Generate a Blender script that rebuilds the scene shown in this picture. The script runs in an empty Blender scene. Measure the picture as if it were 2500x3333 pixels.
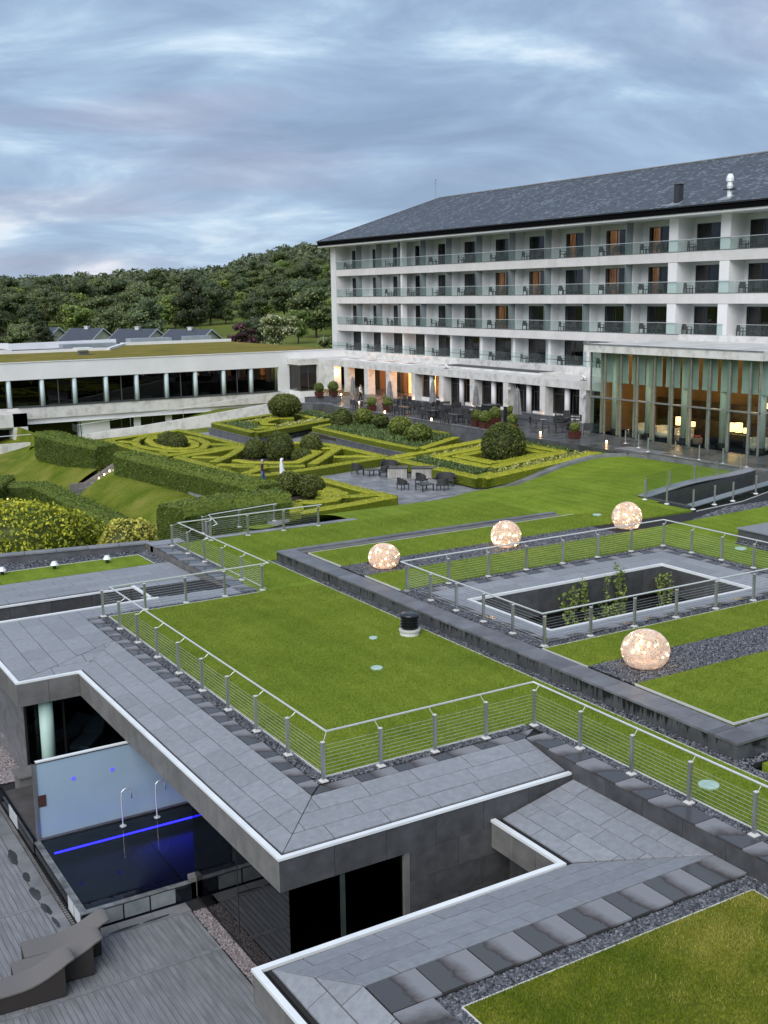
import bpy, bmesh, math, random
import numpy as np
from mathutils import Matrix, Vector
R = random.Random(7)
C = bpy.context.scene.collection
scene = bpy.context.scene
rad = math.radians

# ---------------------------------------------------------------- camera
cam_d = bpy.data.cameras.new('camera')
cam = bpy.data.objects.new('camera', cam_d); C.objects.link(cam)
cam_d.sensor_fit = 'HORIZONTAL'; cam_d.sensor_width = 36.0; cam_d.lens = 52.97
cam_d.clip_start = 0.5; cam_d.clip_end = 9000
def cam_axes(y, p, r):
    f = Vector((math.sin(y)*math.cos(p), math.cos(y)*math.cos(p), -math.sin(p)))
    rt = Vector((math.cos(y), -math.sin(y), 0)); up = rt.cross(f)
    a = math.cos(r)*rt + math.sin(r)*up; b = -math.sin(r)*rt + math.cos(r)*up
    return a, b, f
ca, cb, cf = cam_axes(0.54385493, 0.19134986, -0.01475806)
cam.matrix_world = Matrix(((ca.x, cb.x, -cf.x, 0), (ca.y, cb.y, -cf.y, 0), (ca.z, cb.z, -cf.z, 10.2), (0, 0, 0, 1)))
scene.camera = cam

# ---------------------------------------------------------------- world, sun, exposure
SUN_EL, SUN_AZ = 40.0, 232.0          # soft dusk light from behind the camera
EXPOSURE = 1.05
w = bpy.data.worlds.new('World'); scene.world = w; w.use_nodes = True
nt = w.node_tree; nt.nodes.clear()
def N(tree, t, **kw):
    n = tree.nodes.new(t)
    for k, v in kw.items():
        if k in n.inputs: n.inputs[k].default_value = v
        else: setattr(n, k, v)
    return n
def ramp(tree, fac, stops, interp='LINEAR'):
    n = tree.nodes.new('ShaderNodeValToRGB'); n.color_ramp.interpolation = interp
    e = n.color_ramp.elements
    while len(e) < len(stops): e.new(0.5)
    for el, (p, c) in zip(e, stops):
        el.position = p; el.color = (*c, 1) if len(c) == 3 else c
    if fac is not None: tree.links.new(fac, n.inputs[0])
    return n
def sky_world():
    L = nt.links.new
    out = N(nt, 'ShaderNodeOutputWorld'); bg = N(nt, 'ShaderNodeBackground', Strength=0.1)
    sky = N(nt, 'ShaderNodeTexSky', sky_type='NISHITA', sun_disc=False, sun_elevation=rad(SUN_EL), sun_rotation=rad(SUN_AZ))
    tc = N(nt, 'ShaderNodeTexCoord'); sep = N(nt, 'ShaderNodeSeparateXYZ'); L(tc.outputs['Generated'], sep.inputs[0])
    zz = N(nt, 'ShaderNodeMath', operation='MAXIMUM'); L(sep.outputs[2], zz.inputs[0]); zz.inputs[1].default_value = 0.0
    za = N(nt, 'ShaderNodeMath', operation='ADD'); L(zz.outputs[0], za.inputs[0]); za.inputs[1].default_value = 0.26
    dx = N(nt, 'ShaderNodeMath', operation='DIVIDE'); L(sep.outputs[0], dx.inputs[0]); L(za.outputs[0], dx.inputs[1])
    dy = N(nt, 'ShaderNodeMath', operation='DIVIDE'); L(sep.outputs[1], dy.inputs[0]); L(za.outputs[0], dy.inputs[1])
    cmb = N(nt, 'ShaderNodeCombineXYZ'); L(dx.outputs[0], cmb.inputs[0]); L(dy.outputs[0], cmb.inputs[1])
    mp = N(nt, 'ShaderNodeMapping'); mp0 = N(nt, 'ShaderNodeMapping'); mp0.inputs['Rotation'].default_value = (0, 0, rad(31 - 6)); L(cmb.outputs[0], mp0.inputs[0])
    mp.inputs['Scale'].default_value = (0.85, 1.35, 1); mp.inputs['Location'].default_value = (3.1, 1.7, 0)
    L(mp0.outputs[0], mp.inputs[0])
    n1 = N(nt, 'ShaderNodeTexNoise', Scale=2.1, Detail=10.0, Roughness=0.56, Distortion=0.45); L(mp.outputs[0], n1.inputs['Vector'])
    n2 = N(nt, 'ShaderNodeTexNoise', Scale=0.7, Detail=3.0, Roughness=0.5); L(mp.outputs[0], n2.inputs['Vector'])
    mixn = N(nt, 'ShaderNodeMath', operation='MULTIPLY_ADD'); L(n1.outputs[0], mixn.inputs[0]); mixn.inputs[1].default_value = 0.72
    sc2 = N(nt, 'ShaderNodeMath', operation='MULTIPLY'); L(n2.outputs[0], sc2.inputs[0]); sc2.inputs[1].default_value = 0.28; L(sc2.outputs[0], mixn.inputs[2])
    k = 1.8
    cr = ramp(nt, mixn.outputs[0], [(0.36, (.62*k, .86*k, 1.30*k)), (0.46, (.82*k, 1.12*k, 1.62*k)), (0.52, (1.02*k, 1.40*k, 1.92*k)), (0.57, (1.42*k, 1.84*k, 2.28*k)), (0.63, (2.1*k, 2.45*k, 2.75*k))])
    # a faint dusk blush on a few cloud banks
    n3 = N(nt, 'ShaderNodeTexNoise', Scale=0.8, Detail=2.0); mp3 = N(nt, 'ShaderNodeMapping'); mp3.inputs['Location'].default_value = (9.3, 4.4, 0); mp3.inputs['Scale'].default_value = (1, 1.6, 1)
    L(mp.outputs[0], mp3.inputs[0]); L(mp3.outputs[0], n3.inputs['Vector'])
    r3 = ramp(nt, n3.outputs[0], [(0.50, (0, 0, 0)), (0.64, (.9, .9, .9))])
    blush = N(nt, 'ShaderNodeMixRGB', blend_type='MULTIPLY'); L(r3.outputs[0], blush.inputs[0]); L(cr.outputs[0], blush.inputs[1]); blush.inputs[2].default_value = (1.32, 1.02, 0.93, 1)
    # paler towards the horizon
    hz = N(nt, 'ShaderNodeMapRange'); L(sep.outputs[2], hz.inputs[0]); hz.inputs[1].default_value = 0.0; hz.inputs[2].default_value = 0.2; hz.inputs[3].default_value = 0.35; hz.inputs[4].default_value = 0.0
    hm = N(nt, 'ShaderNodeMixRGB'); L(hz.outputs[0], hm.inputs[0]); L(blush.outputs[0], hm.inputs[1]); hm.inputs[2].default_value = (1.0*k, 1.42*k, 2.05*k, 1)
    fin = N(nt, 'ShaderNodeMixRGB', blend_type='MIX'); fin.inputs[0].default_value = 0.06; L(hm.outputs[0], fin.inputs[1]); L(sky.outputs[0], fin.inputs[2])
    L(fin.outputs[0], bg.inputs[0]); L(bg.outputs[0], out.inputs[0])
sky_world()
sun_d = bpy.data.lights.new('sun', 'SUN'); sun_d.energy = 1.5; sun_d.angle = rad(55); sun_d.color = (1.0, 0.965, 0.92)
sun = bpy.data.objects.new('sun', sun_d); C.objects.link(sun)
_az = rad(SUN_AZ); _d = Vector((math.sin(_az)*math.cos(rad(SUN_EL)), math.cos(_az)*math.cos(rad(SUN_EL)), math.sin(rad(SUN_EL))))
sun.rotation_euler = _d.to_track_quat('Z', 'Y').to_euler(); sun.location = (0, -20, 60)
scene.view_settings.view_transform = 'Standard'; scene.view_settings.look = 'None'
scene.view_settings.exposure = EXPOSURE; scene.view_settings.gamma = 1.0; scene.view_settings.use_curve_mapping = False
scene.render.engine = 'CYCLES'
cy = scene.cycles
cy.max_bounces = 7; cy.diffuse_bounces = 3; cy.glossy_bounces = 3; cy.transmission_bounces = 5; cy.transparent_max_bounces = 24
cy.use_denoising = True; cy.caustics_reflective = False; cy.caustics_refractive = False; cy.sample_clamp_indirect = 6.0

# ---------------------------------------------------------------- mesh helpers
ORG = {}
def org(p): return ORG.get(p.name, Vector((0, 0, 0))) if p else Vector((0, 0, 0))
class MB:
    def __init__(s): s.v = []; s.f = []
    def add(s, vs, fs):
        o = len(s.v); s.v += [tuple(v) for v in vs]; s.f += [tuple(i+o for i in f) for f in fs]; return s
    def box(s, x0, x1, y0, y1, z0, z1):
        return s.add([(x0,y0,z0),(x1,y0,z0),(x1,y1,z0),(x0,y1,z0),(x0,y0,z1),(x1,y0,z1),(x1,y1,z1),(x0,y1,z1)],
                     [(3,2,1,0),(4,5,6,7),(0,1,5,4),(1,2,6,5),(2,3,7,6),(3,0,4,7)])
    def obox(s, c, u, v, w):       # oriented box: centre and three half vectors
        c, u, v, w = map(Vector, (c, u, v, w))
        return s.add([c-u-v-w, c+u-v-w, c+u+v-w, c-u+v-w, c-u-v+w, c+u-v+w, c+u+v+w, c-u+v+w],
                     [(3,2,1,0),(4,5,6,7),(0,1,5,4),(1,2,6,5),(2,3,7,6),(3,0,4,7)])
    def prism(s, poly, zb, zt):    # poly: xy list (ccw); zb / zt numbers or functions of x, y
        n = len(poly); b = zb if callable(zb) else (lambda x, y: zb); t = zt if callable(zt) else (lambda x, y: zt)
        vs = [(x, y, b(x, y)) for x, y in poly] + [(x, y, t(x, y)) for x, y in poly]
        return s.add(vs, [tuple(range(n-1, -1, -1)), tuple(range(n, 2*n))] + [(i, (i+1) % n, n+(i+1) % n, n+i) for i in range(n)])
    def quad(s, a, b, c, d): return s.add([a, b, c, d], [(0,1,2,3)])
    def tube(s, path, r, n=8, cap=True, r2=None):
        P = [Vector(p) for p in path]; rings = []
        for i, p in enumerate(P):
            d = (P[min(i+1, len(P)-1)] - P[max(i-1, 0)]).normalized()
            a = d.orthogonal() if abs(d.z) > 0.99 else d.cross(Vector((0, 0, 1)))
            a.normalize(); b = d.cross(a)
            rr = r if r2 is None else r + (r2-r)*i/(len(P)-1)
            rings.append([p + a*rr*math.cos(2*math.pi*k/n) + b*rr*math.sin(2*math.pi*k/n) for k in range(n)])
        vs = [v for q in rings for v in q]; fs = []
        for i in range(len(P)-1):
            for k in range(n): fs.append((i*n+k, (i+1)*n+k, (i+1)*n+(k+1) % n, i*n+(k+1) % n))
        if cap: fs += [tuple(range(n)), tuple(range(len(vs)-1, len(vs)-n-1, -1))]
        return s.add(vs, fs)
    def lathe(s, cx, cy, prof, n=16):   # prof: (r, z)
        vs = []; fs = []
        for r, z in prof:
            for k in range(n): a = 2*math.pi*k/n; vs.append((cx+r*math.cos(a), cy+r*math.sin(a), z))
        for i in range(len(prof)-1):
            for k in range(n): fs.append((i*n+k, i*n+(k+1) % n, (i+1)*n+(k+1) % n, (i+1)*n+k))
        fs.append(tuple(range(n-1, -1, -1))); m = (len(prof)-1)*n; fs.append(tuple(range(m, m+n)))
        return s.add(vs, fs)
    def build(s, name, mat, parent=None, smooth=False, kind=None):
        o = org(parent); me = bpy.data.meshes.new(name)
        me.from_pydata([(x-o.x, y-o.y, z-o.z) for x, y, z in s.v], [], s.f)
        return link(name, me, mat, parent, smooth, kind)
def link(name, me, mat, parent=None, smooth=False, kind=None):
    if mat is not None and not me.materials: me.materials.append(mat)
    if smooth: me.polygons.foreach_set('use_smooth', [True]*len(me.polygons))
    ob = bpy.data.objects.new(name, me); C.objects.link(ob)
    if parent: ob.parent = parent; ORG[ob.name] = org(parent)
    if kind: ob['kind'] = kind
    return ob
def tag(o, label=None, cat=None, group=None, kind=None):
    if label: o['label'] = label
    if cat: o['category'] = cat
    if group: o['group'] = group
    if kind: o['kind'] = kind
    return o
def thing(name, label, cat, loc=(0, 0, 0), group=None):
    o = bpy.data.objects.new(name, None); C.objects.link(o); o.location = loc; o.empty_display_size = .2
    ORG[o.name] = Vector(loc); return tag(o, label, cat, group)
def kids(o): return [c for c in ALLKIDS.get(o.name, [])] if False else list(o.children)
def dup(root, loc, rz=None, label=None, group=None, scale=None):
    def cp(o, par):
        c = o.copy(); C.objects.link(c)
        if par: c.parent = par
        for ch in o.children: cp(ch, c)
        return c
    r = cp(root, None); r.location = loc
    if rz is not None: r.rotation_euler = (0, 0, rz)
    if scale: r.scale = scale if hasattr(scale, '__len__') else (scale,)*3
    if label: r['label'] = label
    if group: r['group'] = group
    return r
def npmesh(name, V, F, mat, parent=None, kind=None, cols=None, smooth=False):
    """numpy vertices and equal-length faces; cols: one grey value per face put on an attribute"""
    o = org(parent); V = np.asarray(V, np.float32) - np.array((o.x, o.y, o.z), np.float32); F = np.asarray(F, np.int32)
    me = bpy.data.meshes.new(name); k = F.shape[1]
    me.vertices.add(len(V)); me.vertices.foreach_set('co', V.ravel())
    me.loops.add(F.size); me.loops.foreach_set('vertex_index', F.ravel())
    me.polygons.add(len(F)); me.polygons.foreach_set('loop_start', np.arange(0, F.size, k, dtype=np.int32)); me.polygons.foreach_set('loop_total', np.full(len(F), k, np.int32))
    if cols is not None:
        at = me.attributes.new('tone', 'FLOAT', 'FACE'); at.data.foreach_set('value', np.asarray(cols, np.float32))
    me.update(calc_edges=True)
    return link(name, me, mat, parent, smooth, kind)

# ---------------------------------------------------------------- materials
def mat(name, base=(.5, .5, .5), rough=.6, metal=0., spec=.5, alpha=None):
    m = bpy.data.materials.new(name); m.use_nodes = True
    b = m.node_tree.nodes['Principled BSDF']
    b.inputs['Base Color'].default_value = (*base, 1); b.inputs['Roughness'].default_value = rough
    b.inputs['Metallic'].default_value = metal; b.inputs['Specular IOR Level'].default_value = spec
    return m
def vary(name, c1, c2, rough=.6, scale=3., detail=6., obj_rand=.0, bump=0., bscale=40., coords='Object', metal=0., spec=.5, c3=None, stretch=(1, 1, 1), r2=None, rrough=.6):
    """noise between two or three colours, brightness jitter per object, fine bump"""
    m = mat(name, c1, rough, metal, spec); t = m.node_tree; b = t.nodes['Principled BSDF']; L = t.links.new
    tc = N(t, 'ShaderNodeTexCoord'); mp = N(t, 'ShaderNodeMapping'); mp.inputs['Scale'].default_value = stretch
    if coords == 'World':
        geo = N(t, 'ShaderNodeNewGeometry'); L(geo.outputs['Position'], mp.inputs[0])
    else: L(tc.outputs[coords], mp.inputs[0])
    src = mp.outputs[0]
    if obj_rand > 0 and coords != 'World':
        oi = N(t, 'ShaderNodeObjectInfo'); ad = N(t, 'ShaderNodeVectorMath', operation='SCALE'); L(oi.outputs['Random'], ad.inputs['Scale']); ad.inputs[0].default_value = (37, 53, 11)
        a2 = N(t, 'ShaderNodeVectorMath', operation='ADD'); L(mp.outputs[0], a2.inputs[0]); L(ad.outputs[0], a2.inputs[1]); src = a2.outputs[0]
    n = N(t, 'ShaderNodeTexNoise', Scale=scale, Detail=detail, Roughness=rrough); L(src, n.inputs['Vector'])
    st = [(.35, c1), (.65, c2)] if c3 is None else [(.3, c1), (.5, c2), (.7, c3)]
    cr = ramp(t, n.outputs[0], st); col = cr.outputs[0]
    if obj_rand > 0:
        oi = N(t, 'ShaderNodeObjectInfo')
        mr = N(t, 'ShaderNodeMapRange'); L(oi.outputs['Random'], mr.inputs[0]); mr.inputs[3].default_value = 1-obj_rand; mr.inputs[4].default_value = 1+obj_rand
        mx = N(t, 'ShaderNodeVectorMath', operation='SCALE'); L(col, mx.inputs[0]); L(mr.outputs[0], mx.inputs['Scale']); col = mx.outputs[0]
    L(col, b.inputs['Base Color'])
    if r2 is not None:
        rr = N(t, 'ShaderNodeMapRange'); L(n.outputs[0], rr.inputs[0]); rr.inputs[1].default_value = .35; rr.inputs[2].default_value = .65; rr.inputs[3].default_value = rough; rr.inputs[4].default_value = r2
        L(rr.outputs[0], b.inputs['Roughness'])
    if bump:
        nb = N(t, 'ShaderNodeTexNoise', Scale=bscale, Detail=4.0, Roughness=.65); L(src, nb.inputs['Vector'])
        bp = N(t, 'ShaderNodeBump', Strength=bump, Distance=.02); L(nb.outputs[0], bp.inputs['Height']); L(bp.outputs[0], b.inputs['Normal'])
    return m
def leafmat(name, dark, mid, light, rough=.55, trans=.25):
    """foliage: the face attribute 'tone' picks the leaf colour, a little light passes through"""
    m = mat(name, mid, rough, 0, .35); t = m.node_tree; b = t.nodes['Principled BSDF']; L = t.links.new
    at = N(t, 'ShaderNodeAttribute', attribute_name='tone')
    oi = N(t, 'ShaderNodeObjectInfo'); ad = N(t, 'ShaderNodeMath', operation='MULTIPLY_ADD'); L(oi.outputs['Random'], ad.inputs[0]); ad.inputs[1].default_value = .16
    L(at.outputs['Fac'], ad.inputs[2])
    cr = ramp(t, ad.outputs[0], [(.05, dark), (.5, mid), (1.0, light)]); L(cr.outputs[0], b.inputs['Base Color'])
    if trans:
        tr = N(t, 'ShaderNodeBsdfTranslucent'); L(cr.outputs[0], tr.inputs[0])
        mx = N(t, 'ShaderNodeMixShader'); mx.inputs[0].default_value = trans; L(b.outputs[0], mx.inputs[1]); L(tr.outputs[0], mx.inputs[2])
        L(mx.outputs[0], t.nodes['Material Output'].inputs[0])
    return m
def glassmat(name, tint=(.8, .9, .88), refl=1.0, rough=0.0, ior=1.5, haze=None):
    """thin pane: see-through with a Fresnel reflection; haze adds a milky film"""
    m = bpy.data.materials.new(name); m.use_nodes = True; t = m.node_tree; t.nodes.clear(); L = t.links.new
    out = N(t, 'ShaderNodeOutputMaterial'); tr = N(t, 'ShaderNodeBsdfTransparent'); tr.inputs[0].default_value = (*tint, 1)
    gl = N(t, 'ShaderNodeBsdfGlossy', Roughness=rough); fr = N(t, 'ShaderNodeFresnel', IOR=ior)
    mu = N(t, 'ShaderNodeMath', operation='MULTIPLY', use_clamp=True); L(fr.outputs[0], mu.inputs[0]); mu.inputs[1].default_value = refl
    ge = N(t, 'ShaderNodeNewGeometry'); ib = N(t, 'ShaderNodeMath', operation='SUBTRACT'); ib.inputs[0].default_value = 1.0; L(ge.outputs['Backfacing'], ib.inputs[1])
    mb = N(t, 'ShaderNodeMath', operation='MULTIPLY'); L(mu.outputs[0], mb.inputs[0]); L(ib.outputs[0], mb.inputs[1]); mu = mb
    mx = N(t, 'ShaderNodeMixShader'); L(mu.outputs[0], mx.inputs[0])
    if haze:
        df = N(t, 'ShaderNodeBsdfDiffuse'); df.inputs[0].default_value = (*haze[1], 1)
        m0 = N(t, 'ShaderNodeMixShader'); m0.inputs[0].default_value = haze[0]; L(tr.outputs[0], m0.inputs[1]); L(df.outputs[0], m0.inputs[2]); L(m0.outputs[0], mx.inputs[1])
    else: L(tr.outputs[0], mx.inputs[1])
    L(gl.outputs[0], mx.inputs[2]); L(mx.outputs[0], out.inputs[0])
    return m
def emit(name, col, s):
    m = bpy.data.materials.new(name); m.use_nodes = True; t = m.node_tree; b = t.nodes['Principled BSDF']
    b.inputs['Base Color'].default_value = (*col, 1); b.inputs['Emission Color'].default_value = (*col, 1); b.inputs['Emission Strength'].default_value = s
    return m
def lamp(name, loc, power, col=(1, .62, .3), r=.15):
    d = bpy.data.lights.new(name, 'POINT'); d.energy = power; d.color = col; d.shadow_soft_size = r
    o = bpy.data.objects.new(name, d); C.objects.link(o); o.location = loc; return o

# slabs laid in rows on a flat or sloping bed, each a part; clipped to a polygon
def clip(poly, a, b, c):           # keep a*x + b*y <= c
    out = []
    for i in range(len(poly)):
        p, q = poly[i], poly[(i+1) % len(poly)]; dp = a*p[0]+b*p[1]-c; dq = a*q[0]+b*q[1]-c
        if dp <= 0: out.append(p)
        if (dp < 0 < dq) or (dq < 0 < dp):
            t = dp/(dp-dq); out.append((p[0]+(q[0]-p[0])*t, p[1]+(q[1]-p[1])*t))
    return out
def ccw(P):
    A = sum(P[i][0]*P[(i+1) % len(P)][1]-P[(i+1) % len(P)][0]*P[i][1] for i in range(len(P)))
    return P if A > 0 else P[::-1]
def area(P): return abs(sum(P[i][0]*P[(i+1) % len(P)][1]-P[(i+1) % len(P)][0]*P[i][1] for i in range(len(P))))/2
def clip_to(poly, P):
    P = ccw(P)
    for i in range(len(P)):
        (x0, y0), (x1, y1) = P[i], P[(i+1) % len(P)]
        a, b = (y1-y0), -(x1-x0); poly = clip(poly, a, b, a*x0+b*y0)
        if len(poly) < 3: return []
    return poly
def slabs(parent, P, zf, axis, rows, length, m, name='slab', gap=.019, th=.04, seed=1, jl=.18, stag=.5, lift=.004, cnt=None):
    """P: convex bed polygon; rows: (start, end) coordinates across; slabs run along the axis"""
    rr = random.Random(seed); xs = [p[0] for p in P]; ys = [p[1] for p in P]; k = 0; made = []
    lo, hi = (min(xs), max(xs)) if axis == 'x' else (min(ys), max(ys))
    for ri, (r0, r1) in enumerate(rows):
        u = lo - length*((ri*stag) % 1) - rr.random()*.15
        while u < hi:
            ln = length*(1+rr.uniform(-jl, jl)); a, b = u+gap/2, u+ln-gap/2; u += ln
            q = [(a, r0+gap/2), (b, r0+gap/2), (b, r1-gap/2), (a, r1-gap/2)]
            if axis == 'y': q = [(y, x) for x, y in q]
            q = clip_to(ccw(q), P)
            if len(q) < 3 or area(q) < .003: continue
            q = ccw(q); dz = rr.uniform(0, lift); tx, ty = rr.uniform(-.002, .002), rr.uniform(-.002, .002); cx, cy_ = q[0]
            top = lambda x, y: zf(x, y)+dz+tx*(x-cx)+ty*(y-cy_)
            n = len(q); mx = sum(p[0] for p in q)/n; my = sum(p[1] for p in q)/n
            ins = [(p[0]+(mx-p[0])*.008/max(.2, abs(p[0]-mx)+abs(p[1]-my)), p[1]+(my-p[1])*.008/max(.2, abs(p[0]-mx)+abs(p[1]-my))) for p in q]
            vs = [(x, y, zf(x, y)-th) for x, y in q] + [(x, y, top(x, y)-.005) for x, y in q] + [(x, y, top(x, y)) for x, y in ins]
            fs = [(i, (i+1) % n, n+(i+1) % n, n+i) for i in range(n)] + [(n+i, n+(i+1) % n, 2*n+(i+1) % n, 2*n+i) for i in range(n)] + [tuple(range(2*n, 3*n))]
            made.append(MB().add(vs, fs).build(name, m, parent))
    return made
def rows(a, b, n): return [(a+(b-a)*i/n, a+(b-a)*(i+1)/n) for i in range(n)]
# ================================================================ materials used all over
M = {}
M['slate'] = vary('dry slate', (.19, .20, .222), (.235, .248, .272), .5, 7, 10, .085, .3, 90, r2=.68, c3=(.285, .298, .32), rrough=.72)
M['slate_far'] = M['slate']
def wetslate(name, ux, thr, dirt=.0):
    """slate with a wet patch: dark and glossy on one side of each slab, drying out across it"""
    m = mat(name, (.1, .1, .1), .5); t = m.node_tree; b = t.nodes['Principled BSDF']; L = t.links.new
    tc = N(t, 'ShaderNodeTexCoord'); oi = N(t, 'ShaderNodeObjectInfo'); sp = N(t, 'ShaderNodeSeparateXYZ'); L(tc.outputs['Generated'], sp.inputs[0])
    of = N(t, 'ShaderNodeVectorMath', operation='SCALE'); of.inputs[0].default_value = (41, 29, 17); L(oi.outputs['Random'], of.inputs['Scale'])
    ad = N(t, 'ShaderNodeVectorMath', operation='ADD'); L(tc.outputs['Object'], ad.inputs[0]); L(of.outputs[0], ad.inputs[1])
    n = N(t, 'ShaderNodeTexNoise', Scale=2.4, Detail=6.0, Roughness=.6); L(ad.outputs[0], n.inputs['Vector'])
    wv = N(t, 'ShaderNodeMapping'); wv.inputs['Scale'].default_value = (3, 22, 3); L(ad.outputs[0], wv.inputs[0])
    n2 = N(t, 'ShaderNodeTexNoise', Scale=2.0, Detail=5.0); L(wv.outputs[0], n2.inputs['Vector'])
    x = N(t, 'ShaderNodeMath', operation='MULTIPLY_ADD'); L(sp.outputs[0], x.inputs[0]); x.inputs[1].default_value = ux[0]
    y = N(t, 'ShaderNodeMath', operation='MULTIPLY'); L(sp.outputs[1], y.inputs[0]); y.inputs[1].default_value = ux[1]; L(y.outputs[0], x.inputs[2])
    j = N(t, 'ShaderNodeMath', operation='MULTIPLY_ADD'); L(oi.outputs['Random'], j.inputs[0]); j.inputs[1].default_value = .35; L(x.outputs[0], j.inputs[2])
    s1 = N(t, 'ShaderNodeMath', operation='MULTIPLY_ADD'); L(n.outputs[0], s1.inputs[0]); s1.inputs[1].default_value = .9; L(j.outputs[0], s1.inputs[2])
    s2 = N(t, 'ShaderNodeMath', operation='MULTIPLY_ADD'); L(n2.outputs[0], s2.inputs[0]); s2.inputs[1].default_value = .35; L(s1.outputs[0], s2.inputs[2])
    f = N(t, 'ShaderNodeMapRange', interpolation_type='SMOOTHSTEP'); L(s2.outputs[0], f.inputs[0]); f.inputs[1].default_value = thr-.02; f.inputs[2].default_value = thr+.03
    g = N(t, 'ShaderNodeMapRange'); L(s2.outputs[0], g.inputs[0]); g.inputs[1].default_value = thr+.02; g.inputs[2].default_value = thr+.75
    dry = ramp(t, g.outputs[0], [(0, (.035, .028, .028)), (.22, (.085, .076, .078)), (.55, (.15, .148, .155)), (1, (.215, .22, .235))])
    mx = N(t, 'ShaderNodeMixRGB'); L(f.outputs[0], mx.inputs[0]); mx.inputs[1].default_value = (.058, .057, .060, 1); L(dry.outputs[0], mx.inputs[2]); L(mx.outputs[0], b.inputs['Base Color'])
    r = N(t, 'ShaderNodeMapRange'); L(f.outputs[0], r.inputs[0]); r.inputs[3].default_value = .16; r.inputs[4].default_value = .6; L(r.outputs[0], b.inputs['Roughness'])
    return m
M['wet_x'] = wetslate('wet slate', (2.4, .1), 1.8)
M['wet_y'] = wetslate('wet slate edge', (.5, 2.0), 1.9)
M['clad'] = vary('dark stone cladding', (.05, .051, .055), (.08, .082, .087), .6, 3, 6, .16, .15, 50)
M['clad_pale'] = vary('grey stone cladding', (.115, .118, .125), (.175, .178, .185), .55, 3, 6, .1, .12, 50)
M['clad_fascia'] = vary('grey stone fascia', (.125, .123, .12), (.175, .172, .168), .6, 2.5, 6, .1, .12, 50)
M['under'] = mat('dark bedding', (.012, .012, .013), .9)
M['cap'] = vary('pale coping metal', (.74, .77, .78), (.84, .86, .86), .35, 1.5, 4, 0, .0, metal=.1)
M['steel'] = vary('brushed steel', (.42, .43, .43), (.55, .56, .55), .34, 6, 3, .06, metal=.85, stretch=(1, 1, .15))
M['steel_bright'] = vary('polished steel rail', (.80, .82, .80), (.88, .89, .87), .3, 6, 2, metal=.6)
M['plate'] = mat('pale base plate', (.72, .72, .70), .4, .2)
M['black'] = mat('black paint', (.012, .012, .013), .5)
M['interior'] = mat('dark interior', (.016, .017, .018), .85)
M['concrete'] = vary('pale render', (.60, .60, .60), (.70, .70, .70), .75, .8, 6, 0, .1, 30, coords='World')
M['white'] = vary('white wall paint', (.72, .72, .73), (.80, .80, .81), .7, .35, 7, 0, .05, 30, coords='World')
M['limestone'] = vary('stained limestone', (.42, .41, .38), (.62, .61, .59), .75, 1.3, 8, 0, .15, 30, c3=(.70, .69, .67), coords='World')
M['deck'] = vary('grey deck boards', (.15, .155, .165), (.225, .232, .248), .42, 1.6, 6, .05, .3, 30, stretch=(6, 1, 1), r2=.6)
M['kerbstone'] = vary('damp kerb stone', (.13, .135, .14), (.21, .215, .225), .3, 1.2, 6, .1, .15, 40, r2=.6)
M['soil'] = vary('dark soil', (.02, .015, .011), (.045, .034, .024), .95, 4, 6, 0, .6, 20)
M['paving'] = vary('grey terrace paving', (.16, .165, .175), (.27, .275, .29), .35, 2, 7, .2, .15, 30, r2=.6)
M['paving_dark'] = vary('damp dark paving', (.05, .052, .058), (.10, .103, .11), .22, .7, 6, .12, .1, 30, r2=.5)
M['darkwall'] = vary('slate retaining wall', (.075, .08, .088), (.125, .13, .14), .5, 2, 6, .12, .15, 40)
M['grass'] = None
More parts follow.
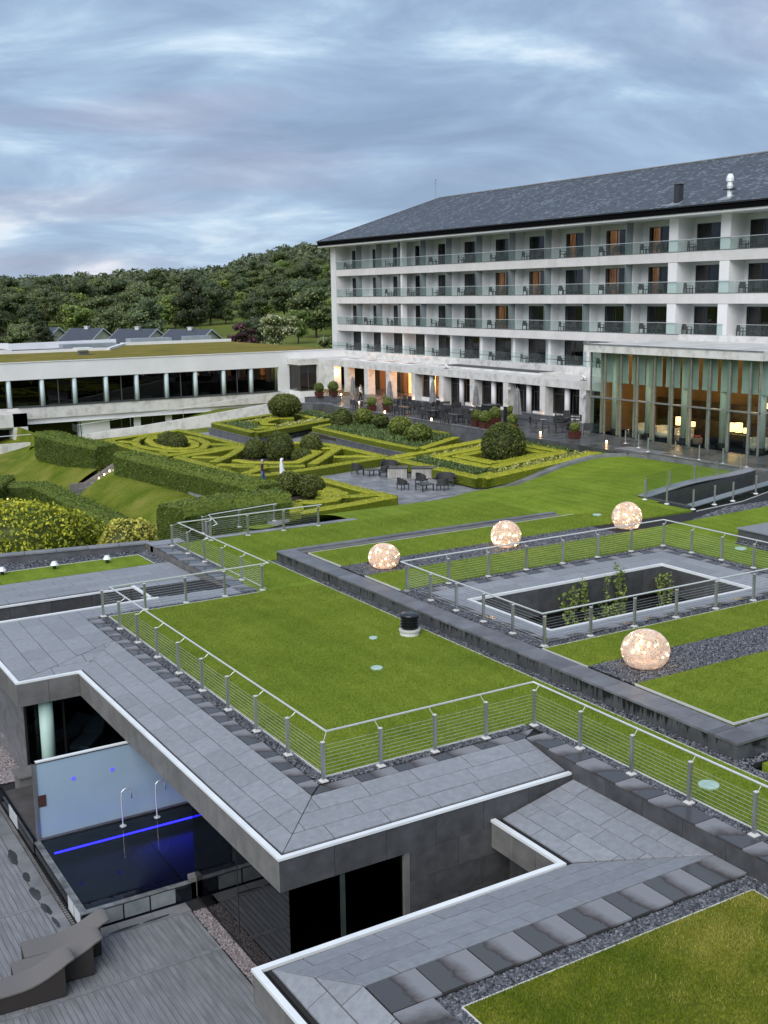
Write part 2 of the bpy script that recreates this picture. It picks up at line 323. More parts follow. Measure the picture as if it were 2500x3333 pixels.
def lawnmat(name, a, b_, c, s=1.0, mow=0.0, mottle=0.35):
    m = mat(name, a, .85, 0, .08); t = m.node_tree; b = t.nodes['Principled BSDF']; L = t.links.new
    geo = N(t, 'ShaderNodeNewGeometry')
    n1 = N(t, 'ShaderNodeTexNoise', Scale=.55*s, Detail=5.0, Roughness=.6); L(geo.outputs['Position'], n1.inputs['Vector'])
    mp = N(t, 'ShaderNodeMapping'); mp.inputs['Scale'].default_value = (1, 1, .2); L(geo.outputs['Position'], mp.inputs[0])
    n2 = N(t, 'ShaderNodeTexNoise', Scale=9.0, Detail=6.0, Roughness=.75); L(mp.outputs[0], n2.inputs['Vector'])
    mp3 = N(t, 'ShaderNodeMapping'); mp3.inputs['Rotation'].default_value = (0, 0, rad(-35)); mp3.inputs['Scale'].default_value = (55, 17, 20); L(geo.outputs['Position'], mp3.inputs[0])
    n3 = N(t, 'ShaderNodeTexNoise', Scale=1.0, Detail=3.0, Roughness=.7); L(mp3.outputs[0], n3.inputs['Vector'])
    s1 = N(t, 'ShaderNodeMath', operation='MULTIPLY_ADD'); L(n2.outputs[0], s1.inputs[0]); s1.inputs[1].default_value = .55; 
    s0 = N(t, 'ShaderNodeMath', operation='MULTIPLY'); L(n1.outputs[0], s0.inputs[0]); s0.inputs[1].default_value = mottle; L(s0.outputs[0], s1.inputs[2])
    s2 = N(t, 'ShaderNodeMath', operation='MULTIPLY_ADD'); L(n3.outputs[0], s2.inputs[0]); s2.inputs[1].default_value = .45; L(s1.outputs[0], s2.inputs[2])
    if mow:
        wv = N(t, 'ShaderNodeTexWave', wave_type='BANDS', bands_direction='X', Scale=.42, Distortion=.6); L(geo.outputs['Position'], wv.inputs['Vector'])
        s3 = N(t, 'ShaderNodeMath', operation='MULTIPLY_ADD'); L(wv.outputs['Fac'], s3.inputs[0]); s3.inputs[1].default_value = mow; L(s2.outputs[0], s3.inputs[2]); s2 = s3
    mid = (.55+.45+mottle)/2 + mow/2
    cr = ramp(t, s2.outputs[0], [(mid-.13, a), (mid, b_), (mid+.13, c)]); L(cr.outputs[0], b.inputs['Base Color'])
    bp = N(t, 'ShaderNodeBump', Strength=.55, Distance=.03); L(n3.outputs[0], bp.inputs['Height'])
    bp2 = N(t, 'ShaderNodeBump', Strength=.4, Distance=.05); L(n2.outputs[0], bp2.inputs['Height']); L(bp.outputs[0], bp2.inputs['Normal']); L(bp2.outputs[0], b.inputs['Normal'])
    return m
M['lawn'] = lawnmat('mown lawn', (.095, .150, .010), (.155, .225, .020), (.23, .295, .04), mow=.04)
M['lawn_dry'] = lawnmat('mossy lawn', (.082, .125, .004), (.15, .19, .008), (.27, .26, .03), 1.6, 0, .75)
M['rough'] = lawnmat('rough bank grass', (.07, .105, .008), (.125, .16, .016), (.21, .20, .045), .8, 0, .6)
M['sedum'] = lawnmat('sedum roof', (.12, .112, .02), (.19, .165, .03), (.27, .19, .045), .5, 0, .5)
M['chip'] = leafmat('slate chippings', (.03, .032, .038), (.10, .105, .12), (.26, .27, .295), .45, 0)
M['pebble'] = leafmat('pink grey pebbles', (.12, .10, .105), (.27, .235, .24), (.46, .42, .425), .5, 0)

# ================================================================ stone chippings and grass tufts
RN = np.random.default_rng(11)
def chips(name, poly, z, n, m, size=(.018, .042), h=.5, zf=None):
    """many flat angular stones lying in a strip; one heap nobody could count"""
    xs = [p[0] for p in poly]; ys = [p[1] for p in poly]; P = ccw(poly); pts = []
    base = MB().prism(P, (lambda x, y: (zf(x, y) if zf else z)-.12), (lambda x, y: (zf(x, y) if zf else z)-.005))
    px = RN.uniform(min(xs), max(xs), n*6); py = RN.uniform(min(ys), max(ys), n*6); ok = np.ones(n*6, bool)
    for i in range(len(P)):
        (x0, y0), (x1, y1) = P[i], P[(i+1) % len(P)]; ok &= ((x1-x0)*(py-y0)-(y1-y0)*(px-x0)) >= 0
    px = px[ok][:n]; py = py[ok][:n]; n = len(px)
    pz = np.array([zf(x, y) for x, y in zip(px, py)]) if zf else np.full(n, z)
    a = RN.uniform(0, 2*np.pi, n); s = RN.uniform(size[0], size[1], n); asp = RN.uniform(.5, .95, n); hh = s*RN.uniform(.25, .6, n)*h*2
    K = 5; V = np.zeros((n, K+1, 3)); tx = RN.normal(0, .35, n); ty = RN.normal(0, .35, n)
    for k in range(K):
        an = 2*np.pi*k/K + RN.uniform(-.4, .4, n); lx = s*np.cos(an); ly = s*asp*np.sin(an)
        V[:, k, 0] = px + lx*np.cos(a)-ly*np.sin(a); V[:, k, 1] = py + lx*np.sin(a)+ly*np.cos(a); V[:, k, 2] = pz + .004 + tx*lx + ty*ly
    V[:, K, 0] = px+RN.normal(0, .2, n)*s; V[:, K, 1] = py+RN.normal(0, .2, n)*s; V[:, K, 2] = pz+hh+.006
    idx = np.arange(n)[:, None, None]*(K+1); tri = np.array([(k, (k+1) % K, K) for k in range(K)])[None]
    F = (idx+tri).reshape(-1, 3); tone = np.repeat(np.clip(RN.beta(1.6, 2.2, n), 0, 1), K)
    ob = npmesh(name, V.reshape(-1, 3), F, m, None, 'stuff', tone)
    bed = base.build('bed', M['under'], ob); return ob

M['blade'] = leafmat('grass blades', (.10, .155, .012), (.185, .25, .026), (.33, .37, .06), .7, .2)
M['blade_dry'] = leafmat('mossy grass blades', (.085, .14, .010), (.19, .22, .022), (.46, .40, .10), .7, .2)
def tufts(name, polys, z, dens, m, h=.04, seed=1, patch=.5):
    rr = np.random.default_rng(seed); Vs = []; Ts = []
    for P in polys:
        P = ccw(P); xs = [p[0] for p in P]; ys = [p[1] for p in P]; n = int((max(xs)-min(xs))*(max(ys)-min(ys))*dens); x = rr.uniform(min(xs), max(xs), n); y = rr.uniform(min(ys), max(ys), n); ok = np.ones(n, bool)
        for i in range(len(P)): (x0, y0), (x1, y1) = P[i], P[(i+1) % len(P)]; ok &= ((x1-x0)*(y-y0)-(y1-y0)*(x-x0)) >= -.012*math.hypot(x1-x0, y1-y0)
        x, y = x[ok], y[ok]; n = len(x); a = rr.uniform(0, 6.28, n); L_ = h*rr.uniform(.5, 1.25, n); w_ = rr.uniform(.004, .0085, n); ln = rr.uniform(.2, 1.0, n)*L_; b_ = a+rr.normal(0, .8, n)
        q = np.sin(x*2.1+1.3*np.sin(y*1.7))*np.sin(y*1.9+x*.6)+.7*np.sin(x*5.3-y*4.1)*np.sin(y*6.1); 
        V = np.zeros((n, 3, 3)); V[:, 0] = np.stack([x-w_*np.sin(a), y+w_*np.cos(a), np.full(n, z-.004)], 1); V[:, 1] = np.stack([x+w_*np.sin(a), y-w_*np.cos(a), np.full(n, z-.004)], 1); V[:, 2] = np.stack([x+ln*np.cos(b_), y+ln*np.sin(b_), z+L_], 1)
        Vs.append(V); Ts.append(np.clip(.42+patch*(.2*q+.3*np.sin(x*.9+y*.4+np.sin(y*.8))*np.sin(y*.7-x*.35))+rr.normal(0, .2, n), 0, .99))
    V = np.concatenate(Vs); return npmesh(name, V.reshape(-1, 3), np.arange(len(V)*3).reshape(-1, 3), m, None, 'stuff', np.concatenate(Ts))
# ================================================================ lawns on the roof terrace
def ss(t): t = max(0., min(1., t)); return t*t*(3-2*t)
def zkerb(x): return -2.35 + 1.75*ss((x-42)/10.0)
def zl(x, y):                       # ground height of the roof lawns beyond the raised parapet
    up = .28 if x > 33.2 else 0.
    if x > 33.2: up = .28*ss((x-33.2)/1.5)
    a = up*(1-ss((x-38)/13.)*.0) - .75*ss((x-40)/11.)*ss((y-38)/5.)
    if y > 45: t = ss((y-45)/11.5); return a*(1-t) + zkerb(x)*t
    return a
def edge(parent_name, pts, w=.022, h=.05, z=0., m='plate'):   # thin steel lawn edging
    b = MB()
    for (x0, y0), (x1, y1) in zip(pts, pts[1:]):
        d = Vector((x1-x0, y1-y0, 0)); l = d.length; d /= l; nrm = Vector((-d.y, d.x, 0))
        b.obox(((x0+x1)/2, (y0+y1)/2, z-.014), d*(l/2), nrm*(w/2), (0, 0, .028))
    return tag(b.build('lawn_edging', M[m]), kind='structure')
def sheet(name, poly, z, m, t=.25): return tag(MB().prism(ccw(poly), z-t, z).build(name, m), kind='structure')
sheet('lawn', [(10.66, 20.2), (16.06, 20.2), (16.06, 35.02), (10.66, 35.02)], 0.0, M['lawn'])
# main lawn: L-shaped with arms on both sides of the slate roofs, reaching back to the slope
def grid(name, x0, x1, y0, y1, nx, ny, m, zf=zl, keep=None):
    V = []; F = []
    for j in range(ny+1):
        for i in range(nx+1):
            x = x0+(x1-x0)*i/nx; y = y0+(y1-y0)*j/ny; V.append((x, y, zf(x, y)))
    for j in range(ny):
        for i in range(nx):
            if keep and not keep(x0+(x1-x0)*(i+.5)/nx, y0+(y1-y0)*(j+.5)/ny): continue
            a = j*(nx+1)+i; F.append((a, a+1, a+nx+2, a+nx+1))
    me = bpy.data.meshes.new(name); me.from_pydata(V, [], F)
    return tag(link(name, me, m, None, True), kind='structure')
sheet('lawn', [(16.06, 20.2), (16.42, 20.2), (16.42, 8.0), (18.3, 8.0), (18.38, 39.2), (16.06, 39.2)], 0.0, M['lawn'])
sheet('lawn', [(16.46, 39.2), (33.2, 39.2), (33.2, 44.2), (16.46, 44.2)], 0.0, M['lawn'])
grid('lawn', 25.0, 52.0, 44.2, 57.0, 54, 26, M['lawn'], keep=lambda x, y: True)
grid('lawn', 33.2, 52.0, 39.0, 44.2, 48, 14, M['lawn'], keep=lambda x, y: not (x > 38.6 and y < 39.7+(x-38.6)*.335+.2))
grid('lawn', 33.2, 60.0, 38.3, 39.0, 40, 2, M['lawn'], keep=lambda x, y: x < 38.6)
# raised upper lawn behind the parapet wall, z .28, with gravel bands through it
U = .28
sheet('lawn', [(19.72, 35.75), (33.2, 35.95), (33.2, 38.4), (19.72, 38.35)], U, M['lawn'])
sheet('lawn', [(33.2, 35.95), (38.2, 36.0), (38.2, 38.3), (33.2, 38.3)], U, M['lawn'])
sheet('lawn', [(19.72, 31.62), (32.1, 31.62), (32.1, 34.15), (19.72, 33.98)], U, M['lawn'])
sheet('lawn', [(32.1, 14.0), (60.0, 14.0), (60.0, 35.6), (41.7, 34.7), (36.0, 34.35), (32.1, 34.15)], U, M['lawn'])
sheet('lawn', [(19.62, 22.05), (32.1, 21.85), (32.1, 23.82), (19.62, 23.9)], U, M['lawn'])
sheet('lawn', [(19.72, 17.05), (32.1, 16.9), (32.1, 20.25), (19.72, 20.3)], U, M['lawn'])
sheet('lawn', [(19.0, 4.0), (32.1, 4.0), (32.1, 15.6), (19.0, 15.6)], 0., M['lawn'])
sheet('lawn', [(8.9, 3.0), (15.24, 3.0), (15.24, 12.58), (8.9, 12.62)], -.45, M['lawn_dry'])
sheet('lawn', [(9.0, 42.5), (14.9, 42.5), (14.9, 44.35), (9.0, 44.5)], -.3, M['lawn'])
edge('e', [(10.66, 35.02), (10.66, 20.2), (16.06, 20.2)], z=.0); edge('e', [(10.66, 35.03), (16.06, 35.03)], z=0.)
edge('e', [(16.42, 20.2), (16.42, 8)], z=0.); edge('e', [(18.38, 39.2), (18.31, 8.0)], z=0.)
edge('e', [(19.71, 38.36), (33.2, 38.4)], z=U); edge('e', [(19.71, 38.35), (19.71, 35.75)], z=U); edge('e', [(19.71, 33.98), (19.71, 31.6)], z=U)
edge('e', [(19.62, 23.87), (32.0, 23.83)], z=U); edge('e', [(19.61, 23.9), (19.61, 22.0)], z=U); edge('e', [(19.71, 20.3), (19.71, 17.05), (32, 16.9)], z=U)
edge('e', [(8.88, 3), (8.88, 12.61), (15.25, 12.59), (15.25, 3)], z=-.45, h=.06); edge('e', [(9.0, 44.45), (14.9, 44.38), (14.92, 42.5)], z=-.3)
edge('e', [(16.45, 44.2), (16.45, 35.3)], z=0.); edge('e', [(38.2, 35.75), (41.7, 36.2), (52, 39.7)], z=U)
# gravel strips
G = M['chip']
chips('gravel', [(10.38, 20.0), (10.66, 20.0), (10.66, 35.0), (10.38, 35.0)], -.02, 5200, G)
chips('gravel', [(10.66, 19.96), (16.1, 19.96), (16.1, 20.2), (10.66, 20.2)], -.02, 1700, G)
chips('gravel', [(16.16, 8.0), (16.42, 8.0), (16.42, 20.2), (16.16, 20.2)], -.02, 4200, G)
chips('gravel', [(10.5, 35.03), (16.4, 35.03), (16.4, 35.32), (10.5, 35.32)], -.02, 1700, G)
chips('gravel', [(16.15, 35.3), (16.44, 35.3), (16.44, 44.1), (16.15, 44.1)], -.02, 2300, G)
chips('gravel', [(18.38, 8.0), (18.66, 8.0), (18.66, 39.0), (18.38, 39.2)], -.02, 7500, G)
chips('gravel', [(18.7, 15.7), (32, 15.7), (32, 16.0), (18.7, 16.0)], -.02, 2200, G)
chips('gravel', [(8.64, 12.62), (15.6, 12.6), (15.6, 13.0), (8.64, 13.0)], -.47, 4600, G, (.02, .05))
chips('gravel', [(8.64, 3), (8.88, 3), (8.88, 12.62), (8.64, 12.62)], -.47, 3500, G, (.02, .05))
chips('gravel', [(15.26, 8), (15.61, 8), (15.61, 12.6), (15.26, 12.6)], -.47, 2600, G, (.02, .05))
chips('gravel', [(9.2, 44.5), (14.95, 44.4), (15.5, 45.1), (9.2, 46.2)], -.33, 3800, G, (.02, .06))
chips('gravel', [(14.95, 42.4), (15.52, 42.2), (15.52, 45.1), (14.95, 44.4)], -.33, 1600, G, (.02, .06))
chips('gravel', [(19.3, 21.5), (19.7, 16.7), (19.72, 38.4), (19.36, 38.4)], .2, 9000, G)
chips('gravel', [(19.36, 38.4), (33.1, 38.42), (33.1, 38.75), (19.36, 38.75)], .2, 3500, G)
chips('gravel', [(19.62, 16.6), (32, 16.55), (32, 16.9), (19.62, 17.05)], .2, 2500, G)
chips('gravel', [(19.7, 33.98), (32.1, 34.15), (32.1, 35.94), (19.7, 35.75)], U-.02, 17000, G, (.02, .045))
chips('gravel', [(32.1, 34.15), (36.0, 34.35), (41.7, 34.7), (60, 35.6), (60, 42), (52.1, 39.7), (41.7, 36.2), (38.2, 35.75), (32.1, 35.94)], U-.02, 20000, G, (.025, .06))
chips('gravel', [(19.7, 20.3), (32.1, 20.25), (32.1, 21.85), (19.7, 22.05)], U-.02, 19000, G, (.018, .04))
chips('gravel', [(19.7, 23.9), (32.05, 23.85), (32.05, 24.3), (19.7, 24.3)], U-.04, 4200, G)
chips('gravel', [(19.65, 24.3), (20.15, 24.3), (20.15, 31.6), (19.65, 31.6)], U-.04, 4800, G)
chips('gravel', [(19.65, 31.4), (32.1, 31.4), (32.1, 31.62), (19.65, 31.62)], U-.04, 2600, G)
chips('gravel', [(31.75, 24.3), (32.1, 24.3), (32.1, 31.4), (31.75, 31.4)], U-.04, 2200, G)
chips('pebbles', [(8.3, 15.0), (8.62, 15.0), (8.62, 22.35), (8.3, 22.35)], -3.5, 6500, M['pebble'], (.015, .032))
chips('pebbles', [(6.15, 31.8), (6.95, 31.8), (6.95, 36), (6.15, 36)], -3.5, 5000, M['pebble'], (.02, .04))

tufts('grass', [[(10.68, 20.22), (16.06, 20.22), (16.06, 35.0), (10.68, 35.0)], [(16.06, 20.2), (18.36, 20.2), (18.37, 35.0), (16.06, 35.0)], [(16.44, 10.5), (18.34, 10.5), (18.36, 20.2), (16.44, 20.2)]], 0, 1500, M['blade'], .042, 1)
tufts('grass', [[(8.9, 7.5), (15.24, 7.5), (15.24, 12.58), (8.9, 12.6)]], -.45, 4200, M['blade_dry'], .045, 2, 1.0)
tufts('grass', [[(19.64, 22.07), (30.5, 21.9), (30.5, 23.82), (19.64, 23.88)], [(19.74, 17.07), (27.5, 16.95), (27.5, 20.25), (19.74, 20.28)]], U, 1300, M['blade'], .045, 3)
tufts('grass', [[(16.5, 35.4), (18.4, 35.4), (18.4, 44.1), (16.5, 44.1)], [(18.4, 39.25), (33, 39.25), (33, 44.1), (18.4, 44.1)]], 0, 420, M['blade'], .06, 4)
tufts('grass', [[(19.74, 31.64), (32.0, 31.64), (32.0, 34.1), (19.74, 33.97)], [(19.74, 35.78), (37.5, 36.0), (37.5, 38.3), (19.74, 38.3)]], U, 520, M['blade'], .055, 5)
# ================================================================ spa building under the roof terrace
spa = thing('spa_building', 'dark slate roofed spa building with white coping, glass walls and a sunken court', 'building', (8.5, 18.0, -3.5))
def part(name, mb, m, parent=spa, **k): return mb.build(name, m, parent, **k)
# --- upper slate roof: three flanks falling from the lawn to the coping
zA = lambda x, y: -.03 - .27*min(1, max(0, (10.0-x)/1.44))
zB = lambda x, y: -.03 - .27*min(1, max(0, (19.6-y)/1.47))
zT = lambda x, y: -.03 - .27*min(1, max(0, (32.5-y)/1.5))
zC = lambda x, y: -.03 - .27*min(1, max(0, (10-x)/3.25))*min(1, max(0, (36.4-y)/4.0))
bed = MB()
bed.prism([(8.56,18.13),(10,19.6),(10,32.5),(8.56,31.0)], -.45, lambda x, y: zA(x, y)-.035)
bed.prism([(8.56,18.13),(15.61,18.13),(15.61,19.6),(10,19.6)], -.45, lambda x, y: zB(x, y)-.035)
bed.prism([(6.75,31.0),(8.56,31.0),(10,32.5)], -.45, lambda x, y: zT(x, y)-.035)
bed.prism([(6.75,31.0),(10,32.5),(10,36.36),(6.75,36.36)], -.6, lambda x, y: zC(x, y)-.16)
bed.box(10.0, 10.4, 19.6, 35.3, -.45, -.075); bed.box(10.4, 16.1, 19.6, 19.97, -.45, -.075); bed.box(10, 15.6, 35.3, 36.36, -.45, -.075)
roofA = part('slate_roof', bed, M['under'])
S = M['slate']
slabs(roofA, [(8.6,18.17),(9.99,19.6),(9.99,32.48),(8.6,31.06)], zA, 'y', rows(8.56, 10.0, 3), .95, S, seed=3)
slabs(roofA, [(8.62,18.17),(15.6,18.17),(15.6,19.59),(10.01,19.59)], zB, 'x', rows(18.13, 19.6, 3), 1.35, S, seed=4)
slabs(roofA, [(6.8,31.04),(8.58,31.04),(9.97,32.47)], zT, 'x', rows(31.0, 32.5, 3), 1.0, S, seed=5)
slabs(roofA, [(6.8,31.08),(9.98,32.5),(9.98,36.34),(6.8,36.34)], zC, 'y', rows(6.75, 10.0, 5), .95, S, seed=6)
slabs(roofA, [(10.0,19.62),(10.38,20.0),(10.38,35.3),(10.0,35.3)], lambda x, y: -.03, 'y', [(10.0, 10.38)], .82, M['wet_y'], 'wet_slab', seed=7)
slabs(roofA, [(10.02,19.6),(15.6,19.6),(16.14,19.96),(10.38,19.96)], lambda x, y: -.03, 'x', [(19.6, 19.96)], 1.05, M['wet_x'], 'wet_slab', seed=8)
slabs(roofA, [(10.0,35.33),(15.6,35.33),(15.6,36.34),(10.0,36.34)], lambda x, y: -.03, 'x', [(35.33, 35.8), (35.8, 36.34)], 1.2, S, seed=9)
# --- side wall along the right lawn, topped with wet slabs
wallR = part('side_wall', MB().box(15.63, 16.15, 8, 19.58, -1.6, -.045), M['clad'])
slabs(wallR, [(15.61,8),(16.15,8),(16.15,19.55),(15.61,19.55)], lambda x, y: 0., 'y', [(15.61, 16.15)], 1.1, M['wet_y'], 'wet_slab', seed=10)
for i, y in enumerate(np.arange(8.05, 17.9, 1.1)):
    part('panel', MB().box(15.605, 15.63, y+.006, y+1.094, -1.0, -.05), M['clad'], wallR)
# --- lower slate roof, wrapped round the sunken court
zR = lambda x, y: -.82 + .42*min(1, max(0, (x-13.6)/2.0))
zF = lambda x, y: -.82 + .42*min(1, max(0, (15.62-y)/1.8))
zL = lambda x, y: -.82 + .42*min(1, max(0, (x-7.03)/.83))
bed = MB()
bed.prism([(13.6,15.65),(15.6,13.8),(15.6,17.9),(13.6,17.9)], -1.0, lambda x, y: zR(x, y)-.035)
bed.prism([(7.03,15.62),(7.86,13.82),(15.6,13.8),(13.6,15.65)], -1.0, lambda x, y: zF(x, y)-.035)
bed.prism([(7.03,3),(7.86,3),(7.86,13.82),(7.03,15.62)], -1.0, lambda x, y: zL(x, y)-.035)
bed.box(7.86, 15.6, 13.0, 13.8, -1.0, -.44); bed.box(7.86, 8.63, 3, 13.0, -1.0, -.44)
roofB = part('slate_roof', bed, M['under'])
slabs(roofB, [(13.66,15.66),(15.6,13.82),(15.6,17.88),(13.66,17.88)], zR, 'y', rows(13.6, 15.6, 5), 1.05, S, seed=13)
slabs(roofB, [(7.1,15.55),(7.9,13.82),(15.56,13.81),(13.62,15.6)], zF, 'x', rows(13.8, 15.6, 4), 1.35, S, seed=14)
slabs(roofB, [(7.1,3),(7.86,3),(7.86,13.82),(7.1,15.5)], zL, 'y', rows(7.06, 7.86, 2), 1.15, S, seed=15)
slabs(roofB, [(7.88,13.02),(15.58,13.02),(15.58,13.79),(7.88,13.79)], lambda x, y: -.4, 'x', [(13.0, 13.8)], .98, M['wet_x'], 'wet_slab', seed=16, jl=.06)
slabs(roofB, [(7.88,3),(8.62,3),(8.62,13.0),(7.88,13.0)], lambda x, y: -.4, 'y', [(7.88, 8.62)], 1.0, M['wet_y'], 'wet_slab', seed=17, jl=.06)
# --- far slate roof with its long slot, strip of lawn and parapet
bed = MB(); zD = lambda x, y: -.3
zE = lambda x, y: -.3 + .27*ss((37.9-y)/2.0)
bed.box(5.5, 15.53, 39.62, 42.46, -.6, -.345)
bed.prism([(13.0,36.42),(15.53,36.42),(15.53,39.6),(13.0,39.6)], -.6, lambda x, y: zE(x, y)-.04)
roofC = part('slate_roof', bed, M['under'])
slabs(roofC, [(7.0,39.66),(15.5,39.66),(15.5,42.44),(7.0,42.44)], zD, 'x', rows(39.64, 42.46, 5), 1.45, S, seed=23)
slabs(roofC, [(13.08,37.9),(15.5,37.9),(15.5,39.6),(13.08,39.6)], zD, 'y', rows(13.04, 15.5, 3), 1.2, S, seed=24)
slabs(roofC, [(12.7,36.46),(15.5,36.46),(15.5,37.86),(12.7,37.86)], zE, 'y', rows(12.7, 15.5, 4), 1.4, S, seed=25)
part('slot_wall', MB().box(5.5, 12.9, 39.42, 39.55, -2.2, -.36), M['clad'])
for x in np.arange(5.6, 12.8, 1.45): part('panel', MB().box(x+.006, x+1.44, 39.395, 39.42, -1.4, -.37), M['clad'])
part('slot_end_wall', MB().box(12.9, 12.98, 36.46, 39.42, -2.2, -.36), M['clad'])
part('slot_floor', MB().box(5.5, 12.95, 36.4, 39.4, -2.3, -2.2), M['interior'])
part('coping', MB().box(5.5, 12.86, 36.37, 36.47, -.12, .0).box(12.5, 12.62, 36.47, 36.6, -.12, 0), M['cap'])
part('coping', MB().box(5.5, 12.98, 39.36, 39.46, -.36, -.30).box(12.88, 13.0, 36.5, 39.36, -.3, -.24), M['cap'])
part('gutter', MB().box(5.5, 13.0, 39.46, 39.6, -.5, -.36), M['black'])
wallU = part('side_wall', MB().box(15.56, 16.14, 35.36, 44.75, -1.0, -.04).box(15.56, 17.0, 44.4, 45.2, -1.0, -.04), M['clad_fascia'])
slabs(wallU, [(15.53,35.36),(16.14,35.36),(16.14,44.35),(15.53,44.35)], lambda x, y: 0., 'y', [(15.53, 16.14)], 1.3, M['wet_y'], 'wet_slab', seed=26)
slabs(wallU, [(15.53,44.37),(17.0,44.37),(17.0,45.2),(15.53,45.2)], lambda x, y: 0., 'x', [(44.37, 45.2)], 1.3, M['slate'], 'slab', seed=27)
# skewed parapet behind the lamp lawn
pv = Vector((15.6-9.3, 45.15-46.3, 0)).normalized(); pn = Vector((-pv.y, pv.x, 0))
par = part('parapet', MB().obox((10.6, 46.32, -.35), pv*5.05, pn*.22, (0, 0, .28)), M['darkwall'])
for i in range(8):
    a = Vector((5.75, 47.2, -.05)) + pv*(i*1.27)
    part('coping_stone', MB().obox(a+pv*.63, pv*.625, pn*.26, (0, 0, .03)), M['kerbstone'], par)
part('deep_edge', MB().box(15.55, 30, 44.3, 44.6, -3.4, -.3).box(16.1, 30, 44.15, 44.3, -1.2, -.1), M['clad'])
# light stone strip at the head of the lawn
for i, x in enumerate(np.arange(18.2, 25.2, 1.02)):
    part('strip_slab', MB().box(x, x+1.0, 44.2, 44.62, -.12, .012), M['paving'], spa)
# --- fascias, copings and gutters
fa = part('fascia', MB().box(8.45, 8.58, 17.98, 30.86, -.97, -.31).box(6.72, 8.56, 30.87, 31.0, -.97, -.31).box(6.7, 6.8, 31.0, 36.4, -.97, -.31).box(8.45, 15.6, 17.98, 18.1, -.97, -.31), M['under'])
def panels_y(par_, x0, x1, ya, yb, n, z0, z1, m, name='panel'):
    for i in range(n):
        a = ya+(yb-ya)*i/n; b = ya+(yb-ya)*(i+1)/n
        part(name, MB().box(x0, x1, a+.005, b-.005, z0, z1), m, par_)
def panels_x(par_, y0, y1, xa, xb, n, z0, z1, m, name='panel'):
    for i in range(n):
        a = xa+(xb-xa)*i/n; b = xa+(xb-xa)*(i+1)/n
        part(name, MB().box(a+.005, b-.005, y0, y1, z0, z1), m, par_)
panels_y(fa, 8.42, 8.45, 17.95, 30.87, 13, -.97, -.315, M['clad_fascia'])
panels_x(fa, 30.84, 30.87, 6.67, 8.42, 2, -.97, -.315, M['clad_fascia'])
panels_y(fa, 6.67, 6.7, 30.87, 36.4, 5, -.97, -.315, M['clad_fascia'])
panels_x(fa, 17.95, 17.98, 8.42, 12.0, 3, -.97, -.315, M['clad'])
panels_x(fa, 17.95, 17.98, 12.0, 15.6, 3, -.97, -.315, M['clad'])
cop = MB(); zc0, zc1 = -.315, -.262
cop.box(8.40, 8.52, 17.93, 30.86, zc0, zc1).box(6.65, 8.52, 30.86, 30.97, zc0, zc1).box(6.65, 6.77, 30.97, 36.4, zc0, zc1).box(8.52, 15.59, 17.93, 18.04, zc0, zc1)
part('coping', cop, M['cap'])
part('gutter', MB().box(8.52, 8.6, 18.04, 31.0, -.42, -.37).box(8.52, 15.6, 18.04, 18.16, -.42, -.37).box(6.77, 8.56, 30.97, 31.03, -.42, -.37), M['black'])
fb = part('fascia', MB().box(13.43, 13.55, 15.62, 17.97, -1.42, -.85).box(6.86, 13.5, 15.6, 15.7, -1.42, -.85).box(6.86, 7.0, 3, 15.6, -1.42, -.85), M['under'])
panels_y(fb, 13.40, 13.43, 15.72, 17.94, 3, -1.42, -.85, M['clad_fascia'])
panels_x(fb, 15.7, 15.73, 6.83, 13.40, 6, -1.42, -.85, M['clad'])
panels_y(fb, 6.83, 6.86, 3.0, 15.7, 11, -1.42, -.85, M['clad_fascia'])
cop = MB().box(13.38, 13.5, 15.75, 17.94, -.85, -.79).box(6.81, 13.5, 15.63, 15.75, -.85, -.79).box(6.81, 6.93, 3, 15.63, -.85, -.79)
part('coping', cop, M['cap'])
part('gutter', MB().box(13.5, 13.62, 15.66, 17.94, -.98, -.93).box(6.93, 7.06, 3, 15.6, -.98, -.93).box(6.95, 13.6, 15.57, 15.63, -.98, -.93), M['black'])
# --- walls, glazing and dark rooms below
g_dark = glassmat('dark spa glass', (.10, .12, .14), 1.5, .0, 1.52)
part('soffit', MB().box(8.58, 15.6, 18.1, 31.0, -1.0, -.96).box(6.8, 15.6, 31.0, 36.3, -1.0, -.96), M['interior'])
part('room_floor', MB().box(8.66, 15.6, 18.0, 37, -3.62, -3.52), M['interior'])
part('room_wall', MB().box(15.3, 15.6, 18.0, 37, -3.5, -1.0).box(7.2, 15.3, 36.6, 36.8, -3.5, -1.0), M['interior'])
gw = part('glass_wall', MB().box(8.62, 8.66, 17.99, 22.98, -3.52, -3.46), M['black'])
for i in range(2): part('pane', MB().box(8.632, 8.645, 18.0+i*2.49+.012, 20.49+i*2.49-.012, -3.46, -.975), g_dark, gw)
part('joint', MB().box(8.626, 8.65, 20.48, 20.50, -3.46, -.975), M['black'], gw)
cw = part('court_wall', MB().box(11.35, 15.6, 17.985, 18.1, -3.5, -.975), M['under'])
for r, (z0, z1) in enumerate(((-1.6, -.975), (-2.2, -1.61), (-2.85, -2.21), (-3.5, -2.86))):
    x = 11.36 - (.6 if r % 2 else 0)
    while x < 15.5:
        a, b = max(11.36, x+.005), min(15.55, x+1.195)
        if b-a > .1: part('panel', MB().box(a, b, 17.955, 17.985, z0, z1), M['clad'], cw)
        x += 1.2
part('jamb', MB().box(11.22, 11.35, 17.955, 18.12, -3.5, -.972), M['clad_fascia'])
cg = part('court_window', MB().box(8.62, 11.22, 18.02, 18.08, -3.52, -3.46).box(9.76, 9.86, 18.0, 18.1, -3.46, -.972), vary('dark green frame', (.03, .045, .042), (.05, .065, .06), .4, 3))
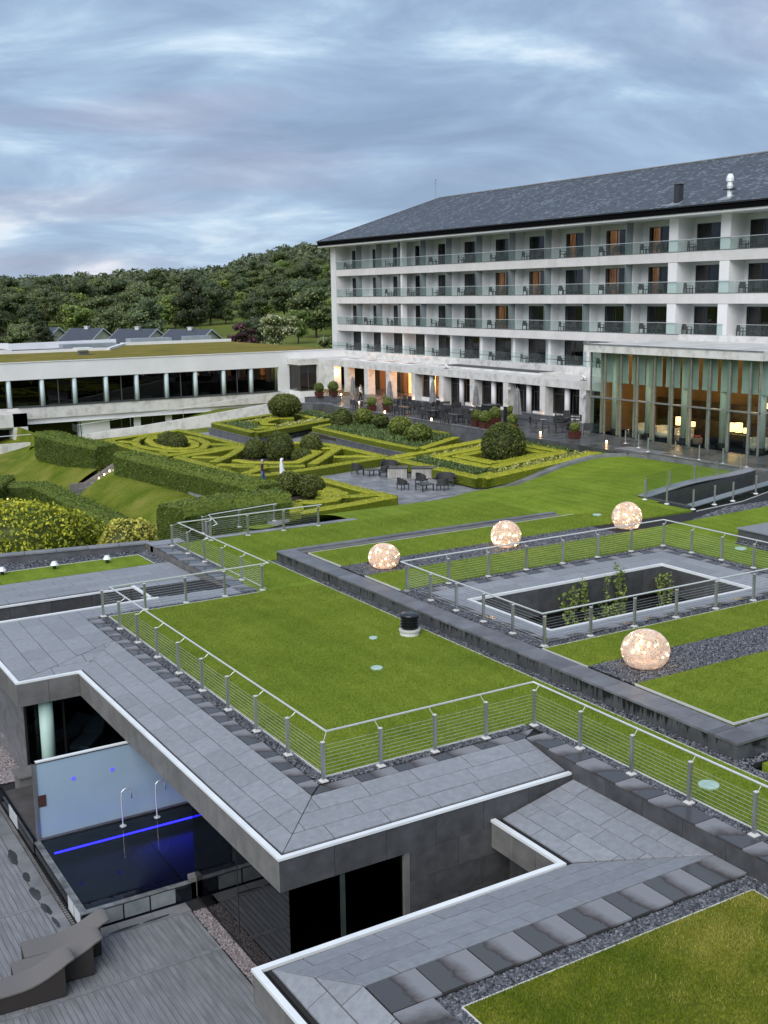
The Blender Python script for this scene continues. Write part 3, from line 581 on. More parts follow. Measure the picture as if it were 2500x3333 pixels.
for a, b in ((8.66, 9.76), (9.86, 11.21)): part('pane', MB().box(a, b, 18.03, 18.045, -3.46, -.972), glassmat('court glass', (.10, .12, .12), .8), cg)
part('court_floor', MB().box(8.66, 13.4, 13.2, 17.95, -3.62, -3.5), M['interior'])
part('court_wall', MB().box(13.9, 14.1, 13.0, 17.95, -3.5, -1.42).box(7.7, 14, 13.0, 13.2, -3.5, -1.42), M['clad'])
part('lower_wall', MB().box(7.55, 7.7, 3, 15.3, -3.5, -1.42), M['clad'])
# corner room at the back left: pale cladding, dark glass, mint column
pc = part('corner_wall', MB().box(6.98, 7.05, 31.55, 40, -3.5, -.98), M['under'])
for r in range(5):
    z0 = -3.5+r*.5
    for i in range(7):
        y = 31.55+i*1.1-(.5 if r % 2 else 0); a, b = max(31.56, y+.004), y+1.096
        part('panel', MB().box(6.955, 6.98, a, b, z0+.004, z0+.496), M['clad_pale'], pc)
cgw = part('corner_window', MB().box(6.96, 12.0, 31.52, 31.58, -3.5, -3.42).box(6.96, 7.02, 31.51, 31.59, -3.42, -.975).box(8.05, 8.11, 31.51, 31.59, -3.42, -.975), M['black'])
for a, b in ((7.02, 8.05), (8.11, 10.2), (10.2, 12)): part('pane', MB().box(a+.004, b-.004, 31.54, 31.552, -3.42, -.975), glassmat('corner glass', (.55, .64, .68), .9), cgw)
part('column', MB().lathe(7.52, 31.28, [(.2, -3.5), (.2, -.98)], 20), vary('mint plaster', (.42, .60, .54), (.48, .66, .60), .5, 2), smooth=True)
for i, (x, y, a) in enumerate(((8.4, 33.6, .35), (9.0, 32.7, .9), (7.5, 34.5, .2), (9.6, 34.2, .5))):
    u = Vector((math.cos(a), math.sin(a), 0)); v = Vector((-u.y, u.x, 0))
    t = thing('indoor_lounger', ['grey indoor lounger behind the mint column', 'grey indoor lounger nearest the window corner, turned aside', 'grey indoor lounger at the left, deep in the corner room', 'grey indoor lounger at the right, deep in the corner room'][i], 'lounger', (x, y, -3.5), 'loungers inside the corner room')
    MB().obox((x, y, -3.12), u*.55, v*.3, (0, 0, .06)).build('seat', M['deck'], t)
    MB().obox(Vector((x, y, -2.93))+u*.78, u*.24+Vector((0, 0, .18)), v*.3, Vector((-.04*u.x, -.04*u.y, .05))).build('backrest', M['deck'], t)
    for q in (-.45, .45): MB().obox(Vector((x, y, -3.35))+u*q, u*.03, v*.26, (0, 0, .15)).build('leg', M['black'], t)
# pier and ledge left of the screen
part('pier', MB().box(8.5, 8.68, 22.9, 23.12, -3.5, -2.98), M['clad_fascia']); part('inner_wall', MB().box(12.0, 12.2, 22, 31.5, -3.5, -1.0), M['clad']); part('pool_glass', MB().box(8.66, 12.0, 22.98, 22.99, -3.08, -.98), g_dark)
part('pier', MB().box(6.45, 7.0, 30.35, 31.0, -3.5, -2.85).box(6.4, 7.05, 30.3, 31.05, -2.85, -2.8), M['clad_fascia'])

# ================================================================ pool deck, pool, screen
dk = tag(MB().box(-4, 8.64, 2, 60, -3.75, -3.545).build('pool_deck', M['under']), kind='structure')
def boards(x0, x1, y0, y1, pitch=.122):
    x = x0
    while x < x1-.02:
        b = min(x+pitch, x1); z = -3.5-R.uniform(0, .003)
        MB().box(x+.0035, b-.0035, y0, y1, -3.54, z-.003).box(x+.006, b-.006, y0+.002, y1-.002, z-.003, z).build('board', M['deck'], dk); x = b
boards(2.4, 8.28, 10.5, 13.6); boards(2.4, 8.28, 13.72, 16.9); boards(2.9, 8.28, 17.0, 20.62); boards(3.3, 8.28, 20.76, 22.42); boards(3.4, 5.45, 22.42, 24.44); boards(4.0, 5.45, 24.56, 28.5)
for y0, y1 in ((13.61, 13.71), (16.91, 16.99), (20.63, 20.75)): MB().box(2.2, 8.28, y0, y1, -3.54, -3.498).build('joint_board', M['deck'], dk)
MB().box(3.4, 5.45, 24.45, 24.55, -3.54, -3.498).build('joint_board', M['deck'], dk)
for i in range(7): MB().box(5.46, 5.80, 22.5+i*1.2, 23.69+i*1.2, -3.54, -3.494).build('kerb_stone', M['wet_k'] if 'wet_k' in M else M['kerbstone'], dk)
for i in range(3): MB().box(5.82+i*.83, 6.64+i*.83, 22.43, 22.82, -3.54, -3.494).build('kerb_stone', M['kerbstone'], dk)
MB().box(4.5, 5.45, 22.43, 22.55, -3.54, -3.496).build('joint_board', M['deck'], dk)
gr = MB()
for i in range(70): gr.box(5.82, 5.9, 22.9+i*.11, 22.96+i*.11, -3.52, -3.497)
tag(gr.build('drain_grating', M['clad_fascia'], dk), kind='stuff')
# damp patches lie on the kerb as thin films of water
def puddle(x, y, rx, ry, a, z=-3.4925, seed=0):
    rr = random.Random(seed); n = 22; vs = []
    for k in range(n):
        t = 2*math.pi*k/n; q = 1+rr.uniform(-.14, .14)+.18*math.sin(2*t+seed); px, py = rx*q*math.cos(t), ry*q*math.sin(t)
        vs.append((x+px*math.cos(a)-py*math.sin(a), y+px*math.sin(a)+py*math.cos(a), z))
    return vs, [tuple(range(n))]
pm = mat('wet film', (.035, .037, .042), .08)
for i, (x, y, rx, ry) in enumerate(((5.46, 27.2, .1, .42), (5.5, 26.0, .07, .3), (5.48, 25.1, .09, .38), (5.52, 24.3, .08, .3), (5.55, 23.6, .06, .22), (5.62, 22.75, .13, .1), (6.75, 22.5, .35, .05), (7.5, 22.52, .3, .05))):
    v, f = puddle(x, y, rx, ry, 0, seed=i); tag(MB().add(v, f).build('puddle', pm), kind='stuff')
pool = thing('plunge_pool', 'raised dark tiled pool with overflowing edge and a blue light line', 'pool', (7.3, 24.8, -3.5))
pt = vary('dark pool tile', (.008, .010, .014), (.014, .017, .022), .08, 2)
MB().box(5.95, 6.12, 22.9, 26.9, -3.5, -3.1).box(6.12, 8.62, 22.9, 23.05, -3.5, -3.1).build('pool_wall', pt, pool)
MB().box(5.93, 6.08, 22.88, 26.85, -3.1, -3.075).box(6.08, 8.5, 22.88, 23.02, -3.1, -3.075).build('rim', vary('wet rim stone', (.07, .075, .08), (.20, .21, .215), .12, 4, 6), pool)
MB().box(5.95, 12.0, 22.9, 26.9, -4.6, -4.5).build('pool_floor', mat('blue pool floor', (.03, .045, .07), .3), pool)
MB().box(5.95, 12.0, 26.1, 26.88, -3.2, -3.14).build('ledge', pt, pool)
for i in range(3): MB().box(6.28+i*.62, 6.86+i*.62, 22.885, 22.9, -3.47, -3.13).build('panel', vary('grey pool panel', (.16, .19, .2), (.24, .27, .28), .12, 3), pool)
for y in (23.05, 23.55): MB().box(5.938, 5.95, y, y+.42, -3.47, -3.12).build('panel', mat('white pool panel', (.62, .65, .68), .15), pool)
led = emit('blue light', (.02, .015, 1.0), 3.5)
MB().box(6.22, 12, 26.055, 26.1, -3.13, -3.105).build('light_strip', led, pool)
dots = MB()
for i in range(42):
    x, y = R.uniform(6.3, 11.5), R.uniform(23.2, 25.9); dots.box(x, x+.018, y, y+.018, -4.49, -4.47)
tag(dots.build('floor_lights', emit('pin light', (.7, .8, 1), 9), pool), kind='stuff')
wm = bpy.data.materials.new('pool water'); wm.use_nodes = True
def watermat():
    t = wm.node_tree; t.nodes.clear(); L = t.links.new
    out = N(t, 'ShaderNodeOutputMaterial'); tr = N(t, 'ShaderNodeBsdfTransparent'); tr.inputs[0].default_value = (.55, .62, .72, 1)
    gl = N(t, 'ShaderNodeBsdfGlossy', Roughness=.02); gl.inputs[0].default_value = (.95, .97, 1, 1); fr = N(t, 'ShaderNodeFresnel', IOR=1.33)
    n = N(t, 'ShaderNodeTexNoise', Scale=5.0, Detail=3.0); geo = N(t, 'ShaderNodeNewGeometry'); L(geo.outputs['Position'], n.inputs['Vector'])
    bp = N(t, 'ShaderNodeBump', Strength=.05, Distance=.02); L(n.outputs[0], bp.inputs['Height']); L(bp.outputs[0], gl.inputs['Normal']); L(bp.outputs[0], fr.inputs['Normal'])
    mx = N(t, 'ShaderNodeMixShader'); L(fr.outputs[0], mx.inputs[0]); L(tr.outputs[0], mx.inputs[1]); L(gl.outputs[0], mx.inputs[2]); L(mx.outputs[0], out.inputs[0])
watermat()
tag(MB().quad((6.1, 23.03, -3.082), (12, 23.03, -3.082), (12, 26.88, -3.082), (6.1, 26.88, -3.082)).build('water', wm), kind='structure')
ld = bpy.data.lights.new('pool_strip', 'AREA'); ld.shape = 'RECTANGLE'; ld.size = 3.6; ld.size_y = .06; ld.energy = 15; ld.color = (.02, .02, 1.0)
lo = bpy.data.objects.new('pool_strip', ld); C.objects.link(lo); lo.location = (10.2, 26.04, -3.25); lo.rotation_euler = (rad(-62), 0, 0)
MB().box(6.0, 6.9, 26.95, 30.35, -3.5, -3.1).build('ledge_paving', vary('brown damp paving', (.05, .045, .045), (.09, .08, .078), .3, 2), spa)
MB().box(5.93, 6.0, 26.95, 30.6, -3.5, -3.06).build('side_wall', pt, spa)
for y in (28.6, 29.05): MB().box(5.918, 5.93, y, y+.4, -3.46, -3.1).build('panel', mat('white ledge panel', (.6, .63, .66), .15), spa)
scr = thing('privacy_screen', 'large pale blue frosted glass screen standing across the back of the pool', 'screen', (8, 26.87, -3.08))
frost = vary('frosted glass', (.31, .43, .54), (.35, .47, .58), .3, .6, 3, spec=.6)  # reflected sky put into the pane as a blue base colour
MB().box(6.1, 10.5, 26.86, 26.9, -3.02, -1.07).build('pane', frost, scr)
MB().box(6.02, 6.1, 26.83, 26.93, -3.1, -1.0).build('post', M['steel'], scr)
MB().box(6.1, 10.5, 26.85, 26.91, -1.07, -1.035).build('frame', M['black'], scr); MB().box(6.02, 10.5, 26.83, 26.93, -1.035, -1.0).build('top_rail', M['cap'], scr)
MB().box(6.1, 10.5, 26.845, 26.915, -3.08, -3.02).build('bottom_rail', M['steel'], scr)
MB().box(6.11, 6.30, 26.845, 26.858, -2.2, -1.9).build('notice', vary('dark brown notice', (.05, .02, .018), (.09, .045, .04), .3, 30, stretch=(.2, 1, 3)), scr)
for x in (7.01, 8.01): MB().add([(x+.055*math.cos(k*.5236), 26.853, -1.655+.055*math.sin(k*.5236)) for k in range(12)], [tuple(range(11, -1, -1))]).build('blue_mark', emit('blue mark', (.12, .12, .95), .25), scr)  # glow painted into the marks as weak emission
for i, (x, lb) in enumerate(((8.09, 'arched chrome water spout nearer the post end of the screen'), (9.0, 'arched chrome water spout partly under the slate roof edge'))):
    t = thing('water_spout', lb, 'spout', (x, 26.5, -3.1), 'spouts over the pool'); y = 26.5
    p = [(x, y, -3.1)] + [(x, y, -3.1+.16*k) for k in range(1, 6)] + [(x+.13-.13*math.cos(a), y-.0, -2.25+.16*math.sin(a)) for a in np.linspace(.2, 2.75, 10)] + [(x+.27, y, -2.38)]
    MB().tube(p, .018, 8).build('pipe', M['steel_bright'], t, True); MB().lathe(x, y, [(.085, -3.082), (.085, -3.07), (.02, -3.06)], 16).build('collar', M['steel_bright'], t)
# wave loungers
def lounger():
    t = thing('wave_lounger', 'x', 'lounger', (0, 0, 0), 'wave loungers by the pool')
    prof = [(0, .40), (.25, .40), (.5, .40), (.72, .41), (.9, .435), (1.05, .475), (1.2, .53), (1.35, .60), (1.5, .675), (1.62, .725), (1.72, .745), (1.79, .735), (1.82, .70)]
    n = len(prof); W = .64; b = MB(); inner = [(x, z-.03) for x, z in prof]
    vs = [(x, 0, z) for x, z in prof] + [(x, W, z) for x, z in prof]
    # rounded head end
    for j, s_ in ((n-1, .17), (n-2, .10), (n-3, .05), (n-4, .015)): vs[j] = (vs[j][0]-.02, s_, vs[j][2]); vs[n+j] = (vs[n+j][0]-.02, W-s_, vs[n+j][2])
    fs = [(i, i+1, n+i+1, n+i) for i in range(n-1)]
    b.add(vs, fs); vs2 = [(x, y, z-.035) for x, y, z in vs]; b.add(vs2, [f[::-1] for f in fs])
    for i in range(n-1): b.add([vs[i], vs[i+1], vs2[i+1], vs2[i]], [(3, 2, 1, 0)]); b.add([vs[n+i], vs[n+i+1], vs2[n+i+1], vs2[n+i]], [(0, 1, 2, 3)])
    b.add([vs[0], vs[n], vs2[n], vs2[0]], [(0, 1, 2, 3)])
    b.build('seat', M['rattan'], t, True)
    bd = MB(); k = 8; pr = [(x, z-.04) for x, z in prof[:k+1]]; pr[-1] = (1.56, .66)
    top = [(x, .02, z) for x, z in pr]+[(x, W-.02, z) for x, z in pr]; bot = [(x, .02, .03) for x, z in pr]+[(x, W-.02, .03) for x, z in pr]; q = len(pr)
    for i in range(q-1):
        bd.add([bot[i], bot[i+1], top[i+1], top[i]], [(0, 1, 2, 3)]); bd.add([bot[q+i], bot[q+i+1], top[q+i+1], top[q+i]], [(3, 2, 1, 0)])
    bd.add([bot[0], bot[q], top[q], top[0]], [(3, 2, 1, 0)]); bd.add([bot[q-1], bot[2*q-1], top[2*q-1], top[q-1]], [(0, 1, 2, 3)])
    bd.build('body', M['rattan_dark'], t); MB().box(.04, 1.55, .05, W-.05, 0, .03).build('plinth', M['black'], t)
    return t
M['rattan'] = vary('grey woven rattan', (.125, .115, .109), (.165, .153, .145), .5, 90, 2, .0, .35, 160)
M['rattan_dark'] = vary('brown woven rattan', (.022, .018, .015), (.035, .029, .025), .6, 90, 2, .0, .35, 160)
l0 = lounger(); l0.location = (4.47, 21.92, -3.5); l0.rotation_euler = (0, 0, rad(-6)); l0['label'] = 'grey woven wave lounger nearest the pool corner'
dup(l0, (4.12, 21.27, -3.5), rad(-5), 'grey woven wave lounger between the other two')
dup(l0, (3.42, 20.83, -3.5), rad(-4), 'grey woven wave lounger cut by the photo edge, farthest from the pool')
# ================================================================ steel and wire railings
def railing(label, posts, rail, z0, zr, ph=.88, wires=9, cat='railing', closed=False, plates=True, wz=None):
    """posts: list of polyline corner-to-corner runs, each a list of (x, y); rail: handrail polyline"""
    t = thing('wire_railing', label, cat, (posts[0][0][0], posts[0][0][1], z0)); done = set()
    for run in posts:
        (xa, ya), (xb, yb) = run[0], run[-1]; d = Vector((xb-xa, yb-ya, 0)).normalized(); n = Vector((-d.y, d.x, 0))
        for (x, y) in run:
            if (x, y) in done: continue
            done.add((x, y)); p = Vector((x, y, z0))
            po = MB().obox(p+Vector((0, 0, ph/2)), d*.036, n*.036, (0, 0, ph/2)).build('post', M['steel'], t)
            MB().obox(p+Vector((0, 0, .014)), d*.085, n*.085, (0, 0, .012)).obox(p+Vector((0, 0, .04)), d*.055, n*.055, (0, 0, .014)).build('base_plate', M['plate'], po)
            MB().obox(p+Vector((0, 0, ph+.006)), d*.042, n*.042, (0, 0, .006)).build('cap', M['plate'], po)
            # bracket arm from the post top to the nearest point on the handrail
            best = None
            for a, b in zip(rail, rail[1:]):
                A, B = Vector((*a, 0)), Vector((*b, 0)); u = max(0, min(1, (Vector((x, y, 0))-A).dot(B-A)/(B-A).length_squared)); q = A+(B-A)*u
                dd = (q-Vector((x, y, 0))).length
                if best is None or dd < best[0]: best = (dd, q)
            q = best[1]; q = Vector((q.x, q.y, zr-.012)); e = Vector((x, y, z0+ph-.02))
            MB().tube([e, e.lerp(q, .5)+Vector((0, 0, -.02)), q], .0065, 5).build('bracket', M['steel_bright'], po)
        for k in range(wires):
            z = z0+.12+(ph-.2)*k/(wires-1)
            MB().tube([(xa, ya, z), (xb, yb, z)], .0026, 5).build('wire', M['steel_bright'], t)
    MB().tube([(x, y, zr) for x, y in rail], .024, 10).build('handrail', M['steel_bright'], t, False)
    return t
def lin(a, b, n): return [(a[0]+(b[0]-a[0])*i/(n-1), a[1]+(b[1]-a[1])*i/(n-1)) for i in range(n)]
railing('long stainless wire railing stepping round the big lawn beside the slate roof',
        [lin((16.2, 11.75), (16.22, 20.04), 6), lin((16.22, 20.04), (10.5, 20.02), 5), lin((10.5, 20.02), (10.5, 35.1), 10), lin((10.5, 35.1), (16.24, 35.2), 5), lin((16.24, 35.2), (16.2, 43.85), 6), lin((16.2, 43.85), (23.14, 43.96), 5)],
        [(16.34, 11.6), (16.36, 20.26), (10.72, 20.26), (10.72, 34.9), (16.42, 35.0), (16.4, 43.6), (23.2, 43.75)], 0., 1.0)
railing('square stainless wire railing enclosing the sunken garden court', [lin((19.87, 31.42), (19.82, 24.07), 6), lin((19.82, 24.07), (31.9, 24.05), 8), lin((31.9, 24.05), (31.88, 31.5), 6), lin((31.88, 31.5), (19.87, 31.42), 8)],
        [(19.72, 31.56), (19.66, 23.98), (32.02, 23.95), (32.03, 31.66), (19.72, 31.56)], U-.02, 1.27)
railing('short stainless wire railing beside the dark hedge at the stair head', [lin((18.6, 45.6), (19.2, 47.9), 3), lin((19.2, 47.9), (23.2, 48.6), 3)],
        [(18.9, 45.4), (19.4, 47.6), (23.2, 48.3)], -.55, .35, .80, 7)

# ================================================================ raised stone parapet and the sunken garden court
pw = thing('parapet_wall', 'long low slate parapet wall with black water stains edging the upper lawn', 'wall', (18.95, 27, 0))
def stained(name):
    m = vary(name, (.052, .055, .058), (.085, .09, .094), .5, 3, 6, .12, .15, 50); t = m.node_tree; b = t.nodes['Principled BSDF']; L = t.links.new
    geo = N(t, 'ShaderNodeNewGeometry'); mp = N(t, 'ShaderNodeMapping'); mp.inputs['Scale'].default_value = (1, 9, .7); L(geo.outputs['Position'], mp.inputs[0])
    n = N(t, 'ShaderNodeTexNoise', Scale=1.0, Detail=4.0, Roughness=.7); L(mp.outputs[0], n.inputs['Vector'])
    n2 = N(t, 'ShaderNodeTexNoise', Scale=.28, Detail=2.0); L(geo.outputs['Position'], n2.inputs['Vector'])
    sp = N(t, 'ShaderNodeSeparateXYZ'); L(geo.outputs['Position'], sp.inputs[0])
    a = N(t, 'ShaderNodeMath', operation='MULTIPLY_ADD'); L(sp.outputs[2], a.inputs[0]); a.inputs[1].default_value = .55; L(n.outputs[0], a.inputs[2])
    a2 = N(t, 'ShaderNodeMath', operation='MULTIPLY_ADD'); L(n2.outputs[0], a2.inputs[0]); a2.inputs[1].default_value = .5; L(a.outputs[0], a2.inputs[2])
    f = N(t, 'ShaderNodeMapRange'); L(a2.outputs[0], f.inputs[0]); f.inputs[1].default_value = .90; f.inputs[2].default_value = .98
    old = b.inputs['Base Color'].links[0].from_socket; mx = N(t, 'ShaderNodeMixRGB'); L(f.outputs[0], mx.inputs[0]); L(old, mx.inputs[1]); mx.inputs[2].default_value = (.006, .006, .006, 1); L(mx.outputs[0], b.inputs['Base Color'])
    return m
M['stained'] = stained('stained slate block')
M['capstone'] = vary('damp cap slab', (.10, .10, .108), (.17, .175, .19), .4, 1.6, 6, .14, .15, 50, r2=.55)
y = 16.03; k = 0
while y < 38.9:
    b = min(y+.86, 39.0); o = .004*R.random(); b2 = b if b < 38.9 else 39.02
    MB().box(18.67+o, 19.25, y+.006, b2-.006, -.1, .315).build('block', M['stained'], pw)
    MB().box(18.655+o, 19.36, (y if k else 16.7)+.005, b2-.005, .32, .38).build('cap_slab', M['capstone'], pw) if (k or True) else None
    y = b; k += 1
x = 19.26
while x < 34:
    b = x+.86
    MB().box(x+.006, b-.006, 16.03+.004*R.random(), 16.55, -.1, .315).build('block', M['stained'], pw)
    MB().box(x+.005 if x > 19.3 else 19.365, b-.005, 16.015, 16.7, .32, .38).build('cap_slab', M['capstone'], pw); x = b
x = 19.37
while x < 32.3:
    b = min(x+1.1, 32.5); MB().box(x+.006, b-.006, 38.42, 39.02, -.1, .315).build('block', M['clad_fascia'], pw); MB().box(x+.005, b-.005, 38.76, 39.04, .32, .38).build('cap_slab', M['capstone'], pw); x = b
MB().prism([(18.655, 16.015), (19.36, 16.015), (19.36, 16.69), (18.655, 16.69)], .32, .379).build('corner_cap', M['capstone'], pw)

ct = thing('sunken_court', 'rectangular sunken court with slate rim, white inner edge and young trees below', 'court', (25.7, 27.7, -3.5))
o0, o1 = (20.17, 24.38), (31.62, 31.28); i0, i1 = (21.24, 25.5), (30.18, 29.85)
def zr(x, y):
    dx = max(i0[0]-x, x-i1[0], 0)/max(1e-6, (i0[0]-o0[0]) if x < i0[0] else (o1[0]-i1[0])); dy = max(i0[1]-y, y-i1[1], 0)/max(1e-6, (i0[1]-o0[1]) if y < i0[1] else (o1[1]-i1[1]))
    return .10+.16*min(1, max(dx, dy))
bed = MB(); quads = [([o0, (o1[0], o0[1]), (i1[0], i0[1]), i0], 'x'), ([(o1[0], o0[1]), o1, i1, (i1[0], i0[1])], 'y'), ([o1, (o0[0], o1[1]), (i0[0], i1[1]), i1], 'x'), ([(o0[0], o1[1]), o0, i0, (i0[0], i1[1])], 'y')]
for q, ax in quads: bed.prism(ccw(q), -.3, lambda x, y: zr(x, y)-.036)
rim = bed.build('rim', M['under'], ct)
slabs(rim, quads[0][0], zr, 'x', [(24.38, 24.72)], 1.05, M['wet_x'], 'wet_slab', seed=31); slabs(rim, quads[0][0], zr, 'x', [(24.72, 25.11), (25.11, 25.5)], 1.05, S, seed=32)
slabs(rim, quads[1][0], zr, 'y', [(30.18, 30.75), (30.75, 31.3)], 1.05, S, seed=33); slabs(rim, quads[1][0], zr, 'y', [(31.3, 31.62)], 1.0, M['wet_y'], 'wet_slab', seed=34)
slabs(rim, quads[2][0], zr, 'x', [(29.85, 30.4), (30.4, 30.95)], 1.05, S, seed=35); slabs(rim, quads[2][0], zr, 'x', [(30.95, 31.28)], 1.05, M['wet_x'], 'wet_slab', seed=36)
slabs(rim, quads[3][0], zr, 'y', [(20.5, 20.87), (20.87, 21.24)], 1.05, S, seed=37); slabs(rim, quads[3][0], zr, 'y', [(20.17, 20.5)], 1.0, M['wet_y'], 'wet_slab', seed=38)
e = .10; b = MB()
b.box(i0[0], i1[0], i0[1], i0[1]+e, .04, .125).box(i0[0], i1[0], i1[1]-e, i1[1], .04, .125).box(i0[0], i0[0]+e, i0[1]+e, i1[1]-e, .04, .125).box(i1[0]-e, i1[0], i0[1]+e, i1[1]-e, .04, .125)
b.build('coping', M['cap'], ct)
cwl = MB().box(i0[0]-.1, i1[0]+.1, i1[1]-.07, i1[1]+.1, -.95, .04).box(i1[0]-.07, i1[0]+.1, i0[1], i1[1]-.07, -.95, .04).box(i0[0]-.1, i0[0]+.07, i0[1], i1[1], -.95, .04).box(i0[0], i1[0], i0[1]-.1, i0[1]+.07, -.95, .04).build('upstand', M['under'], ct)
for i in range(9):
    a = i0[0]+.07+i*.98; MB().box(a+.006, a+.974, i1[1]-.095, i1[1]-.07, -.95, .035).build('panel', M['clad'], cwl)
for i in range(4):
    a = i0[1]+.07+i*1.06; MB().box(i1[0]-.095, i1[0]-.07, a+.006, a+1.054, -.95, .035).build('panel', M['clad'], cwl)
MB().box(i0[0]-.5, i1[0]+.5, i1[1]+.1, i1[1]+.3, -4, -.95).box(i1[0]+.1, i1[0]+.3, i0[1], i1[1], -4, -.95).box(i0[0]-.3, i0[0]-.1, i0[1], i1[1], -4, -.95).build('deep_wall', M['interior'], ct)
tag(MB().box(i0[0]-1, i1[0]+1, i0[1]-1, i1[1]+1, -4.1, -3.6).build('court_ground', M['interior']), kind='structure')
# ================================================================ small things on the lawns
v = thing('roof_vent', 'black louvred vent cap on a pale round base on the lawn', 'vent', (17.72, 27.9, 0))
MB().lathe(17.72, 27.9, [(.30, -.05), (.30, .14), (.27, .16)], 20).build('base', M['concrete'], v, False)
MB().lathe(17.72, 27.9, [(.31, .10), (.33, .12), (.33, .17), (.27, .19)], 20).build('collar', mat('wet pale collar', (.5, .5, .47), .4), v)
b = MB().lathe(17.72, 27.9, [(.22, .16), (.22, .56)], 20)
for k in range(4): b.lathe(17.72, 27.9, [(.23, .22+k*.09), (.285, .25+k*.09), (.285, .275+k*.09), (.23, .29+k*.09)], 20)
b.build('louvres', mat('black plastic', (.012, .013, .015), .25), v); MB().lathe(17.72, 27.9, [(.29, .58), (.30, .62), (.27, .655), (.12, .68)], 20).build('lid', mat('wet black lid', (.02, .024, .03), .12), v, True)
for x, y, z, r, lb in ((15.24, 25.71, 0, .17, 'pale green round drain cover set in the big lawn'), (16.58, 28.15, 0, .13, 'small flat grey cover hidden in the lawn beyond the green cover'), (17.15, 15.42, 0, .22, 'pale oval drain cover on the lawn behind the right railing'), (33.9, 37.6, U, .2, 'grey cap in the grass left of the far glowing sphere'), (33.84, 29.34, U, .22, 'pale green cap in the grass beside the dark slate box')):
    t = thing('drain_cover', lb, 'cover', (x, y, z)); MB().lathe(x, y, [(r, z-.02), (r, z+.035), (r*.85, z+.05)], 18).build('lid', vary('pale green plastic', (.32, .47, .40), (.42, .56, .48), .5, 4), t)
for i, (x, y, lb) in enumerate(((9.34, 44.1, 'bollard lamp with pale hat cut by the left photo edge'), (11.31, 43.9, 'bollard lamp with pale hat in the middle of the lawn strip'), (13.37, 43.7, 'bollard lamp with pale hat nearest the side wall'))):
    if i == 0:
        lm = thing('garden_lamp', lb, 'lamp', (x, y, -.3), 'bollard lamps on the lawn strip'); z = -.3
        MB().lathe(x, y, [(.07, z), (.07, z+.16)], 12).build('stem', M['black'], lm); MB().lathe(x, y, [(.17, z+.16), (.10, z+.27), (.09, z+.30), (.05, z+.31)], 12).build('hat', M['cap'], lm)
    else: dup(lm, (x, y, -.3), None, lb)
sb = thing('slate_box', 'dark slate clad box sunk in the upper lawn at the right edge', 'rooflight', (36, 30, U))
MB().box(35.1, 39, 27.2, 30.6, U-.1, U+.42).build('body', M['clad'], sb); MB().box(35.05, 39.05, 27.15, 30.65, U+.42, U+.47).build('lid', M['slate'], sb)
chips('gravel', [(34.4, 27), (35.1, 27), (35.1, 30.6), (34.4, 30.1)], U+.012, 900, G)
# glowing wire spheres
def sphere(cx, cy, r, h, label, seed, nl):
    rr = random.Random(seed); t = thing('light_sphere', label, 'light sphere', (cx, cy, U), 'glowing wire spheres on the gravel')
    b = MB(); kz = h/(2*r)
    def pt(th, ph, q=1.): return Vector((cx+r*q*math.sin(th)*math.cos(ph), cy+r*q*math.sin(th)*math.sin(ph), U+h*.42+h*.58*q*math.cos(th)))
    for i in range(820):
        ax = Vector((rr.gauss(0, 1), rr.gauss(0, 1), rr.gauss(0, 1))).normalized(); u = ax.orthogonal().normalized(); w_ = ax.cross(u); off = rr.uniform(-.75, .75); q = rr.uniform(.93, 1.01)
        a0 = rr.uniform(0, 6.28); ln = rr.uniform(.7, 2.6); m = 9; c = math.sqrt(1-off*off); P = []
        for k in range(m):
            a = a0+ln*k/(m-1); d = ax*off+(u*math.cos(a)+w_*math.sin(a))*c
            P.append((cx+d.x*r*q, cy+d.y*r*q, max(U+.01, U+h*.42+d.z*h*.58*q)))
        b.tube(P, .004, 3, False)
    tag(b.build('wire_mesh', M['copper'], t), kind='stuff')
    bl = MB()
    for i in range(nl):
        p = pt(math.acos(rr.uniform(-.75, .9)), rr.uniform(0, 6.28), .96); p.z = max(p.z, U+.05)
        bl.lathe(p.x, p.y, [(.004, p.z-.018), (.023, p.z-.008), (.023, p.z+.008), (.004, p.z+.018)], 6)
    tag(bl.build('fairy_lights', M['fairy'], t), kind='stuff')
    o = lamp('sphere_lamp', (cx, cy, U+h*.4), 5, (1, .62, .34), r*.35); o.parent = t; o.location = (0, 0, h*.4)
    return t
M['copper'] = vary('copper wire', (.70, .59, .52), (.82, .72, .64), .45, 8, 2, spec=.4); M['fairy'] = emit('warm fairy light', (1, .68, .34), 20)
sphere(20.98, 21.25, .64, .98, 'biggest glowing wire sphere, nearest on the gravel band', 1, 30)
sphere(20.98, 34.75, .585, .88, 'glowing wire sphere at the left end of the far gravel band', 2, 26)
sphere(26.76, 34.95, .60, 1.02, 'glowing wire sphere in the middle of the far gravel band', 3, 34)
sphere(33.1, 34.85, .63, 1.1, 'glowing wire sphere on the far gravel band below the glass balustrade', 4, 40)
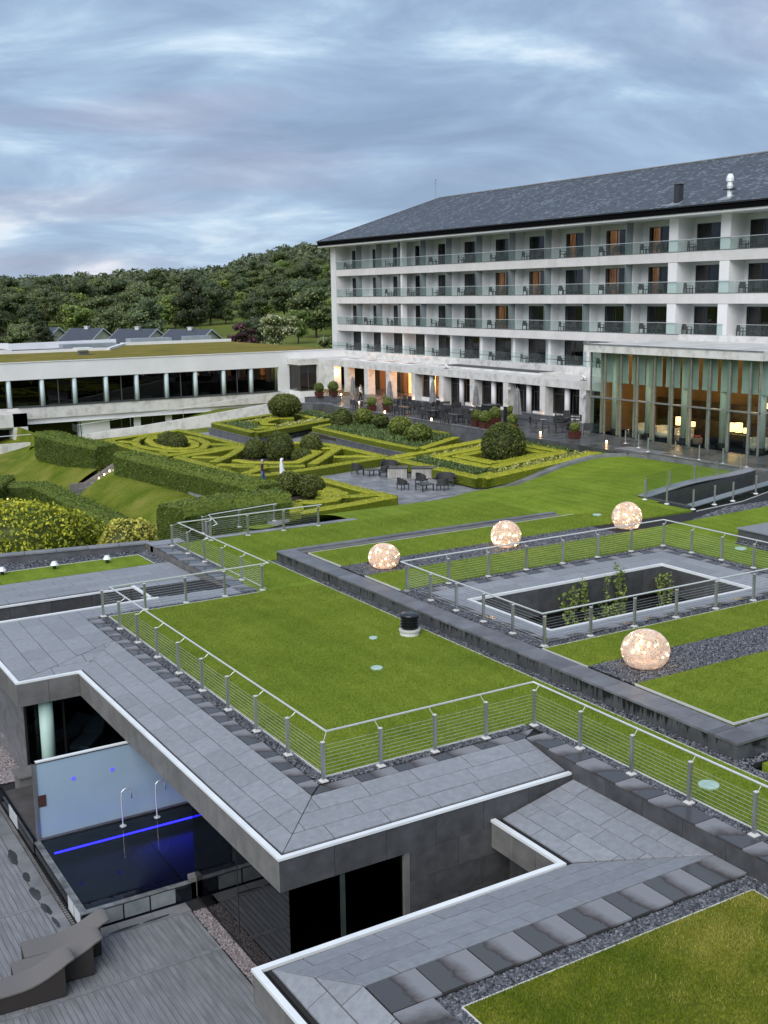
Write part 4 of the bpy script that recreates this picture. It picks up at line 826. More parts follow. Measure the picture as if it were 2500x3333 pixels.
# ================================================================ hotel block with balconies
ORD = ['first', 'second', 'third', 'fourth', 'fifth', 'sixth', 'seventh', 'eighth', 'ninth', 'tenth', 'eleventh', 'twelfth', 'thirteenth', 'fourteenth', 'fifteenth', 'sixteenth']
hot = thing('hotel_building', 'long white hotel block with slate hipped roof and rows of glass fronted balconies', 'building', (67, 85, -1))
def hp(name, mb, m, par=None, **k): return mb.build(name, m, par or hot, **k)
D = [121.2, 116.4, 111.9, 107.3, 102.8, 98.0, 92.7, 87.4, 82.1, 76.8, 71.6, 66.7, 61.4, 56.2, 51.0, 45.8, 40.6]
FL = [13.0, 9.8, 6.6, 3.5]; Wb = 68.8; YE = 40.0
M['wallpaint'] = vary('pale grey render', (.60, .61, .62), (.68, .69, .70), .8, .5, 6, 0, .05, 30, coords='World')
M['band'] = vary('light stone panel', (.60, .58, .57), (.68, .66, .65), .7, .6, 5, .025, .06, 40)
# structure: floor slabs, partitions, walls
for k, z in enumerate(FL[:3]):
    hp('floor_slab', MB().box(67.06, Wb+1.2, YE, 121.2, z-.74, z-.03), M['wallpaint'])
    y = 121.2; pm_ = None
    while y > YE:
        b = y-1.32
        if not (k == 2 and b < 64.4):
            if pm_ is None: pm_ = hp('band_panel', MB().box(67.0, 67.06, y-1.316, y-.004, z-.75, z-.0), M['band']); p0_ = y
            else:
                c = pm_.copy(); C.objects.link(c); c.location = (0, y-p0_, 0)
        y = b
    hp('dark_edge', MB().box(66.985, 67.05, (YE if k < 2 else 64.5), 121.15, z-.0, z+.055), M['clad_fascia'])
hp('floor_slab', MB().box(66.3, Wb+1.2, YE, 121.2, 2.9, 3.5), M['wallpaint'])
hp('upstand', MB().box(66.2, 66.32, 65.0, 121.2, 2.9, 3.64), M['limestone']); hp('upstand', MB().box(66.2, 67.0, YE, 64.5, 6.2, 6.68), M['limestone'])
hp('end_wall', MB().box(66.9, 87, 121.2, 122.2, -1, 15.95).box(66.85, 69, 120.9, 121.2, 2.9, 15.7), M['wallpaint'])
hp('soffit', MB().box(65.6, Wb+1.2, YE, 122.9, 15.66, 15.9), M['wallpaint'])
hp('wall', MB().box(Wb+1.2, Wb+1.5, YE, 121.2, -1, 15.7), M['interior']); hp('back_wall', MB().box(86, 87, YE, 121.2, -1, 15.9).box(67.0, 87, YE-.3, YE, -1, 15.9), M['wallpaint'])
hp('ground_floor', MB().box(67.0, 67.3, YE, 121.2, -1, 2.9), M['wallpaint'])
wins = []
for k, z in enumerate(FL):
    wl = MB(); ztop = (FL[k-1]-.74) if k else 15.66; yprev = 121.2
    for i in range(len(D)-1):
        off = 1.25 if (i >= 11) else .9; w_ = 2.0 if i < 4 else 2.6
        y1 = D[i]-off; y0 = y1-w_
        wl.box(Wb, Wb+.22, y1, yprev, z, ztop); wl.box(Wb, Wb+.22, y0, y1, z+2.2, ztop); yprev = y0; wins.append((k, i, y0, y1, z))
    wl.box(Wb, Wb+.22, YE, yprev, z, ztop); hp('back_wall', wl, M['wallpaint'])
# partitions between balconies
M['screen'] = glassmat('frosted screen', (.5, .55, .56), .4, .25, 1.4, (.85, (.27, .32, .335)))
scr0 = None
for k, z in enumerate(FL):
    ztop = (FL[k-1]-.74) if k else 15.66
    for i, y in enumerate(D[1:], 1):
        if k == 3 and y < 66: continue
        if k < 3 and i < 11:
            hp('partition', MB().box(67.85, Wb, y-.10, y+.10, z, ztop), M['wallpaint'])
            if i in (3,): hp('pier', MB().box(67.25, 67.9, y-.62, y-.3, z, ztop), M['white'])
            s_ = hp('glass_divider', MB().box(67.06, 67.12, y-.03, y+.03, z+.06, ztop-.03).box(67.78, 67.84, y-.03, y+.03, z+.06, ztop-.03).box(67.12, 67.78, y-.03, y+.03, ztop-.12, ztop-.03), M['steel'])
            hp('pane', MB().box(67.12, 67.78, y-.012, y+.012, z+.08, ztop-.12), M['screen'], s_)
        elif k < 3: hp('pillar', MB().box(67.04, 68.1, y-.95, y, z, ztop).box(68.1, Wb, y-.95, y-.05, z, ztop), M['white'])
        else: hp('partition', MB().box(67.6, Wb, y-.36, y, z, ztop), M['white'])
# windows: dark frame, panes, curtain and a room behind; lit rooms glow
M['frame'] = mat('dark window frame', (.022, .023, .025), .4)
M['pane'] = glassmat('window glass', (.55, .58, .58), 1.3)
M['curtain'] = vary('grey sheer curtain', (.05, .053, .055), (.12, .125, .125), .9, 5, 2, .25, stretch=(1, 9, .2))
M['curtain_dark'] = vary('drawn dark curtain', (.02, .019, .019), (.05, .045, .043), .9, 5, 2, .3, stretch=(1, 9, .2))
def litmat(name, c1, c2, s):
    m = vary(name, c1, c2, .9, 2.2, 2, .1, stretch=(1, 5, .35)); b = m.node_tree.nodes['Principled BSDF']
    m.node_tree.links.new(b.inputs['Base Color'].links[0].from_socket, b.inputs['Emission Color']); b.inputs['Emission Strength'].default_value = s; return m
M['curtain_lit'] = litmat('lamp lit curtain', (.16, .06, .025), (.62, .27, .10), .42)
M['room_lit'] = litmat('lamp lit room wall', (.30, .14, .06), (.75, .42, .20), .30)
tmpl = {}
def window(k, i, y0, y1, z):
    w_ = round(y1-y0, 2); key = w_
    if key not in tmpl:
        f = MB().box(0, .07, 0, .07, 0, 2.2).box(0, .07, w_-.07, w_, 0, 2.2).box(0, .07, .07, w_-.07, 2.13, 2.2).box(0, .07, .07, w_-.07, 0, .05).box(.005, .065, w_*.46, w_*.46+.07, .05, 2.13)
        def me(mb, m, nm):
            x = bpy.data.meshes.new(nm); x.from_pydata(mb.v, [], mb.f); x.materials.append(m); return x
        cl = MB(); n = 22; a0, a1 = .25*w_, w_-.08
        for j in range(n):
            u0 = a0+(a1-a0)*j/n; u1 = a0+(a1-a0)*(j+1)/n; d0 = .2+.035*math.sin(j*1.9); d1 = .2+.035*math.sin((j+1)*1.9); cl.quad((d0, u0, .04), (d1, u1, .04), (d1, u1, 2.14), (d0, u0, 2.14))
        cs = MB()
        for j in range(9):
            u0 = w_*.62+.05*j*w_*.6; u1 = w_*.62+.05*(j+1)*w_*.6; cs.quad((.24+.03*math.sin(j*2), u0, .04), (.24+.03*math.sin(j*2+2), u1, .04), (.24+.03*math.sin(j*2+2), u1, 2.14), (.24+.03*math.sin(j*2), u0, 2.14))
        tmpl[key] = dict(f=me(f, M['frame'], 'window'), p=me(MB().box(.03, .038, .07, w_-.07, .05, 2.13), M['pane'], 'pane'), c=me(cl, M['curtain'], 'curtain'), cs=me(cs, M['curtain_lit'], 'curtain'), rl=me(MB().quad((.9, .0, 0), (.9, w_, 0), (.9, w_, 2.2), (.9, 0, 2.2)), M['room_lit'], 'room_wall'))
        tmpl[key]['cd'] = tmpl[key]['c'].copy(); tmpl[key]['cd'].materials[0] = M['curtain_dark']
    T_ = tmpl[key]
    f = bpy.data.objects.new('window', T_['f']); C.objects.link(f); f.parent = hot; f.location = Vector((Wb+.02, y0, z+.02))-org(hot)
    def sub(nm, me_):
        o = bpy.data.objects.new(nm, me_); C.objects.link(o); o.parent = f; return o
    sub('pane', T_['p'])
    lit = {(0, 8), (0, 9), (0, 10), (1, 6), (1, 7), (1, 9), (1, 10), (2, 6)}
    if (k, i) in lit:
        sub('curtain', T_['cs']); sub('curtain', T_['cd'] if (k + i) % 2 else T_['c']).scale = (1, .45, 1)
        if (k, i) in {(0, 9), (1, 6), (1, 7), (1, 9), (2, 6)}: sub('room_wall', T_['rl'])
        if (k, i) in {(0, 8), (0, 9), (1, 9), (2, 6)}:
            o = MB().lathe(Wb+.5, (y0+y1)/2-.3, [(.13, z+.95), (.16, z+1.25)], 10).box(Wb+.49, Wb+.51, (y0+y1)/2-.31, (y0+y1)/2-.29, z+.4, z+.95).build('lamp_shade', emit('lit lamp shade', (1, .45, .14), 2.6) if 'shade' not in M else M['shade'], hot)
            M['shade'] = o.data.materials[0]; o.parent = f; o.location = org(hot)-(Vector((Wb+.02, y0, z+.02)))
    else: sub('curtain', T_['cd'] if R.random() < .55 else T_['c'])
for a in wins:
    if a[0] == 3 and a[2] < 64: continue
    window(*a)
# glass balustrades, one run per storey
M['bal'] = glassmat('balcony glass', (.88, .93, .92), .42, 0, 1.38, (.035, (.5, .58, .58)))
for k, z in enumerate(FL):
    x0 = 66.96 if k < 3 else 66.3; br = hp('balustrade', MB().box(x0-.02, x0+.03, (YE if k < 2 else 64.9), 121.1, z+.925, z+.96) if k < 3 else MB().box(x0-.02, x0+.02, 65.2, 120.9, z+.60, z+.64), M['steel_bright'] if k < 3 else M['frame'])
    y = 121.05; e = YE if k < 2 else 65.0
    while y > e:
        b = max(y-1.75, e); hp('glass_panel', MB().box(x0-.006, x0+.006, b+.015, y-.015, z+.05 if k < 3 else 3.64, z+.925 if k < 3 else z+1.05), M['bal'], br); y = b
for a, b in ((60.2, 65.6), (55.0, 60.2)): # glass fronts above the pavilion
    br = hp('balustrade', MB().box(66.95, 66.99, a+.6, b-.9, 7.5, 7.53), M['steel_bright']); hp('glass_panel', MB().box(66.965, 66.975, a+.6, b-.9, 6.68, 7.5), M['bal'], br)
# roof: hipped, with slates as one dense layer of tilted pieces
EX, EZ, RX, RZ = 65.5, 16.35, 76.0, 20.9; EY = 122.9; RY = EY-(RX-EX)
hp('roof_deck', MB().add([(EX+.05, YE, EZ-.05), (EX+.05, EY-.05, EZ-.05), (RX, RY, RZ-.06), (RX, YE, RZ-.06), (86.5, YE, EZ-.05), (86.5, EY-.05, EZ-.05)], [(0, 3, 2, 1), (1, 2, 5), (2, 3, 4, 5)]), M['under'])
hp('eaves_fascia', MB().box(EX, EX+.12, YE, EY, EZ-.52, EZ-.02).box(EX, 86.5, EY-.12, EY, EZ-.52, EZ-.02), mat('black eaves board', (.004, .004, .005), .9, 0, .05))
hp('gutter', MB().box(EX-.1, EX, YE, EY+.1, EZ-.1, EZ-.0), M['black'])
def slates():
    V = []; F = []; tone = []; n_ = Vector((EX-RX, 0, 0)); sl = math.hypot(RX-EX, RZ-EZ); ex = .21; nrow = int(sl/ex); rr = random.Random(5)
    def q(p, du, dv, nn, t):
        o = len(V); lift = nn*(.016+rr.uniform(0, .006)); l2 = nn*.004
        V.extend([tuple(p+lift), tuple(p+du+lift+nn*rr.uniform(-.0025, .0025)), tuple(p+du+dv*1.25+l2), tuple(p+dv*1.25+l2)]); F.append((o, o+1, o+2, o+3)); tone.append(t)
    up = Vector((RX-EX, 0, RZ-EZ)).normalized(); nn = Vector((-(RZ-EZ), 0, RX-EX)).normalized()
    for r in range(nrow):
        s = r*ex; p0 = Vector((EX, 0, EZ))+up*s; ymax = EY-(p0.x-EX); y = YE+(.2 if r % 2 else 0)
        while y < ymax-.05:
            w_ = min(.28, ymax-y); pb = .05+.22*max(0, math.sin(y*1.9+math.sin(y*.7)*2+r*.12)); q(Vector((p0.x, y, p0.z)), Vector((0, w_-.012, 0)), up*ex, nn, min(1, max(0, rr.gauss(.36, .09)+(.45 if rr.random() < pb else 0)))); y += .28
    up2 = Vector((0, RY-EY, RZ-EZ)).normalized(); n2 = Vector((0, (RZ-EZ), EY-RY)).normalized()
    for r in range(nrow):
        p0 = Vector((0, EY, EZ))+up2*(r*ex); d = EY-p0.y; x = EX+d; xm = 86.5-d
        while x < xm-.05: w_ = min(.4, xm-x); q(Vector((x+w_, p0.y, p0.z)), Vector((-w_+.012, 0, 0)), up2*ex, n2, min(1, max(0, rr.gauss(.38, .14)))); x += .4
    o = npmesh('slates', V, F, leafmat('roof slates', (.048, .057, .073), (.082, .096, .120), (.21, .24, .28), .5, 0), hot, 'stuff', tone); return o
slates()
hp('ridge', MB().tube([(RX, YE, RZ+.02), (RX, RY, RZ+.02)], .10, 6).tube([(RX, RY, RZ), (EX, EY, EZ+.02)], .07, 6).tube([(RX, RY, RZ), (86.5, EY, EZ+.02)], .07, 6), M['clad_fascia'])
ch = hp('chimney', MB().box(66.2, 66.7, 65.0, 65.5, 16.5, 18.1), mat('dark grey flue box', (.035, .038, .043), .5)); hp('cap', MB().box(66.12, 66.78, 64.92, 65.58, 18.1, 18.17), M['clad_fascia'], ch)
hp('flashing', MB().add([(65.8, 64.5, 16.51), (65.8, 66.1, 16.51), (66.7, 65.7, 16.9), (66.7, 64.9, 16.9)], [(0, 3, 2, 1)]), mat('lead flashing', (.22, .24, .26), .4))
fl = hp('flue', MB().lathe(66.6, 60.3, [(.19, 16.6), (.19, 17.5), (.23, 17.5), (.23, 17.65), (.19, 17.65), (.19, 17.85), (.28, 17.9), (.28, 18.15), (.22, 18.3), (.16, 18.42)], 14), M['cap'], smooth=False); hp('bracket', MB().box(66.3, 66.9, 59.9, 60.7, 17.3, 17.36), M['black'], fl)
hp('flashing', MB().add([(65.9, 59.7, 16.55), (65.9, 61.0, 16.55), (66.8, 60.6, 16.94), (66.8, 59.95, 16.94)], [(0, 3, 2, 1)]), bpy.data.materials['lead flashing'])
an = hp('antenna', MB().tube([(75.6, RY, RZ), (75.6, RY, 22.95)], .035, 6).tube([(75.6, RY-.3, 22.6), (75.6, RY+.3, 22.6)], .02, 4).lathe(75.6, RY, [(.03, 22.9), (.1, 23.0), (.02, 23.15)], 6), M['steel'])
# balcony furniture
def chair_mesh():
    b = MB()
    b.box(-.27, .27, -.26, .26, .36, .42).box(-.27, .27, .22, .28, .42, .84)
    for sx in (-1, 1):
        x = sx*.30; b.box(x-.025, x+.025, -.27, .28, .60, .64).box(x-.025, x+.025, -.27, -.22, 0, .60).box(x-.025, x+.025, .22, .28, 0, .60)
    return b
def table_mesh(): return MB().box(-.25, .25, -.25, .25, .40, .44).box(-.2, -.16, -.2, -.16, 0, .4).box(.16, .2, -.2, -.16, 0, .4).box(-.2, -.16, .16, .2, 0, .4).box(.16, .2, .16, .2, 0, .4)
M['wicker'] = vary('dark wicker', (.018, .016, .016), (.04, .036, .035), .55, 60, 2)
cm = bpy.data.meshes.new('balcony_chair'); b = chair_mesh(); cm.from_pydata(b.v, [], b.f); cm.materials.append(M['wicker'])
tm = bpy.data.meshes.new('balcony_table'); b = table_mesh(); tm.from_pydata(b.v, [], b.f); tm.materials.append(M['wicker'])
st = ['top', 'second from top', 'third from top', 'lowest']
for k, z in enumerate(FL):
    for i in range(len(D)-3):
        if k == 3 and D[i+1] < 66: continue
        yc = (D[i]+D[i+1])/2+.45; zz = z if k < 3 else 3.5
        if (k, i) in ((0, 1), (0, 3), (1, 1), (2, 3)): continue
        for j, (dx, dy, a) in enumerate(((0, .65, 1.35), (.1, -.75, -1.5))):
            o = bpy.data.objects.new('balcony_chair', cm); C.objects.link(o); o.location = (67.95+dx+R.uniform(-.12, .12), yc+dy+R.uniform(-.15, .15), zz); o.rotation_euler = (0, 0, a+R.uniform(-.4, .4))
            tag(o, f'{"left" if j == 0 else "right"} dark wicker chair in {ORD[i]} bay from left, {st[k]} balcony row', 'chair', 'wicker chairs on the balconies')
        o = bpy.data.objects.new('balcony_table', tm); C.objects.link(o); o.location = (67.8, yc-.05, zz)
        tag(o, f'small dark table in {ORD[i]} bay from left, {st[k]} balcony row', 'table', 'small tables on the balconies')

# ================================================================ ground floor arcade with flat roof
arc = thing('arcade_building', 'single storey white stone arcade with stained flat roof below the balconies', 'building', (61, 92, -.4))
def ap(name, mb, m, par=None, **k): return mb.build(name, m, par or arc, **k)
PIL = [(113.15, 111.2), (108.9, 108.15), (104.55, 103.8), (100.1, 99.4), (95.3, 94.6), (90.3, 89.55), (85.25, 84.55), (80.2, 79.5), (75.1, 74.4), (70.06, 69.3)]
for y1, y0 in PIL: ap('pillar', MB().box(61.0, 61.9, y0, y1, -.4, 2.32), M['limestone'])
ap('cornice', MB().box(60.98, 61.5, 65.2, 115.0, 2.32, 2.97).box(58.6, 61.5, 115.0, 115.5, 2.32, 2.97).box(58.6, 59.1, 115.5, 120.9, 2.32, 2.97), M['limestone'])
rf = MB()
yv = [(112.6, 110.2), (108.6, 106.2), (104.6, 102.2), (100.6, 98.2)]; yy = 121.0
for y1, y0 in yv: rf.box(61.5, 66.2, y1, yy, 2.7, 2.94).box(61.5, 62.9, y0, y1, 2.7, 2.94).box(65.0, 66.2, y0, y1, 2.7, 2.94); yy = y0
rf.box(61.5, 66.2, 65.2, yy, 2.7, 2.94).box(59.1, 61.5, 115.5, 121.0, 2.7, 2.94); ap('flat_roof', rf, M['limestone'])
for y1, y0 in yv: ap('roof_light', MB().box(62.85, 65.05, y0-.06, y0+.0, 2.9, 3.02).box(62.85, 65.05, y1, y1+.06, 2.9, 3.02).box(62.84, 62.9, y0, y1, 2.9, 3.02), M['white'])
ap('roof_patch', MB().box(63.6, 66.1, 78.4, 94.5, 2.94, 3.06), M['clad']); ap('roof_kerb', MB().box(63.3, 63.6, 78.2, 96, 2.94, 3.08).box(63.6, 66.1, 78.1, 78.4, 2.94, 3.12), M['limestone'])
ap('lining', MB().box(66.2, 66.3, 65.2, 121, -.4, 2.9), M['interior'])
ap('ceiling', MB().box(61.9, 66.2, 65.2, 97, 2.55, 2.7).box(61.9, 66.2, 111.2, 121, 2.55, 2.7), M['white'])
glz = glassmat('dining glass', (.42, .45, .44), 1.1); M['blind'] = mat('pale roller blind', (.42, .47, .45), .8)
M['gframe'] = mat('grey metal frame', (.07, .075, .08), .4)
for j in range(4, 9):
    y1, y0 = PIL[j][1], PIL[j+1][0]; ym = (y1+y0)/2+.05
    ap('round_column', MB().lathe(61.65, ym, [(.24, -.4), (.24, 2.32)], 16), M['white'], smooth=True)
    for q, (a, b) in enumerate(((ym+.24, y1-.02), (y0+.02, ym-.24))):
        door = (q == 0 and j in (5, 7)); zb = -.38 if door else -.02
        f = MB().box(62.0, 62.08, a, a+.07, zb, 2.3).box(62.0, 62.08, b-.07, b, zb, 2.3).box(62.0, 62.08, a+.07, b-.07, 2.22, 2.3).box(62.0, 62.08, a+.07, b-.07, zb, zb+.07).box(62.0, 62.08, a+.07, b-.07, 1.62, 1.68)
        if door: f.box(62.0, 62.08, (a+b)/2-.05, (a+b)/2+.05, zb, 1.62)
        w_ = ap('glazed_door' if door else 'window', f, M['gframe']); ap('pane', MB().box(62.03, 62.045, a+.07, b-.07, zb+.07, 2.22), glz, w_)
        ap('blind', MB().box(62.2, 62.22, a+.05, b-.05, 1.75, 2.3), M['blind'], w_)
        if not door: ap('sill_wall', MB().box(61.85, 62.1, a, b, -.4, -.03), M['white'], w_)
# open bays with warm light, timber lined back wall and dining furniture
M['timber'] = vary('warm timber lining', (.20, .085, .035), (.34, .15, .06), .45, 2, 4, .1, stretch=(1, 6, .4))
ap('back_wall', MB().box(65.6, 65.7, 95.3, 100.0, -.4, 2.7).box(65.6, 65.7, 100.0, 111.2, -.4, 2.7), M['timber'])
for y in (109.3, 105.0, 102.2, 97.9, 96.6): ap('glazed_door', MB().box(64.9, 64.98, y, y+.06, -.38, 2.4).box(64.9, 64.98, y+1.2, y+1.26, -.38, 2.4).box(64.9, 64.98, y+.06, y+1.2, 2.34, 2.4), M['gframe'])
ap('dark_panel', MB().box(65.45, 65.55, 104.2, 106.6, -.38, 2.5).box(65.45, 65.55, 98.6, 101.4, -.38, 2.5).box(65.45, 65.55, 109.0, 111.0, -.38, 2.5), M['interior'])
glow = litmat('glowing timber screen', (.8, .30, .08), (1.0, .45, .14), 1.3)
ap('light_screen', MB().box(65.38, 65.44, 96.3, 98.4, -.38, 2.45).box(65.38, 65.44, 101.5, 102.6, -.38, 2.45), glow)
for i, (x, y, p) in enumerate(((63.2, 97.6, 130), (63.2, 102.0, 95), (63.2, 106.2, 55), (62.6, 110.0, 45))):
    o = lamp('soffit_lamp', (x, y, 2.35), p, (1, .50, .22), .12)
    ap('downlight', MB().lathe(x, y, [(.09, 2.46), (.07, 2.50)], 10), emit('warm downlight', (1, .62, .3), 12) if 'dl' not in M else M['dl']); M['dl'] = bpy.data.materials['warm downlight']
    ap('ceiling_beam', MB().box(61.9, 66.2, y+1.6, y+1.8, 2.45, 2.7), M['timber'])
sc_ = ap('wall_lamp', MB().lathe(61.4, 111.05, [(.03, 1.35), (.17, 1.45), (.17, 1.75), (.03, 1.85)], 12), emit('lit wall lamp', (1, .68, .36), 14), smooth=True); lamp('wall_lamp', (61.3, 110.85, 1.6), 20, (1, .6, .3), .16)
for y in (94.95, 89.9, 84.9, 79.85, 74.75): lamp('pillar_uplight', (60.82, y-.1, -.28), 2.2, (1, .55, .3), .05); ap('uplight', MB().lathe(60.82, y-.1, [(.06, -.40), (.06, -.34)], 8), M['dl'])
for y, x in ((90.4, 61.9), (70.6, 61.9)):
    t = thing('flood_light', f'white tube floodlight on the flat roof {"beside the glass pavilion" if y < 80 else "near the dark roof patch"}', 'light', (x, y, 2.97), 'floodlights on the flat roof')
    MB().tube([(x, y-.3, 3.16), (x+.05, y+.3, 3.36)], .09, 10).build('housing', M['white'], t, True); MB().box(x-.12, x+.12, y-.3, y+.3, 2.97, 3.0).box(x-.02, x+.02, y-.04, y+.04, 3.0, 3.2).build('bracket', M['clad_fascia'], t)
for y in (79.3, 69.5): ap('speaker', MB().box(60.75, 60.99, y-.22, y+.02, 1.72, 1.95), M['concrete'])
# glazed corner bay
f = MB()
for y in (115.4, 116.9, 118.0): f.box(58.88, 58.95, y-.04, y+.04, -.55, 2.32)
for x in (58.9, 59.9, 60.95): f.box(x-.04, x+.04, 115.36, 115.44, -.55, 2.32)
f.box(58.85, 61.0, 115.33, 115.45, -.66, -.55).box(58.85, 58.97, 115.45, 118, -.66, -.55); w_ = ap('corner_window', f, M['gframe'])
ap('pane', MB().box(58.94, 59.86, 115.39, 115.405, -.55, 2.32), glz, w_); ap('pane', MB().box(59.94, 60.91, 115.39, 115.405, -.55, 2.32), glz, w_)
ap('pane', MB().box(58.905, 58.92, 115.44, 116.86, -.55, 2.32), glz, w_); ap('pane', MB().box(58.905, 58.92, 116.94, 117.96, -.55, 2.32), glz, w_)
ap('blind', MB().box(59.0, 59.9, 115.6, 115.62, 1.35, 2.3).box(60.0, 60.95, 115.6, 115.62, 1.35, 2.3), M['blind'], w_)
ap('lower_wall', MB().box(58.85, 67, 115.35, 121, -4, -.66), M['white']); ap('rear_lining', MB().box(59, 66, 120.6, 120.8, -.6, 2.7), M['timber']); ap('pillar', MB().box(60.98, 61.9, 113.15, 115.5, -.4, 2.32), M['limestone'])
lamp('bay_lamp', (60.2, 118.0, 1.9), 8, (1, .6, .3), .1)

# ================================================================ glass pavilion
pav = thing('glass_pavilion', 'tall glass walled lounge pavilion with pale stone cornice and warm lit interior', 'building', (57.7, 57, -.45))
def pp(name, mb, m, par=None, **k): return mb.build(name, m, par or pav, **k)
y0p, y1p = 49.0, 65.0
pp('cornice', MB().box(57.3, 57.9, y0p-.4, y1p+.4, 5.66, 6.26).box(57.9, 70, y0p-.4, y0p+.2, 5.66, 6.26).box(57.9, 66.2, y1p-.2, y1p+.4, 5.66, 6.26), M['limestone'])
rfm = vary('wet streaked roof', (.30, .29, .27), (.60, .60, .59), .35, .6, 6, 0, .05, 20, c3=(.72, .73, .73), stretch=(.25, 2.2, 1), r2=.7)
pp('flat_roof', MB().box(57.9, 66.2, y0p+.2, y1p-.2, 5.9, 6.24).box(66.2, 70, 44, y0p+.2, 5.9, 6.24), rfm); pp('drip', MB().box(57.26, 57.3, y0p-.42, y1p+.42, 6.2, 6.29), M['kerbstone'])
pp('ceiling', MB().box(57.9, 66.2, y0p, y1p, 5.6, 5.66), M['blind'])
pp('floor', MB().box(57.72, 66.2, y0p, y1p, -.55, -.42), vary('warm wooden floor', (.16, .09, .05), (.26, .16, .09), .35, 2, 4, 0, stretch=(1, 8, 1)))
pp('back_wall', MB().box(65.3, 65.5, y0p, y1p, -.45, 5.6).box(58.6, 65.3, y1p-.3, y1p-.1, -.45, 5.6), vary('warm plaster', (.14, .08, .035), (.26, .15, .065), .8, .5, 5))
pp('plinth', MB().box(57.6, 57.8, y0p, y1p, -.62, -.45).box(57.8, 66.2, y1p-.1, y1p, -.62, -.45).box(57.8, 66, y0p, y0p+.1, -.62, -.45), M['clad_fascia'])
pgl = glassmat('pavilion glass', (.84, .89, .86), .9, 0, 1.5)
fm = vary('grey aluminium', (.17, .17, .155), (.24, .24, .22), .4, 3)
ys = [y1p-1.6-1.7*i for i in range(9)]; ys = [y1p] + ys + [y0p]
for y in ys[1:-1]: pp('mullion', MB().box(57.62, 57.78, y-.045, y+.045, -.45, 5.66), fm)
pp('mullion', MB().box(57.62, 57.78, y1p-.06, y1p, -.45, 5.66).box(57.62, 57.78, y0p, y0p+.06, -.45, 5.66), fm); pp('transom', MB().box(57.6, 57.8, y0p, y1p, 2.26, 2.36).box(57.8, 66, y1p-.1, y1p-.02, 2.26, 2.36).box(57.8, 66, y0p+.02, y0p+.1, 2.26, 2.36), M['steel'])
for a, b in zip(ys[1:], ys[:-1]):
    for z0, z1 in ((-.45, 2.26), (2.36, 5.66)): pp('pane', MB().box(57.69, 57.702, a+.05, b-.05, z0, z1), pgl)
for x in (59.3, 61, 62.7, 64.4): pp('mullion', MB().box(x-.04, x+.04, y1p-.1, y1p, -.45, 5.66).box(x-.04, x+.04, y0p, y0p+.1, -.45, 5.66), fm)
for z0, z1 in ((-.45, 2.26), (2.36, 5.66)):
    pp('pane', MB().box(57.8, 66, y1p-.06, y1p-.048, z0, z1), pgl); pp('pane', MB().box(57.8, 66, y0p+.05, y0p+.062, z0, z1), pgl)
mint = vary('mint column', (.52, .58, .51), (.60, .66, .59), .6, 1)
for i, y in enumerate((63.4, 59.9, 56.4, 52.9, 49.7)):
    c_ = pp('column', MB().lathe(58.75, y, [(.27, -.05), (.27, 5.6)], 18), mint, smooth=True); pp('base', MB().lathe(58.75, y, [(.32, -.42), (.32, -.05)], 18), M['black'], c_)
for i, y in enumerate(np.arange(64.2, 49.4, -1.75)): pp('fin', MB().box(58.0, 58.2, y-.06, y+.06, -.42, 5.6), vary('pale fin', (.36, .36, .28), (.42, .42, .33), .7, 1) if 'fin' not in M else M['fin']); M['fin'] = bpy.data.materials['pale fin']
bl = vary('pale green blind', (.42, .50, .46), (.50, .57, .53), .8, .8, 2)
for i, (a, b) in enumerate(zip(ys[1:], ys[:-1])):
    o = pp('blind', MB().box(58.42, 58.45, a+.06, b-.32, 3.62, 5.6).box(58.38, 58.48, a+.06, b-.32, 3.42, 3.62), bl)
pp('bar_counter', MB().box(62.6, 63.2, 50, 62.5, -.42, .72).box(64.2, 64.5, 49.5, 64.5, -.42, 1.9), vary('dark bar timber', (.03, .02, .013), (.06, .04, .025), .35, 2))
for i, y in enumerate((62.5, 59.0, 55.6, 52.2)): lamp('lounge_lamp', (61.0, y, 4.6), 75, (1, .62, .30), .3)
shade = emit('glowing lamp shade', (1, .62, .27), 1.5)
for i, (x, y, tx) in enumerate(((60.6, 58.2, 'left'), (60.6, 53.3, 'right'))):
    t = thing('lounge_table', f'dark side table in the pavilion below the {tx} cluster of glowing lamps', 'table', (x, y, -.42)); MB().box(x-.35, x+.35, y-1.0, y+1.0, .28, .36).box(x-.3, x+.3, y-.9, y-.8, -.42, .28).box(x-.3, x+.3, y+.8, y+.9, -.42, .28).build('top', M['wicker'], t)
    for j, (dy, r, h, q) in enumerate(((.52, .24, .58, 'left lamp'), (-.12, .25, .64, 'middle lamp'), (-.78, .22, .34, 'low right lamp'))):
        a = thing('table_lamp', f'{q} of the {tx} glowing cluster inside the pavilion', 'lamp', (x, y+dy, .36), 'glowing lamps in the pavilion')
        MB().lathe(x, y+dy, [(.05, .36), (.05, .5)], 8).build('stem', M['black'], a); MB().lathe(x, y+dy, [(r, .5), (r, .5+h)], 18).build('lamp_shade', shade, a, True)
    lamp('lounge_lamp', (x-.5, y-.1, 1.3), 26, (1, .55, .22), .3)
wh = vary('cream upholstery', (.55, .50, .42), (.66, .61, .52), .8, 3); rb = vary('brown upholstery', (.14, .10, .08), (.2, .15, .12), .8, 3); rd = mat('red cushion', (.25, .03, .03), .8)
